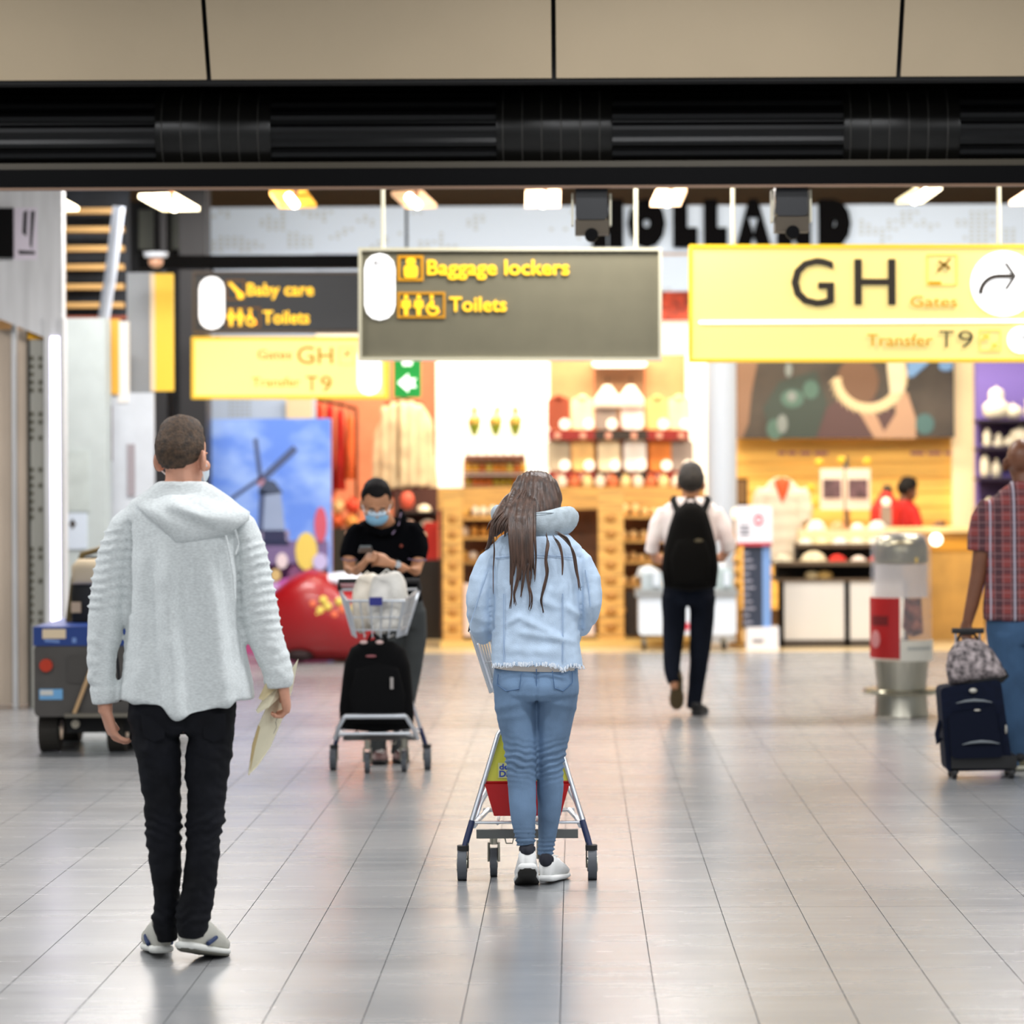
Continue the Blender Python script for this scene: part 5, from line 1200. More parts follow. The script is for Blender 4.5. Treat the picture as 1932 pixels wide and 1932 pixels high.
def shoe(parent, pos, head_deg, pitch_deg, mat, sole_mat, tab_mat, L=.29, wd=.052, stripe=None, high=.075, name='shoe', outsole=None):
    """toe towards heading (0 = straight ahead); pos = point of the sole under the heel, pitch lifts the heel about the toe"""
    M = Matrix.Rotation(-math.radians(head_deg), 4, 'Z'); toe = Matrix.Translation((0, L*.74, 0))
    M = Matrix.Translation(Vector(pos)) @ M @ toe @ Matrix.Rotation(-math.radians(pitch_deg), 4, 'X') @ toe.inverted()
    def R_(y, w, zlo, zhi, e=2.6): return [p for p in sell(Vector((0, y, (zlo+zhi)/2)), Vector((w, 0, 0)), Vector((0, 0, (zhi-zlo)/2)), 20, e)]
    up = MB().loft([R_(y-.035, w, .018, h_) for y, w, h_ in ((0, wd*.35, high*.75), (.008, wd*.66, high*.97), (.04, wd*.72, high), (.09, wd*.72, high*1.0), (.13, wd*.82, high*.9), (.19, wd*.98, high*.66), (.235, wd*.9, high*.5), (.265, wd*.6, .038), (.275, wd*.25, .03))]).xf(M)
    u = part(name, up, mat, parent, smooth='all')
    so = MB().loft([R_(y-.04, w, a, b_, 3) for y, w, a, b_ in ((0, wd*.4, .012, .026), (.008, wd*.72, .004, .03), (.05, wd*.82, 0, .03), (.11, wd*.78, 0, .027), (.19, wd*1.06, 0, .025), (.245, wd*.96, .002, .027), (.275, wd*.62, .008, .03), (.288, wd*.3, .014, .03))]).xf(M)
    part('sole', so, sole_mat, u, smooth='all')
    if outsole:
        ou = MB().loft([R_(y-.04, w, a-.006, a+.006, 3) for y, w, a in ((.004, wd*.3, .013), (.012, wd*.6, .005), (.05, wd*.76, .001), (.11, wd*.72, .001), (.19, wd*1.0, .001), (.245, wd*.9, .003), (.27, wd*.55, .008))]).xf(M)
        part('outsole', ou, outsole, u, smooth='all')
    part('heel_tab', MB().loft([R_(y-.036, w, a, b_) for y, w, a, b_ in ((-.003, wd*.36, high*.62, high*1.12), (.004, wd*.55, high*.62, high*1.15), (.018, wd*.66, high*.7, high*1.1))]).xf(M), tab_mat, u, smooth='all')
    part('laces', MB().tube([M @ Vector((x, y, z)) for x, y, z in ((-.02, .07, high*1.02), (.02, .085, high*.98), (-.02, .1, high*.9), (.02, .115, high*.84), (-.02, .13, high*.76))], .003, 5), pm('lace_white', (226, 226, 222), .8), u)
    if stripe:
        for sd in (-1, 1):
            part('side_stripe', MB().tube([M @ Vector((sd*wd*.74, .05, .03)), M @ Vector((sd*wd*.82, .08, .045)), M @ Vector((sd*wd*.8, .1, .055))], .008, 6), stripe, u)
    return u
def person(label, pos, group=None): return thing('person', label, 'person', pos, group)

# ------------------------------------------------------------------ man in the pale hooded jacket
Z1 = 10.62
m1 = person('man walking away in a pale heather hooded jacket and black jeans with an envelope', (P(345, 1815, Z1).x, Z1, 0))
b = MB()
fr = head(b, P(344, 853, Z1), yaw=-.42, pitch=.02, s=1.0)
limb(b, Z1, [(346, 880, 0, 34, .062), (346, 905, -.01, 34, .06), (345, 925, 0, 42, .07)])
limb(b, Z1, [(344, 915, 0, 46, .06), (344, 945, 0, 88, .075), (345, 1000, 0, 95, .09), (346, 1100, 0, 88, .1), (346, 1200, 0, 84, .1), (346, 1330, 0, 90, .105), (346, 1378, 0, 86, .1)])
limb(b, Z1, [(232, 985, 0, 20, .05), (212, 1080, 0, 20, .05), (200, 1180, .0, 18, .045), (196, 1260, 0, 15, .035), (198, 1325, 0, 14, .03), (199, 1345, 0, 14, .025)])
limb(b, Z1, [(455, 985, 0, 20, .05), (474, 1080, 0, 20, .05), (494, 1190, 0, 18, .045), (516, 1250, 0, 15, .035), (530, 1290, .0, 13, .03)])
for q in ([(294, 1350, 0, 38, .085), (305, 1500, .01, 27, .065), (311, 1600, .03, 22, .05), (314, 1700, .07, 14, .04), (315, 1768, .1, 11, .03)], [(396, 1350, 0, 38, .085), (388, 1500, 0, 27, .065), (383, 1600, 0, 23, .05), (370, 1700, 0, 16, .04), (363, 1770, 0, 11, .03)]): limb(b, Z1, q)
hand(b, P(199, 1340, Z1), (.28, .14, -1), (-.75, -.8, 0), (-.4, .9, .0), 1.0, curl=.62, spread=.2)
hand(b, P(535, 1297, Z1), (.12, .35, -1), (1, -.2, .1), (0, 1, .2), .95, curl=1.1)
skin_part('body', blob(b, .0046, 2), SKIN1, m1)
eyes(fr, m1)
HAIR1 = pm('hair_brown_crop', (66, 50, 36), .7, var=.35, vscale=60, bump=.4, bscale=120)
short_hair(fr, m1, HAIR1, nape=-.062, thick=.006, top=.022)
c_, M_, s_h = fr
mk = part('face_mask', MB().ell(c_+M_ @ Vector((0, .062, -.068)), (.062, .05, .05), M_), pm('mask_pale', (206, 218, 226), .8), m1)
for sd in (-1, 1): part('ear_loop', MB().tube([c_+M_ @ Vector(p) for p in ((sd*.06, .06, -.05), (sd*.082, .01, -.035), (sd*.088, -.012, -.04), (sd*.082, -.006, -.058), (sd*.066, .03, -.085), (sd*.05, .062, -.1))], .0028, 6), pm('loop_white', (240, 240, 240), .7), mk)
# hooded jacket
b = MB()
limb(b, Z1, [(343, 908, -.005, 46, .075), (343, 925, 0, 66, .085), (343, 945, 0, 96, .1), (344, 968, 0, 112, .11), (345, 1005, 0, 110, .118), (347, 1060, 0, 108, .128), (348, 1120, 0, 108, .132), (348, 1180, 0, 109, .134), (350, 1240, 0, 117, .138), (353, 1290, 0, 125, .142), (354, 1322, 0, 127, .144)], e=2.3, n=28, flat=True)
limb(b, Z1, [(258, 968, 0, 22, .06), (236, 992, 0, 29, .066), (218, 1040, 0, 33, .07), (209, 1090, 0, 35, .07), (203, 1140, 0, 36, .07), (198, 1190, .0, 33, .064), (192, 1240, 0, 28, .056), (192, 1275, 0, 26, .05), (196, 1300, 0, 27, .05), (198, 1328, 0, 24, .045)])
limb(b, Z1, [(434, 968, 0, 22, .06), (455, 992, 0, 29, .066), (471, 1040, 0, 33, .07), (479, 1090, 0, 35, .07), (487, 1140, 0, 37, .07), (497, 1190, 0, 35, .064), (511, 1230, 0, 32, .056), (523, 1262, 0, 30, .05), (526, 1285, 0, 29, .048), (527, 1298, 0, 24, .04)])
def warp1(c):
    x, y = pix(c)
    if y > 1210 and 224 < x < 486:
        k = sstep(1210, 1330, y); c.z -= k*(29*(.5+.5*math.cos(math.pi*max(-1, min(1, (x-352)/96))))-2)*Z1/F_PX
    return c
def fold1(c, n):
    x, y = pix(c); d = 0
    tor = sstep(236, 250, x)*(1-sstep(440, 452, x))
    if n.y < .3 and tor > 0 and y > 1010:
        f = sstep(1020, 1090, y)
        for x0, sl, a, w in ((310, .085, .022, 14), (392, .12, .018, 12), (266, -.03, .010, 12), (434, .10, .012, 11), (354, .03, -.018, 20), (284, .05, -.012, 10), (417, .12, -.012, 9)):
            d += tor*f*a*gauss(x-x0-sl*(y-1030), w)
        d += tor*.004*noise.noise(Vector((x*.03, y*.02, 1)))
    if x < 246 and 985 < y < 1165:
        f = sstep(985, 1010, y)*(1-sstep(1140, 1168, y)); yy = y+.07*(x-205)+2.0*math.sin(x*.09); d += f*.0085*(max(0, math.sin(yy*2*math.pi/17.5))**3-.35)
    if x > 446 and 1000 < y < 1215:
        f = sstep(1000, 1030, y)*(1-sstep(1175, 1215, y)); yy = y+.22*(x-480)+2.0*math.sin(x*.08); d += f*.0075*(max(0, math.sin(yy*2*math.pi/18))**3-.35)
    if (x < 240 or x > 490) and 1200 < y < 1290: d += .006*noise.noise(Vector((x*.05, y*.07, 4)))
    # cuff edges
    if x < 228 and 1290 < y < 1300: d -= .003
    # armhole and side seams
    for xs_, ya, yb in ((243+.01*(y-1000), 985, 1160), (447+.03*(y-1000), 1020, 1190)):
        if ya < y < yb: d -= .011*gauss(x-xs_, 3.0)
    if 1200 < y < 1330 and n.y < 0: d -= .003*gauss(x-(455+.01*(y-1200)), 1.5)
    return d+.0015*noise.noise(c*30)
HOOD = pm('heather_fleece', (214, 219, 219), .95, var=.06, vscale=190, stretch=(.4, 1, 1.3), bump=.10, bscale=300, sheen=.15)
hj = skin_part('hooded_jacket', blob(b, .0075, 3), HOOD, m1, disp=fold1, warp=warp1)
ol = [(252, 952), (268, 938), (284, 924), (300, 912), (322, 903), (350, 903), (372, 908), (392, 914), (410, 925), (430, 938), (452, 955), (470, 966), (469, 982), (452, 994), (440, 1004), (424, 1011), (400, 1016), (372, 1023), (346, 1027), (330, 1026), (316, 1012), (300, 996), (282, 980), (264, 964)]
hd = MB().pillow([(P(x, y, Z1-.11).x, P(x, y, Z1-.11).z) for x, y in ol], Z1-.10, .055, .10, rings=14, pw=.42)
hood = part('hood', hd, HOOD, hj, smooth='all')
for v in hood.data.vertices:
    co = v.co+ORIG[m1]; x, y = pix(co)
    # the hood hangs further out low down and lies against the neck above; two soft creases
    v.co.y += .085*(1-sstep(905, 985, y))
    d = .016*gauss((y-(938+.42*(x-300))), 9)*sstep(290, 330, x)-.014*gauss((y-(962+.42*(x-300))), 8)*sstep(280, 340, x)+.010*gauss((y-(925+.55*(x-340))), 7)*sstep(340, 380, x)
    v.co.y -= d
part('hood_drawcord', MB().tube([P(426, 1010, Z1-.15), P(432, 1040, Z1-.145), P(440, 1085, Z1-.142), P(444, 1130, Z1-.145)], .004, 6).tube([P(444, 1000, Z1-.13), P(450, 1026, Z1-.10), P(444, 1046, Z1-.11)], .004, 6), HOOD, hj)
part('zip_edge', MB().tube([P(219, 1228, Z1+.03), P(222, 1250, Z1+.05), P(226, 1300, Z1+.04), P(227, 1322, Z1+.0)], .005, 6), pm('zip_dark', (46, 44, 48), .5), hj)
# jeans
b = MB()
limb(b, Z1, [(345, 1290, 0, 100, .12), (345, 1340, 0, 102, .122), (346, 1376, 0, 98, .112), (346, 1384, 0, 90, .10)], e=2.5)
limb(b, Z1, [(293, 1345, 0, 50, .105), (296, 1400, 0, 45, .1), (301, 1450, .0, 39.5, .09), (307, 1510, .01, 36, .082), (308, 1570, .02, 34, .076), (313, 1640, .04, 30, .072), (314, 1700, .07, 25, .066), (311, 1724, .08, 26, .066), (315, 1762, .1, 22, .06), (316, 1774, .1, 20, .056)])
limb(b, Z1, [(398, 1345, 0, 50, .105), (394, 1400, 0, 45, .1), (390, 1480, 0, 38.5, .088), (387, 1550, 0, 35.5, .08), (382, 1620, 0, 32.5, .076), (371, 1700, 0, 32, .072), (364, 1728, 0, 34, .07), (362, 1756, 0, 27, .066), (362, 1768, .0, 25, .06)])
def fold1j(c, n):
    x, y = pix(c); d = 0
    k = gauss(y-1565, 26)+.8*gauss(y-1735, 18)
    d += k*.004*math.sin((y+.35*(x-345)*(1 if x > 346 else -1)+9*noise.noise(Vector((x*.04, y*.02, 7))))*2*math.pi/19+(x > 346)*1.5)
    d += .006*gauss(y-1395-.3*abs(x-345), 9)*math.sin(x*.12)+.008*noise.noise(Vector((x*.03, y*.03, 2)))+.004*noise.noise(Vector((x*.05+y*.03, y*.09-x*.04, 6)))
    if y < 1400 and n.y < 0: d -= .004*gauss(x-346, 2.5)
    return d
JBLK = pm('black_denim', (17, 18, 23), .85, spec=.2, var=.35, vscale=5, bump=.15, bscale=260)
jn = skin_part('jeans', blob(b, .0075, 3), JBLK, m1, disp=fold1j)
part('pocket', MB().pillow([(P(x, y, Z1-.12).x, P(x, y, Z1-.12).z) for x, y in ((380, 1352), (425, 1346), (424, 1392), (402, 1402), (382, 1394))], Z1-.104, .006, .004), JBLK, jn)
part('pocket', MB().pillow([(P(x, y, Z1-.12).x, P(x, y, Z1-.12).z) for x, y in ((265, 1348), (312, 1352), (310, 1394), (290, 1402), (268, 1392))], Z1-.104, .006, .004), JBLK, jn)
SH1 = pm('shoe_grey', (196, 194, 184), .8, var=.05); SO1 = pm('sole_white', (226, 226, 220), .6); NV = pm('shoe_navy', (40, 56, 96), .7)
def floor_at(px, py): z = zf(py, px); return Vector((P(px, py, z).x, z, 0))
shoe(m1, floor_at(314, 1800)+Vector((-.005, -.09, .0)), -14, 4, SH1, SO1, pm('shoe_beige', (170, 166, 156), .8), .29, .052, NV, high=.115)
shoe(m1, floor_at(361, 1814)+Vector((0, -.07, 0)), 20, 12, SH1, SO1, NV, .29, .056, NV, high=.12, outsole=pm('sole_olive', (92, 90, 80), .7))
# envelopes in his hand
ev = thing('envelope', 'long cream paper envelope held by the man in the pale hooded jacket', 'envelope', P(500, 1463, Z1))
def sheet(pts, th=.006): return MB().loft([[P(x, y, Z1+d) for x, y, d in pts], [P(x, y, Z1+d)+Vector((-.001, th, 0)) for x, y, d in pts]])
PAPER = pm('envelope_cream', (226, 218, 190), .8, var=.04)
part('sheet', sheet([(468, 1463, .0), (476, 1410, .0), (486, 1372, .0), (510, 1318, .02), (540, 1280, .05), (563, 1243, .08), (552, 1300, .10), (536, 1350, .10), (510, 1410, .06), (486, 1446, .02)], .004), PAPER, ev, smooth=False)
part('back_edge', sheet([(468, 1463, .002), (476, 1405, -.004), (487, 1368, -.004), (491, 1372, .0), (482, 1408, .0), (471, 1462, .006)], .004), pm('envelope_tan', (190, 168, 120), .8), ev, smooth=False)
part('handwriting', MB().tube([P(524, 1352, Z1+.03), P(520, 1362, Z1+.03), P(522, 1372, Z1+.03), P(516, 1384, Z1+.03)], .0012, 4), pm('ink_grey', (120, 116, 110), .8), ev)
ev2 = thing('envelope', 'small folded cream envelope tucked behind the long one in his hand', 'envelope', P(500, 1370, Z1-.02))
part('sheet', sheet([(483, 1341, -.02), (497, 1318, -.02), (528, 1292, .02), (527, 1316, .02), (508, 1334, -.01), (487, 1346, -.02)], .004), PAPER, ev2, smooth=False)
part('flap', sheet([(488, 1318, -.03), (500, 1292, -.03), (508, 1285, -.03), (520, 1300, .0), (496, 1322, -.025)], .003), pm('envelope_tan2', (214, 198, 156), .8), ev2, smooth=False)

# ------------------------------------------------------------------ woman in the denim jacket
Z2 = 12.56
m2 = person('woman with long brown hair in a pale denim jacket pushing a luggage cart', (P(1010, 1672, Z2).x, Z2, 0))
b = MB()
fr = head(b, P(1008, 938, Z2+.06), yaw=.12, pitch=.45, s=.94)
limb(b, Z2, [(1008, 965, .05, 24, .05), (1008, 990, .02, 25, .052), (1009, 1015, 0, 34, .06)])
limb(b, Z2, [(1009, 1005, 0, 50, .05), (1010, 1030, 0, 74, .07), (1010, 1090, 0, 70, .085), (1010, 1180, 0, 62, .085), (1011, 1250, 0, 68, .095), (1012, 1300, 0, 72, .1)])
limb(b, Z2, [(935, 1040, 0, 14, .04), (912, 1100, 0, 14, .04), (905, 1165, .02, 13, .038), (914, 1180, .14, 12, .035), (930, 1176, .27, 10, .028)])
limb(b, Z2, [(1088, 1040, 0, 14, .04), (1108, 1100, 0, 14, .04), (1112, 1150, .02, 13, .038), (1100, 1172, .14, 12, .035), (1084, 1172, .27, 10, .028)])
for q in ([(973, 1290, 0, 30, .085), (980, 1400, .0, 24, .06), (985, 1480, -.01, 19, .05), (988, 1540, -.03, 17, .045), (995, 1600, -.045, 10, .03), (997, 1616, -.04, 9, .026)], [(1050, 1290, 0, 30, .085), (1040, 1400, .03, 24, .06), (1037, 1480, .05, 19, .05), (1036, 1540, .08, 16, .045), (1030, 1605, .12, 9, .03), (1030, 1634, .13, 9, .026)]): limb(b, Z2, q)
hand(b, P(931, 1176, Z2+.28), (0, 1, -.1), (-.3, 0, 1), (1, .2, 0), .85, curl=1.3)
hand(b, P(1083, 1172, Z2+.28), (0, 1, -.1), (.3, 0, 1), (-1, .2, 0), .85, curl=1.3)
skin_part('body', blob(b, .0055, 3), pm('skin_light', (214, 164, 140), .5, var=.05), m2)
eyes(fr, m2)
# white shirt hem
part('shirt', MB().loft([sell(P(1008, y, Z2), Vector((80*Z2/F_PX, 0, 0)), Vector((0, .118, 0)), 32, 2.4) for y in (1200, 1245)]+[[q+Vector((0, 0, -.012*math.sin(i/32*2*math.pi+2.6))) for i, q in enumerate(sell(P(1008, 1259, Z2), Vector((81*Z2/F_PX, 0, 0)), Vector((0, .12, 0)), 32, 2.4))]]), pm('shirt_offwhite', (226, 216, 206), .8), m2, smooth='all')
# jacket
b = MB()
limb(b, Z2, [(1009, 1000, 0, 46, .06), (1009, 1012, 0, 68, .085), (1010, 1030, 0, 84, .1), (1010, 1060, 0, 88, .115), (1011, 1110, 0, 87, .124), (1011, 1170, 0, 84, .126), (1011, 1215, 0, 83, .13), (1013, 1248, 0, 86, .134), (1014, 1256, 0, 87, .135)], e=2.4, n=28, flat=True)
limb(b, Z2, [(942, 1034, 0, 15, .055), (925, 1058, 0, 22, .06), (909, 1095, 0, 26, .066), (903, 1140, 0, 24, .068), (905, 1172, .03, 22, .066), (912, 1190, .10, 19, .06), (922, 1186, .2, 16, .05), (930, 1178, .27, 14, .042)])
limb(b, Z2, [(1078, 1034, 0, 15, .055), (1095, 1058, 0, 22, .06), (1108, 1095, 0, 26, .066), (1113, 1135, 0, 23, .068), (1109, 1163, .03, 20, .066), (1100, 1176, .10, 18, .058), (1092, 1176, .2, 15, .048), (1084, 1172, .27, 14, .042)])
def fold2(c, n):
    x, y = pix(c); d = .005*noise.noise(Vector((x*.022, y*.03, 5)))+.002*noise.noise(Vector((x*.07, y*.09, 8)))
    if n.y < .2 and 925 < x < 1100:
        for x0, y0, x1, y1, a, w in ((970, 1160, 1060, 1205, .008, 5), (975, 1192, 1085, 1210, .008, 5), (955, 1180, 985, 1160, .006, 4), (1062, 1140, 1096, 1165, .008, 5), (980, 1060, 960, 1130, .006, 7), (1045, 1060, 1060, 1140, .006, 7), (1010, 1130, 1060, 1150, .006, 6), (950, 1225, 1070, 1232, .004, 6), (1010, 1060, 1015, 1120, .006, 8)):
            t = max(0, min(1, ((x-x0)*(x1-x0)+(y-y0)*(y1-y0))/((x1-x0)**2+(y1-y0)**2)))
            d += 1.5*a*gauss(math.hypot(x-x0-t*(x1-x0), y-y0-t*(y1-y0)), w)*min(1, 3*t+.2)*min(1, 3*(1-t)+.2)
        d -= .0035*gauss(y-1049-.0*x, 1.6)*(1 if y < 1056 else 0)
        for xs_ in (951-.02*(y-1100), 1064-.012*(y-1100)):
            if y > 1110: d -= .004*gauss(x-xs_, 1.6)
    if x < 926:
        d -= .004*gauss((x-920)+.36*(y-1080), 2.0)
        d += .006*gauss(y-1165-.3*(x-900), 6)
    if x > 1098: d -= .004*gauss((x-1104)-.16*(y-1080), 2.0); d += .005*gauss(y-1120+.2*(x-1110), 7)
    for xs_ in (928, 1096):
        if 1050 < y < 1190: d -= .010*gauss(x-xs_, 2.6)
    return d
def warp2(c):
    x, y = pix(c)
    if y > 1225: c.z -= sstep(1225, 1256, y)*(4*noise.noise(Vector((x*.12, 3, 1)))+2*noise.noise(Vector((x*.4, 1, 1)))+8*gauss(x-1061, 7)+3*sstep(1085, 1100, x)-3*gauss(x-1000, 40))*Z2/F_PX
    return c
DEN = pm('pale_denim', (186, 206, 228), .85, var=.05, vscale=14, bump=.2, bscale=300, stretch=(1, 1, .6))
dj = skin_part('denim_jacket', blob(b, .0075, 3), DEN, m2, disp=fold2, warp=warp2)
fm = MB(); rg = random.Random(5)
for k in range(120):
    x = 930+rg.random()*172; yb = 1256+4*noise.noise(Vector((x*.12, 3, 1)))+8*gauss(x-1061, 7)+3*sstep(1085, 1100, x)-3*gauss(x-1000, 40)
    dd = -.138*max(.05, 1-abs((x-1014)/90)**2.4)**(1/2.4)-.006
    fm.tube([P(x, yb-4, Z2+dd), P(x+rg.uniform(-2, 2), yb+rg.uniform(1, 5), Z2+dd-.003), P(x+rg.uniform(-4, 4), yb+rg.uniform(2, 6), Z2+dd)], .0016, 4)
fo = part('frayed_hem', fm, pm('fray_white', (222, 228, 236), .9), dj); fo['kind'] = 'stuff'
SEAM = pm('denim_seam', (158, 180, 208), .85)
def ysurf(x, y, w=87, d=.13, cx0=1010.5): return Z2-d*(max(.03, 1-abs((x-cx0)/w)**2.4))**(1/2.4)-.004
part('yoke_seam', MB().tube([P(x, 1053-5*math.sin((x-930)/160*math.pi), ysurf(x, 1050, 88, .113)) for x in range(934, 1090, 6)], .0022, 5), SEAM, dj)
for xs_ in (950, 1062): part('panel_seam', MB().tube([P(xs_, y, ysurf(xs_, y)) for y in range(1120, 1252, 8)], .0022, 5), SEAM, dj)
for pts in ([(921, 1075), (909, 1110), (896, 1150), (888, 1175)], [(1104, 1075), (1110, 1110), (1114, 1145)]):
    part('sleeve_seam', MB().tube([P(x, y, Z2-.068) for x, y in pts], .002, 5), SEAM, dj)
part('collar', MB().loft([sell(P(1012, y, Z2+.0), Vector((w*Z2/F_PX, 0, 0)), Vector((0, d, 0)), 24) for y, w, d in ((1030, 60, .085), (1015, 48, .085), (1002, 40, .08))]), DEN, dj, smooth='all')
# grey hood standing around the neck
GH = pm('hood_grey', (176, 188, 196), .9, var=.06, vscale=30, bump=.2, bscale=200)
rings = []
for deg in range(-205, 26, 11):
    t = math.radians(deg); k = (deg+205)/230
    cxp = 1006+math.cos(t)*64; dyy = .02+math.sin(t)*.095
    cyp = 985+5*math.sin(t*1.0)-6*math.cos(t*2)+(4 if deg > -90 else -2)
    hh = (19+9*gauss(deg+30, 45)+6*gauss(deg+150, 30))*min(1, .45+3*min(k, 1-k)); ww = .036*min(1, .5+3*min(k, 1-k))+.014*gauss(deg+10, 40)
    cc = P(cxp, cyp, Z2+dyy); rad = Vector((math.cos(t), math.sin(t)*1.2, 0)).normalized()
    rings.append(sell(cc, rad*ww, Vector((0, 0, hh*Z2/F_PX))+rad*.012, 18, 2.2))
hg = part('grey_hood', MB().loft(rings), GH, m2, smooth='all')
part('hood_seam', MB().tube([P(1012+14*k, 968-.4*k+(k*.6)**2*.5, Z2-.118+.004*k*k) for k in range(0, 5)], .002, 5), pm('hood_seam_grey', (136, 146, 152), .9), hg)
# hair: dome and long locks
HB = pm('hair_long_brown', (74, 54, 44), .4, var=.28, vscale=60, stretch=(1, 1, .1), bump=.2, bscale=120)
b = MB()
limb(b, Z2, [(1010, 888, .05, 10, .025), (1010, 891, .05, 21, .05), (1010, 898, .05, 32, .07), (1010, 910, .05, 42, .09), (1010, 928, .05, 49, .105), (1010, 945, .04, 51, .11), (1006, 960, .025, 52, .11), (996, 974, .0, 47, .1), (990, 984, -.01, 40, .08)], flat=True, n=28)
limb(b, Z2, [(1000, 915, .03, 26, .05), (990, 935, -.0, 36, .06), (972, 957, -.05, 36, .05), (955, 975, -.075, 28, .04), (944, 992, -.085, 18, .03), (932, 1012, -.08, 9, .02)], flat=True)
limb(b, Z2, [(996, 930, -.0, 22, .05), (990, 950, -.045, 26, .045), (984, 975, -.09, 26, .038), (983, 1010, -.13, 24, .022), (984, 1040, -.138, 21, .018), (984, 1065, -.138, 14, .012)], flat=True)
def foldh(c, n):
    x, y = pix(c); t = (y-890); u = (x-1014)/(1+.012*t)
    return .0016*math.sin(u*.9+.8*math.sin(u*.23))+.002*noise.noise(Vector((u*.2, y*.008, 2)))-.006*gauss(x-1020-.03*t, 2.5)*sstep(925, 950, y)
hr = skin_part('hair', blob(b, .006, 8), HB, m2, disp=foldh)
rg = random.Random(11)
def lock(pts, r0, r1, dy0=0.): 
    # smooth curve through the points
    P3 = [P(x, y, Z2+d+dy0) for x, y, d in pts]; out = []
    n = len(P3)
    for i in range(n-1):
        p0, p1, p2, p3 = P3[max(i-1, 0)], P3[i], P3[i+1], P3[min(i+2, n-1)]
        for k in range(5):
            t = k/5; out.append(.5*((2*p1)+(-p0+p2)*t+(2*p0-5*p1+4*p2-p3)*t*t+(-p0+3*p1-3*p2+p3)*t**3))
    out.append(P3[-1]); N = len(out)
    return MB().tube(out, [(r0+(r1-r0)*(i/(N-1))**1.6)*(.03+.97*sstep(0, .26, i/(N-1))) if i < N-1 else .0008 for i in range(N)], 6)
lm = MB()
for k in range(34):     # main fall of hair over the hood
    f_ = k/33; x0 = 962+f_*46; j = rg.uniform(-4, 4)
    yend = rg.uniform(1065, 1100) if 4 < k < 29 else rg.uniform(1080, 1128)
    lm.join(lock([(978+f_*30, 918+14*abs(f_-.5), -.03), (972+f_*36+j*.4, 950, -.078), (x0+j*.6, 978, -.118), (x0+j, 1012, -.148), (x0+j*1.3+2, 1050, -.152), (x0+j*1.4+rg.uniform(-4, 4), yend, -.14)], .0085, .002))
for pts in ([(970, 1040, -.15), (966, 1080, -.145), (968, 1110, -.14), (962, 1146, -.135)], [(975, 1050, -.15), (978, 1090, -.145), (972, 1118, -.14), (972, 1140, -.137)], [(996, 1050, -.15), (985, 1095, -.145), (982, 1125, -.14)], [(1000, 1055, -.15), (996, 1090, -.145), (1002, 1125, -.14), (1000, 1150, -.137)]):
    for k in range(4): lm.join(lock([(x+rg.uniform(-3, 3), y+rg.uniform(-4, 4), d) for x, y, d in pts], .004, .001))
for pts, r in (([(1030, 1005, -.11), (1034, 1025, -.135), (1029, 1055, -.145), (1033, 1080, -.145), (1026, 1110, -.14), (1021, 1130, -.138), (1024, 1155, -.136)], .0075), ([(1042, 1008, -.11), (1055, 1030, -.13), (1061, 1055, -.133), (1061, 1085, -.135)], .0042), ([(1045, 1003, -.11), (1068, 1016, -.125), (1082, 1045, -.12), (1088, 1080, -.115), (1094, 1112, -.112)], .0058), ([(940, 975, -.09), (932, 1000, -.1), (932, 1040, -.09), (929, 1075, -.09), (930, 1120, -.09)], .0035), ([(934, 990, -.02), (928, 1010, -.02), (921, 1030, -.02), (916, 1036, -.0)], .012)):
    for k in range(5 if r > .004 else 2): lm.join(lock([(x+rg.uniform(-2.2, 2.2), y+rg.uniform(-3, 3), d+rg.uniform(-.004, .004)) for x, y, d in pts], r*.75, .001))
for k in range(22):     # strands falling to the shoulder side
    f_ = k/21; xe = 924+f_*56
    lm.join(lock([(990+f_*14, 920+rg.uniform(-6, 6), -.03), (964+f_*34, 950, -.075), (xe+3, 982+rg.uniform(0, 6), -.118), (xe-4+rg.uniform(-4, 4), 1000+rg.uniform(0, 22), -.118)], .0055, .0015))
lo = part('long_locks', lm, HB, hr, smooth='all'); lo['kind'] = 'stuff'
# jeans
b = MB()
limb(b, Z2, [(1011, 1248, 0, 77, .11), (1011, 1270, 0, 80, .116), (1011, 1292, -.005, 81, .125), (1012, 1308, -.005, 80, .122), (1012, 1318, 0, 74, .11)], e=2.4, flat=True)
limb(b, Z2, [(972, 1285, 0, 40, .11), (972, 1318, 0, 40, .112), (975, 1360, 0, 36, .1), (981, 1400, 0, 32, .088), (984, 1450, 0, 28.5, .074), (985, 1490, -.01, 26.5, .064), (987, 1530, -.02, 25.5, .064), (989, 1562, -.03, 21.5, .054), (993, 1595, -.045, 17, .043)])
limb(b, Z2, [(1051, 1285, 0, 40, .11), (1050, 1318, .01, 40, .112), (1046, 1360, .02, 35, .1), (1042, 1400, .03, 30, .088), (1038, 1440, .04, 26, .074), (1038, 1490, .06, 25, .064), (1036, 1540, .08, 21.5, .06), (1032, 1580, .1, 17, .047), (1029, 1612, .12, 14.5, .04)])
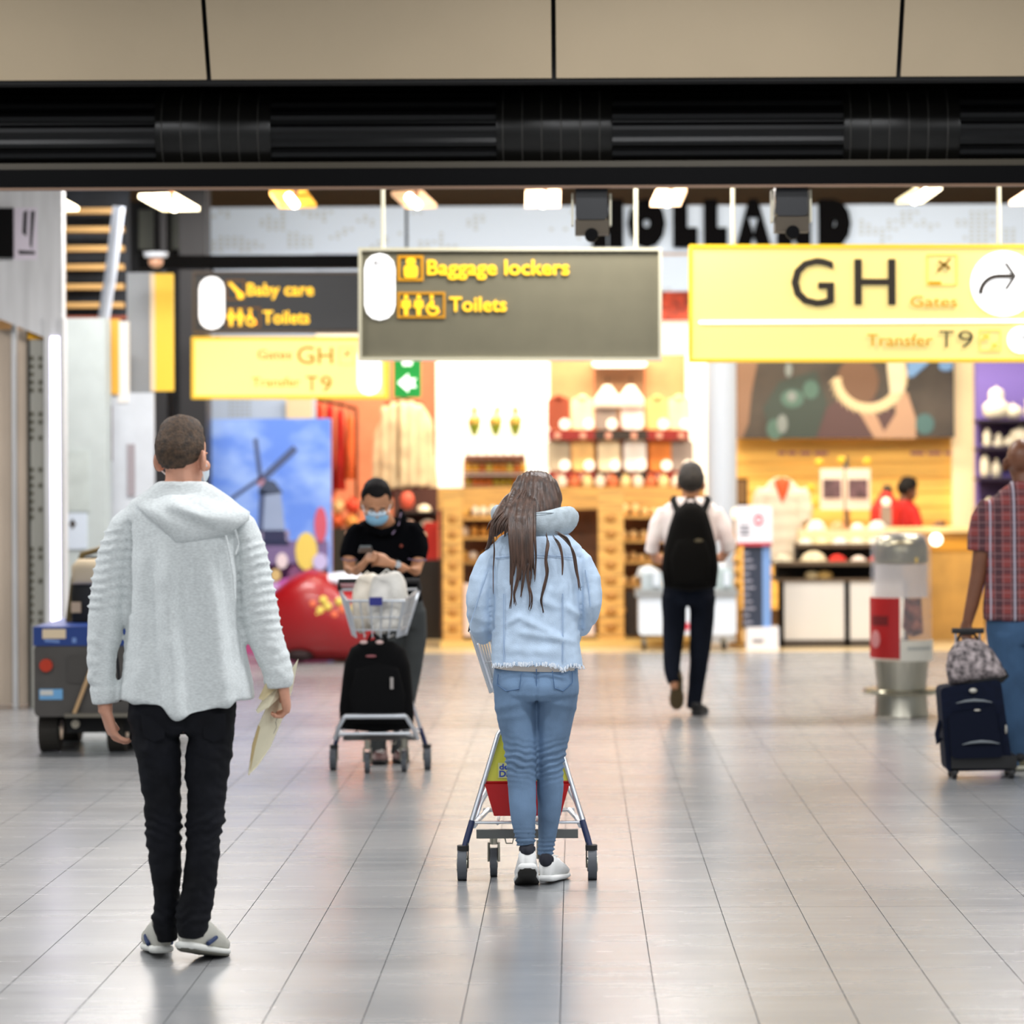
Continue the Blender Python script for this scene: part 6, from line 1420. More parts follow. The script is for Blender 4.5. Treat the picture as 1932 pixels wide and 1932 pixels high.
def fold2j(c, n):
    x, y = pix(c); d = .0025*noise.noise(Vector((x*.04, y*.04, 2)))
    d += .0042*(gauss(y-1436, 22))*math.sin((y+.3*(x-1000)*(1 if x > 1012 else -.6)+7*noise.noise(Vector((x*.05, y*.03, 4))))*2*math.pi/12)
    d += .0045*(gauss(y-1585, 14) if x < 1013 else gauss(y-1602, 12))*math.sin(y*2*math.pi/8)
    d += .004*gauss(y-1318-.25*abs(x-1012), 5)
    if n.y < 0 and y < 1325: d -= .006*gauss(x-1012.5, 2.2)
    if n.y < 0: d += .008*gauss(y-1300, 18)*(gauss(x-975, 22)+gauss(x-1050, 22))
    d += .003*gauss(y-1352+.15*(x-970), 4)*gauss(x-960, 25)
    return d
JBL = pm('blue_denim', (104, 130, 160), .85, var=.10, vscale=6, bump=.15, bscale=300)
jn = skin_part('jeans', blob(b, .0065, 3), JBL, m2, disp=fold2j)
JSM = pm('jean_seam', (82, 110, 146), .9)
for pts in ([(940, 1272), (938, 1292), (955, 1304), (980, 1300), (984, 1268)], [(1042, 1266), (1046, 1298), (1062, 1304), (1080, 1288), (1080, 1268)]):
    part('back_pocket', MB().tube([P(x, y, ysurf(x, y, 82, .136, 1011)) for x, y in pts], .0022, 5), JSM, jn)
part('seat_seam', MB().tube([P(1012, y, Z2-.125) for y in (1262, 1280, 1300)], .0022, 5), JSM, jn)
WH = pm('shoe_white', (236, 236, 234), .6); BK = pm('shoe_tab_black', (26, 28, 40), .7)
shoe(m2, floor_at(996, 1674)+Vector((0, -.095, 0)), -2, 22, WH, WH, BK, .245, .05, high=.1, outsole=pm('sole_dark', (40, 38, 34), .7))
shoe(m2, floor_at(1033, 1667)+Vector((0, -.02, 0)), 14, 3, WH, WH, BK, .245, .046, high=.1)

# ------------------------------------------------------------------ man with phone leaning on his cart
c2, T2, ap2 = cart('chrome luggage cart carrying shopping bags and a black rucksack, leaned on by the phone man', 718, 1452, False)
Z3 = c2.location.y+.42
m3 = person('man in a black polo shirt and blue mask reading his phone over a cart', (P(740, 1430, Z3).x, Z3, 0))
b = MB()
fr = head(b, P(710, 945, Z3-.16), yaw=math.pi+.12, pitch=.5, s=.98)
limb(b, Z3, [(716, 965, -.1, 17, .055), (724, 985, -.05, 20, .06), (730, 1005, -.0, 30, .07)])
limb(b, Z3, [(730, 985, 0, 50, .06), (732, 1010, 0, 62, .08), (735, 1060, .02, 54, .095), (745, 1120, .06, 44, .095), (752, 1160, .08, 44, .1)])
limb(b, Z3, [(664, 1005, -.02, 14, .045), (658, 1045, -.06, 13, .042), (660, 1075, -.12, 11, .036), (672, 1078, -.26, 9, .03), (684, 1066, -.36, 7.5, .024)])
limb(b, Z3, [(792, 1005, -.02, 15, .045), (792, 1045, -.06, 14, .042), (784, 1076, -.12, 12, .038), (758, 1072, -.24, 10, .032), (734, 1062, -.34, 8, .025)])
for q in ([(775, 1150, .08, 20, .08), (780, 1220, .1, 17, .07), (770, 1310, .1, 13, .055), (755, 1400, .1, 9, .04), (750, 1428, .1, 9, .04)], [(735, 1150, .08, 20, .08), (730, 1220, .06, 17, .07), (722, 1310, .05, 13, .055), (714, 1400, .05, 9, .04), (712, 1428, .05, 9, .04)]): limb(b, Z3, q)
hand(b, P(684, 1067, Z3-.36), (.45, -.6, .6), (-.9, -.3, 0), (.2, .5, .9), .9, curl=.9)
hand(b, P(734, 1062, Z3-.34), (-.75, -.5, .25), (.2, -.6, .8), (-.1, .3, .9), .9, curl=.9)
skin_part('body', blob(b, .0065, 3), SKIN2, m3)
eyes(fr, m3)
short_hair(fr, m3, pm('hair_black', (18, 16, 16), .75, spec=.2, var=.3, vscale=50), nape=-.05, thick=.014, top=.022, front=.06)
c_, M_, s_h = fr
for sd in (-1, 1): part('eyebrow', MB().ell(c_+M_ @ (Vector((sd*.033, .093, .002))), (.02, .006, .005), M_), MATS['hair_black'], m3)
mk = part('face_mask', MB().ell(c_+M_ @ Vector((0, .062, -.07)), (.066, .05, .05), M_), pm('mask_blue', (134, 184, 214), .8), m3)
part('mask_top_edge', MB().ell(c_+M_ @ Vector((0, .07, -.035)), (.056, .043, .016), M_), pm('mask_pale_blue', (186, 206, 222), .8), mk)
for sd in (-1, 1): part('ear_loop', MB().tube([c_+M_ @ Vector(p) for p in ((sd*.06, .06, -.05), (sd*.08, .01, -.02), (sd*.085, -.01, -.03), (sd*.05, .06, -.1))], .003, 6), MATS['loop_white'], mk)
b = MB()
limb(b, Z3, [(728, 975, .02, 26, .06), (730, 985, .01, 52, .075), (731, 1003, 0, 64, .09), (733, 1050, 0, 60, .112), (740, 1105, .04, 52, .115), (747, 1135, .06, 50, .115)], e=2.3, flat=True, n=24)
limb(b, Z3, [(680, 996, 0, 16, .06), (667, 1012, -.02, 18.5, .062), (660, 1032, -.05, 18, .06), (657, 1053, -.08, 17, .058)])
limb(b, Z3, [(778, 996, 0, 16, .06), (789, 1012, -.02, 19, .064), (790, 1034, -.05, 19, .062), (787, 1056, -.08, 18, .06)])
pl = skin_part('polo_shirt', blob(b, .010, 3), pm('polo_black', (7, 8, 11), .95, spec=.05), m3, disp=lambda c, n: .006*noise.noise(c*9))
part('collar', MB().tube([P(700, 998, Z3-.12), P(720, 1006, Z3-.13), P(745, 998, Z3-.10), P(760, 975, Z3-.04), P(756, 962, Z3+.0)], [.02, .022, .024, .022, .014], 8), MATS['polo_black'], pl)
part('collar_stripe', MB().tube([P(740, 1008, Z3-.13), P(752, 990, Z3-.10), P(757, 968, Z3-.045)], .005, 6), pm('stripe_mauve', (130, 112, 138), .8), pl)
for x0, x1, y in ((644, 672, 1057), (770, 804, 1057)):
    part('sleeve_stripe', MB().tube([P(x0, y-3, Z3-.09), P((x0+x1)/2, y+1, Z3-.145), P(x1, y-1, Z3-.09)], .004, 6), MATS['stripe_mauve'], pl)
a = P(757, 1030, Z3-.118); part('chest_logo', MB().ell(a, (.01, .006, .01)), pm('logo_rust', (120, 50, 34), .8), pl)
b = MB()
limb(b, Z3, [(748, 1125, .06, 48, .11), (756, 1160, .08, 48, .115), (758, 1185, .08, 46, .11)], flat=True)
limb(b, Z3, [(778, 1150, .08, 26, .1), (782, 1200, .1, 24, .09), (776, 1260, .1, 21, .08), (766, 1320, .1, 18, .07), (757, 1380, .1, 16, .062), (752, 1424, .1, 15, .06)])
limb(b, Z3, [(734, 1150, .08, 26, .1), (732, 1200, .06, 24, .09), (726, 1260, .05, 21, .08), (720, 1320, .05, 18, .07), (715, 1380, .05, 16, .062), (712, 1424, .05, 15, .06)])
skin_part('trousers', blob(b, .011, 3), pm('trouser_grey', (66, 69, 70), .9, spec=.1, var=.06), m3, disp=lambda c, n: .004*noise.noise(c*8))
for px in (712, 752):
    z_ = Z3+(.05 if px == 712 else .1); shoe(m3, Vector((P(px, 0, z_).x, z_+.04, 0)), 180, 0, pm('shoe_maroon', (70, 30, 30), .6), M_rubberb, M_rubberb, .28, .05, high=.08)
wt = thing('wrist_watch', 'silver wrist watch on the arm of the man reading his phone', 'watch', P(750, 1070, Z3-.3))
a = P(751, 1066, Z3-.315); part('case', MB().cyl(a, a+Vector((0, -.012, .004)), .02, n=16), M_chrome, wt)
part('strap', MB().tube([P(750+4*math.cos(t), 1070+12*math.sin(t), Z3-.29+.03*math.cos(t)) for t in [k*math.pi/8 for k in range(17)]], .009, 6), M_black, wt)
phn = thing('mobile_phone', 'dark mobile phone held over the cart by the masked man', 'phone', P(692, 1048, Z3-.43))
q = [P(676, 1043, Z3-.42), P(704, 1043, Z3-.42), P(700, 1033, Z3-.50), P(679, 1033, Z3-.50)]
part('case', MB().loft([q, [v+Vector((0, .004, .012)) for v in q]]), pm('phone_grey', (92, 98, 100), .3, metal=.3), phn, smooth=False)
q2 = [v*.86+(q[0]+q[1]+q[2]+q[3])*.035+Vector((0, .005, .013)) for v in q]
part('screen', MB().loft([q2, [v+Vector((0, .0, .001)) for v in q2]]), pm('phone_screen', (20, 24, 30), .1), phn, smooth=False)
# bags in the basket and rucksack
yb_ = c2.location.y
def bag(px0, px1, y0, y1, z, lab, mat, bul):
    t = thing('shopping_bag', lab, 'bag', P((px0+px1)/2, y1, z), 'shopping bags in the cart basket')
    rg_ = random.Random(px0); pts = []
    for k in range(22):
        th = 2*math.pi*k/22; x = (px0+px1)/2+(px1-px0)/2*math.copysign(abs(math.cos(th))**.6, math.cos(th))*(1+.06*rg_.uniform(-1, 1)); y = (y0+y1)/2-(y1-y0)/2*math.copysign(abs(math.sin(th))**.7, math.sin(th))*(1+.05*rg_.uniform(-1, 1))
        pts.append((P(x, y, z).x, P(x, y, z).z))
    o = part('bag_body', MB().pillow(pts, z, bul, bul, rings=7), mat, t, smooth='all')
    for v in o.data.vertices: v.co += Vector((.02, .035, .028))*noise.noise(v.co*9)+Vector((.008, .014, .01))*noise.noise(v.co*24)
    part('bag_handle', MB().tube([P((px0*2+px1)/3, y0+4, z), P((px0+px1)/2, y0-6, z), P((px0+px1*2)/3, y0+4, z)], .004, 5), mat, t)
PB = pm('plastic_bag', (226, 216, 200), .45, var=.08, vscale=10)
bag(664, 722, 1084, 1192, yb_-.12, 'crumpled cream shopping bag with upright ears in the cart basket', PB, .06)
bag(694, 766, 1080, 1194, yb_-.25, 'wide off white shopping bag slumped in the cart basket', pm('plastic_bag2', (216, 212, 204), .45, var=.08, vscale=10), .06)
ru = thing('rucksack', 'black rucksack with a handle lying on the cart of the phone man', 'rucksack', P(712, 1372, yb_-.25))
zr2 = yb_-.27
ol = [(642, 1375), (640, 1335), (645, 1290), (650, 1250), (662, 1222), (682, 1210), (712, 1206), (742, 1210), (764, 1224), (774, 1255), (778, 1300), (781, 1345), (780, 1375), (712, 1382)]
part('main_body', MB().pillow([(P(x, y, zr2).x, P(x, y, zr2).z) for x, y in ol], zr2, .11, .1, rings=8, pw=.4), pm('rucksack_black', (10, 10, 11), .9, spec=.1, var=.2), ru, smooth='all')
part('front_pocket', MB().pillow([(P(x, y, zr2-.1).x, P(x, y, zr2-.1).z) for x, y in ((664, 1365), (660, 1310), (672, 1262), (712, 1250), (752, 1262), (764, 1310), (760, 1365))], zr2-.1, .03, .02), pm('rucksack_pocket', (13, 13, 14), .9, spec=.1), ru, smooth='all')
part('logo', MB().ell(P(700, 1238, zr2-.105), (.03, .004, .008)), pm('logo_pink', (130, 70, 74), .6), ru)
part('tag', rect(MB(), 736, 1278, 742, 1300, zr2-.14, .01), pm('tag_grey', (150, 144, 140), .6), ru, smooth=False)
part('grab_handle', MB().tube([P(694, 1212, zr2), P(700, 1198, zr2), P(724, 1198, zr2), P(730, 1212, zr2)], .009, 6), MATS['rucksack_black'], ru)
for px in (686, 716): part('white_ribbon', MB().ell(P(px, 1212, zr2-.05), (.022, .016, .012)), pm('ribbon_pink', (206, 176, 170), .7), ru)

# ------------------------------------------------------------------ man with the black backpack
Z4 = zf(1350, 1300)
m4 = person('man walking away with a big black backpack and a pale pink shirt', (P(1300, 1350, Z4).x, Z4, 0))
b = MB()
fr = head(b, P(1304, 908, Z4), yaw=-.1, pitch=.1, s=1.0)
limb(b, Z4, [(1303, 925, 0, 16, .058), (1302, 940, 0, 16, .058), (1302, 955, 0, 22, .06)])
limb(b, Z4, [(1302, 945, 0, 30, .06), (1302, 965, 0, 50, .08), (1302, 1020, 0, 44, .09), (1300, 1090, 0, 40, .09), (1299, 1125, 0, 42, .095)])
limb(b, Z4, [(1250, 968, 0, 10, .045), (1238, 1010, 0, 10, .045), (1232, 1040, .02, 9, .04), (1236, 1054, .12, 8, .035), (1246, 1054, .27, 7, .028)])
limb(b, Z4, [(1354, 968, 0, 10, .045), (1366, 1010, 0, 10, .045), (1370, 1040, .02, 9, .04), (1362, 1052, .12, 8, .035), (1352, 1054, .27, 7, .028)])
for q in ([(1277, 1115, 0, 18, .08), (1272, 1200, 0, 13, .06), (1270, 1260, -.06, 10, .05), (1272, 1300, -.1, 7, .04)], [(1322, 1115, 0, 18, .08), (1320, 1200, .02, 13, .06), (1316, 1270, .04, 10, .05), (1308, 1335, .05, 7, .04)]): limb(b, Z4, q)
hand(b, P(1246, 1054, Z4+.27), (.2, 1, 0), (-.3, 0, 1), (1, 0, .2), .95, curl=1.0)
hand(b, P(1352, 1054, Z4+.27), (-.2, 1, 0), (.3, 0, 1), (-1, 0, .2), .95, curl=1.0)
skin_part('body', blob(b, .0075, 3), SKIN2, m4)
eyes(fr, m4)
short_hair(fr, m4, pm('hair_dark', (38, 32, 26), .65, var=.3, vscale=50), nape=-.085, thick=.016, top=.02)
b = MB()
limb(b, Z4, [(1302, 938, 0, 24, .065), (1302, 952, 0, 48, .085), (1302, 972, 0, 60, .1), (1302, 1020, 0, 50, .108), (1300, 1095, 0, 48, .11)], e=2.3, flat=True)
limb(b, Z4, [(1254, 962, 0, 13, .055), (1240, 990, 0, 15, .06), (1232, 1020, 0, 14, .058), (1229, 1042, .02, 13, .055)])
limb(b, Z4, [(1350, 962, 0, 13, .055), (1364, 990, 0, 15, .06), (1372, 1020, 0, 14, .058), (1375, 1040, .02, 13, .055)])
skin_part('shirt', blob(b, .011, 3), pm('shirt_pink_white', (186, 162, 158), .8), m4, disp=lambda c, n: .006*noise.noise(c*9))
b = MB()
limb(b, Z4, [(1299, 1085, 0, 46, .115), (1299, 1120, 0, 50, .12), (1300, 1140, 0, 48, .11)], flat=True)
limb(b, Z4, [(1272, 1125, 0, 25, .1), (1271, 1180, 0, 22, .085), (1268, 1230, -.03, 18, .072), (1268, 1270, -.08, 15, .06), (1272, 1288, -.1, 13, .056)])
limb(b, Z4, [(1326, 1125, 0, 25, .1), (1324, 1180, .02, 22, .085), (1320, 1240, .03, 19, .072), (1313, 1300, .05, 15, .06), (1308, 1338, .05, 14, .056)])
skin_part('trousers', blob(b, .011, 3), pm('trouser_navy', (20, 24, 34), .9, spec=.1, var=.15), m4, disp=lambda c, n: .006*noise.noise(c*8))
SB = pm('shoe_brown', (72, 56, 34), .7)
shoe(m4, Vector((P(1272, 0, Z4-.15).x, Z4-.22, .06)), 0, 62, SB, pm('sole_brown', (86, 70, 40), .7), SB, .29, .048, high=.08)
shoe(m4, Vector((P(1308, 0, Z4+.06).x, Z4+.0, 0)), 12, 0, pm('shoe_black', (24, 22, 20), .6), M_rubberb, M_rubberb, .29, .052, high=.08)
bp_ = thing('backpack', 'big black backpack worn by the man in the pale pink shirt', 'backpack', P(1302, 1112, Z4-.12))
zz_ = Z4-.215
ol = [(1252, 1108), (1248, 1070), (1253, 1030), (1262, 995), (1272, 965), (1288, 950), (1303, 946), (1320, 950), (1334, 965), (1343, 995), (1352, 1030), (1356, 1070), (1352, 1108), (1303, 1116)]
part('main_body', MB().pillow([(P(x, y, zz_).x, P(x, y, zz_).z) for x, y in ol], zz_, .14, .09, rings=8, pw=.4), pm('backpack_black', (13, 12, 11), .9, spec=.1, var=.2), bp_, smooth='all')
part('front_pocket', MB().pillow([(P(x, y, zz_).x, P(x, y, zz_).z) for x, y in ((1268, 1100), (1264, 1050), (1275, 1020), (1303, 1010), (1330, 1020), (1340, 1050), (1336, 1100))], zz_-.125, .035, .02), pm('backpack_pocket', (16, 15, 14), .9, spec=.1), bp_, smooth='all')
part('logo', MB().ell(P(1318, 1020, zz_-.15), (.03, .006, .012)), pm('logo_bronze', (90, 80, 56), .5), bp_)
for s in (-1, 1): part('shoulder_strap', MB().tube([P(1303+s*24, 965, zz_+.0), P(1303+s*33, 944, Z4-.06), P(1303+s*30, 940, Z4+.04), P(1303+s*34, 975, Z4+.11)], .024, 8), MATS['backpack_black'], bp_)
part('grab_loop', MB().tube([P(1292, 950, zz_), P(1297, 940, zz_), P(1309, 940, zz_), P(1314, 950, zz_)], .01, 6), MATS['backpack_black'], bp_)

# ------------------------------------------------------------------ man in the checked shirt
Z5 = zf(1452, 1900)
m5 = person('bald man in a red checked shirt and jeans pulling a navy suitcase', (P(1935, 1465, Z5).x, Z5, 0))
b = MB()
fr = head(b, P(1927, 866, Z5), yaw=-.1, pitch=.0, s=1.05)
limb(b, Z5, [(1932, 890, 0, 22, .062), (1934, 912, -.01, 23, .065), (1936, 932, 0, 32, .07)])
limb(b, Z5, [(1938, 920, 0, 42, .06), (1940, 945, 0, 76, .085), (1942, 1010, 0, 72, .105), (1942, 1100, 0, 66, .115), (1940, 1180, 0, 66, .115)])
limb(b, Z5, [(1862, 965, 0, 18, .055), (1853, 1035, 0, 17, .052), (1846, 1085, 0, 15.5, .045), (1834, 1140, 0, 13, .038), (1825, 1175, 0, 10, .03)])
limb(b, Z5, [(2020, 965, 0, 18, .055), (2030, 1035, 0, 17, .052), (2036, 1085, 0, 15.5, .045), (2040, 1140, 0, 13, .038), (2042, 1175, 0, 10, .03)])
for q in ([(1905, 1190, 0, 30, .09), (1908, 1300, 0, 22, .065), (1908, 1400, -.02, 15, .05), (1908, 1450, -.03, 12, .045)], [(1975, 1190, 0, 30, .09), (1974, 1300, .1, 22, .065), (1974, 1400, .2, 15, .05), (1974, 1440, .25, 12, .045)]): limb(b, Z5, q)
hand(b, P(1825, 1172, Z5), (-.1, .1, -1), (-.5, -1, 0), (-.6, .8, 0), 1.05, curl=1.2)
hand(b, P(2042, 1172, Z5), (.05, .1, -1), (1, -.3, 0), (0, 1, 0), 1.05, curl=.5)
skin_part('body', blob(b, .0065, 3), SKIN3, m5)
eyes(fr, m5)
def plaid():
    m = bpy.data.materials.new('red_check'); m.use_nodes = True; nt = m.node_tree; bs = nt.nodes['Principled BSDF']; bs.inputs['Roughness'].default_value = .85
    tc = nt.nodes.new('ShaderNodeTexCoord'); sp = nt.nodes.new('ShaderNodeSeparateXYZ'); nt.links.new(tc.outputs['Object'], sp.inputs[0])
    def band(out, per, ph, wd):
        a = nt.nodes.new('ShaderNodeMath'); a.operation = 'MULTIPLY_ADD'; a.inputs[1].default_value = 1/per; a.inputs[2].default_value = ph; nt.links.new(out, a.inputs[0])
        f = nt.nodes.new('ShaderNodeMath'); f.operation = 'FRACT'; nt.links.new(a.outputs[0], f.inputs[0])
        l = nt.nodes.new('ShaderNodeMath'); l.operation = 'LESS_THAN'; l.inputs[1].default_value = wd; nt.links.new(f.outputs[0], l.inputs[0]); return l.outputs[0]
    prev = None; base = (*lin((132, 58, 56)), 1)
    for out, per, ph, wd, cc, k in (('X', .085, .1, .45, (58, 44, 52), .75), ('Z', .085, .3, .45, (64, 46, 54), .6), ('X', .0425, .2, .14, (150, 110, 112), .6), ('Z', .0425, .05, .14, (150, 108, 108), .6), ('X', .125, .62, .085, (190, 186, 200), .75)):
        mx = nt.nodes.new('ShaderNodeMix'); mx.data_type = 'RGBA'
        ml = nt.nodes.new('ShaderNodeMath'); ml.operation = 'MULTIPLY'; ml.inputs[1].default_value = k; nt.links.new(band(sp.outputs[out], per, ph, wd), ml.inputs[0])
        nt.links.new(ml.outputs[0], mx.inputs['Factor'])
        if prev is None: mx.inputs['A'].default_value = base
        else: nt.links.new(prev, mx.inputs['A'])
        mx.inputs['B'].default_value = (*lin(cc), 1); prev = mx.outputs['Result']
    nt.links.new(prev, bs.inputs['Base Color']); return m
b = MB()
limb(b, Z5, [(1936, 912, 0, 30, .075), (1938, 928, 0, 56, .09), (1940, 950, 0, 84, .11), (1942, 1000, 0, 84, .125), (1942, 1080, 0, 84, .135), (1942, 1150, 0, 87, .14), (1942, 1170, 0, 87, .14)], e=2.4, flat=True, n=26)
limb(b, Z5, [(1872, 950, 0, 24, .065), (1860, 980, 0, 28, .07), (1854, 1010, 0, 28, .07), (1851, 1040, 0, 27, .068)])
limb(b, Z5, [(2010, 950, 0, 24, .065), (2022, 980, 0, 28, .07), (2030, 1010, 0, 28, .07), (2033, 1040, 0, 27, .068)])
sh5 = skin_part('checked_shirt', blob(b, .010, 3), plaid(), m5, disp=lambda c, n: .006*noise.noise(c*7)-.006*gauss(pix(c)[0]-1879, 2.5)*(1 if pix(c)[1] < 1045 else 0))
part('collar', MB().loft([sell(P(1936, y, Z5), Vector((w*Z5/F_PX, 0, 0)), Vector((0, d, 0)), 24) for y, w, d in ((930, 46, .09), (918, 34, .085), (908, 30, .08))]), sh5.data.materials[0], sh5, smooth='all')
b = MB()
limb(b, Z5, [(1941, 1150, 0, 80, .125), (1941, 1190, 0, 82, .128), (1941, 1215, 0, 78, .12)], flat=True)
limb(b, Z5, [(1904, 1195, 0, 42, .12), (1908, 1260, 0, 38, .1), (1912, 1340, 0, 32, .082), (1912, 1400, -.02, 27, .072), (1912, 1448, -.03, 25, .068)])
limb(b, Z5, [(1976, 1195, 0, 42, .12), (1976, 1260, .04, 38, .1), (1976, 1340, .12, 32, .082), (1976, 1400, .2, 27, .072), (1976, 1438, .25, 25, .068)])
skin_part('jeans', blob(b, .011, 3), pm('mid_denim', (62, 88, 118), .9, spec=.15, var=.1), m5, disp=lambda c, n: .007*noise.noise(c*7))
shoe(m5, Vector((P(1914, 0, Z5).x, Z5-.06, 0)), 4, 0, pm('shoe_olive', (96, 92, 70), .7), pm('sole_pale', (200, 196, 176), .6), M_rubberb, .3, .055, high=.085)
shoe(m5, Vector((P(1976, 0, Z5+.25).x, Z5+.2, 0)), -4, 0, MATS['shoe_olive'], MATS['sole_pale'], M_rubberb, .3, .055, high=.085)
# suitcase and patterned bag
Z6 = zf(1470, 1840)
su = thing('suitcase', 'navy soft suitcase on wheels pulled by the man in the checked shirt', 'suitcase', (P(1842, 1470, Z6).x, Z6+.1, 0))
NAVY = pm('suitcase_navy', (13, 19, 36), .85, spec=.15, var=.12, vscale=30)
def sq(x0t, x1t, x0b, x1b, y0, y1, z, th, name, mat, par=su, r=0):
    p = [P(x0b, y1, z), P(x1b, y1-3, z), P(x1t, y0-8, z), P(x0t, y0+8, z)]
    mid = lambda a, b_, f_: a+(b_-a)*f_
    if r:
        q = []
        for i in range(4):
            a, b_, c__ = p[i-1], p[i], p[(i+1) % 4]; u = (a-b_).normalized()*r; w = (c__-b_).normalized()*r
            for k in range(5):
                t = k/4; q.append(b_+u*(1-t)**2+w*t**2)
        p = q
    return part(name, MB().loft([p, [v+Vector((0, th, 0)) for v in p]]), mat, par)
sq(1774, 1888, 1786, 1912, 1290, 1456, Z6, .24, 'shell', NAVY, r=.03)
sq(1790, 1876, 1796, 1894, 1340, 1432, Z6-.035, .04, 'front_pocket', pm('suitcase_pocket', (10, 16, 32), .85, spec=.15), r=.03)
part('base_panel', MB().box((P(1788, 0, Z6).x, Z6-.01, P(0, 1458, Z6).z), (P(1912, 0, Z6).x, Z6+.24, P(0, 1434, Z6).z)), pm('suitcase_black', (14, 14, 16), .5), su, smooth=False)
for y, x0, x1 in ((1324, 1804, 1872), (1402, 1816, 1886)):
    part('reflective_piping', MB().tube([P(x0, y+3, Z6-.04), P(x0+16, y-1, Z6-.045), P((x0+x1)/2, y-3, Z6-.045), P(x1-16, y-2, Z6-.045), P(x1, y+1, Z6-.04)], [.002, .006, .008, .006, .002], 6), pm('piping_grey', (120, 126, 130), .3), su)
part('logo_badge', MB().ell(P(1836, 1303, Z6-.01), (.022, .008, .014)), pm('badge_silver', (190, 186, 176), .3, metal=.6), su)
part('zip_pull', MB().ell(P(1844, 1340, Z6-.04), (.018, .006, .006)), MATS['badge_silver'], su)
part('side_tag', MB().ell(P(1898, 1376, Z6-.005), (.007, .006, .025)), MATS['badge_silver'], su)
part('side_strap', MB().tube([P(1774, 1360, Z6+.08), P(1768, 1385, Z6+.06), P(1770, 1402, Z6+.05), P(1775, 1392, Z6+.05)], .014, 8), NAVY, su)
for px in (1795, 1903):
    for dy in (.02, .2):
        w = part('wheel', MB().cyl((P(px, 0, Z6).x-.012, Z6+dy, .028), (P(px, 0, Z6).x+.012, Z6+dy, .028), .028, n=16), M_rubberb, su)
        part('wheel_housing', MB().box((P(px, 0, Z6).x-.02, Z6+dy-.02, .03), (P(px, 0, Z6).x+.02, Z6+dy+.02, .07)), MATS['suitcase_black'], su, smooth=False)
for px in (1803, 1848): part('telescopic_rod', MB().cyl(P(px+4, 1290, Z6+.2), P(px, 1194, Z6+.05), .007, n=8), M_chrome, su)
part('pull_handle', MB().tube([P(1796, 1190, Z6+.05), P(1856, 1190, Z6+.05)], .015, 10), M_rubberb, su)
tb = thing('patterned_bag', 'grey paisley patterned bag resting on the navy suitcase', 'bag', P(1835, 1290, Z6+.1))
ol = [(1790, 1292), (1784, 1260), (1788, 1232), (1802, 1212), (1825, 1205), (1852, 1208), (1872, 1225), (1888, 1250), (1898, 1272), (1890, 1280), (1850, 1284), (1815, 1290)]
part('bag_body', MB().pillow([(P(x, y, Z6+.08).x, P(x, y, Z6+.08).z) for x, y in ol], Z6+.08, .09, .08, rings=8, pw=.4), pm('paisley', (70, 60, 66), .7, var=.5, vscale=28, rgb2=(190, 176, 176)), tb, smooth='all')
part('black_base', MB().pillow([(P(x, y, Z6+.1).x, P(x, y, Z6+.1).z) for x, y in ((1800, 1296), (1804, 1284), (1850, 1276), (1896, 1262), (1904, 1276), (1892, 1288))], Z6+.1, .08, .08), M_blackm, tb)
part('handle', MB().tube([P(1806, 1210, Z6+.1), P(1812, 1196, Z6+.1), P(1838, 1196, Z6+.1), P(1846, 1208, Z6+.1)], .008, 6), M_blackm, tb)

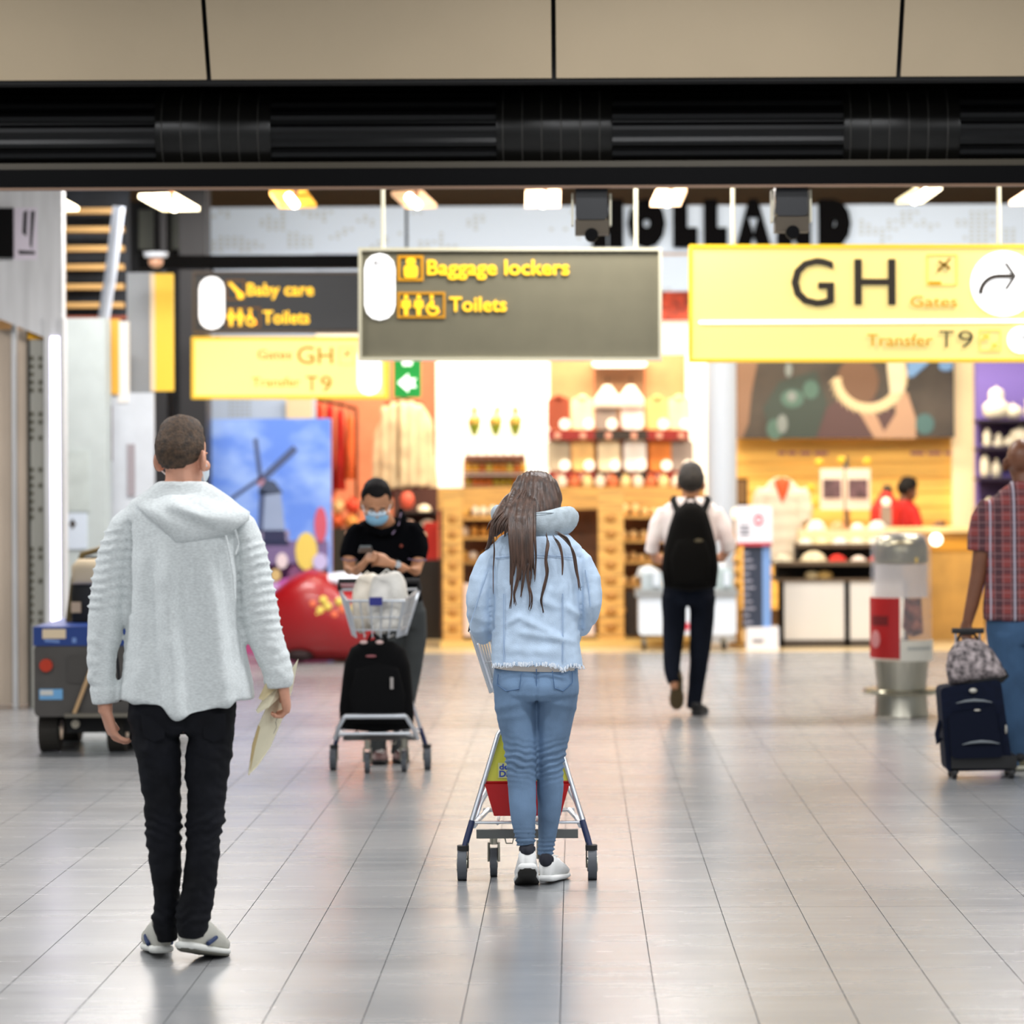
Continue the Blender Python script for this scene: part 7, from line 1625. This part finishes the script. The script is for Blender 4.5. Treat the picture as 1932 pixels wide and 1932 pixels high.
# ------------------------------------------------------------------ shop assistant in red
Z7 = 32.8
m7 = person('shop assistant in a red top looking sideways behind the display table', (P(1710, 1200, Z7).x, Z7, 0))
b = MB()
fr = head(b, P(1713, 924, Z7), yaw=-1.25, pitch=.25, s=1.0)
limb(b, Z7, [(1708, 935, 0, 10, .055), (1706, 948, 0, 14, .06), (1705, 960, 0, 24, .075)])
limb(b, Z7, [(1704, 952, 0, 26, .07), (1703, 980, 0, 30, .09), (1703, 1050, 0, 26, .09), (1704, 1090, 0, 28, .1)])
limb(b, Z7, [(1724, 965, -.06, 9, .045), (1730, 990, -.1, 9, .042), (1734, 1002, -.16, 8, .036), (1752, 1000, -.22, 7, .03), (1764, 994, -.25, 6, .026)])
limb(b, Z7, [(1684, 965, 0, 9, .045), (1680, 1010, 0, 9, .042), (1684, 1040, -.05, 7, .03)])
for q in ([(1694, 1085, 0, 16, .085), (1694, 1140, 0, 11, .06), (1694, 1196, 0, 8, .045)], [(1716, 1085, 0, 16, .085), (1716, 1140, 0, 11, .06), (1716, 1196, 0, 8, .045)]): limb(b, Z7, q)
hand(b, P(1764, 994, Z7-.25), (1, -.1, .35), (0, -1, .3), (0, .2, 1), .9, curl=.5)
hand(b, P(1684, 1040, Z7-.05), (.1, -.2, -1), (-1, 0, 0), (0, -1, 0), .9, curl=.5)
skin_part('body', blob(b, .008, 3), SKIN3, m7)
eyes(fr, m7)
short_hair(fr, m7, MATS['hair_black'], nape=-.07, thick=.02, top=.024, front=.04)
b = MB()
limb(b, Z7, [(1706, 944, 0, 14, .07), (1704, 956, 0, 28, .09), (1703, 985, 0, 33, .11), (1703, 1050, 0, 32, .115)], flat=True)
limb(b, Z7, [(1722, 962, -.05, 12, .06), (1729, 985, -.09, 12, .058), (1732, 1000, -.14, 10, .05)])
limb(b, Z7, [(1684, 962, 0, 12, .06), (1680, 990, 0, 12, .058)])
skin_part('red_top', blob(b, .012, 3), pm('top_red', (190, 26, 22), .8), m7)
b = MB()
limb(b, Z7, [(1704, 1045, 0, 31, .112), (1704, 1095, 0, 32, .115)], flat=True)
limb(b, Z7, [(1694, 1085, 0, 18, .1), (1694, 1140, 0, 15, .075), (1694, 1196, 0, 13, .06)]); limb(b, Z7, [(1716, 1085, 0, 18, .1), (1716, 1140, 0, 15, .075), (1716, 1196, 0, 13, .06)])
skin_part('trousers', blob(b, .013, 3), M_blackm, m7)
for px in (1694, 1716): shoe(m7, Vector((P(px, 0, Z7).x, Z7+.04, 0)), 150, 0, M_rubberb, M_rubberb, M_rubberb, .27, .048, high=.07)
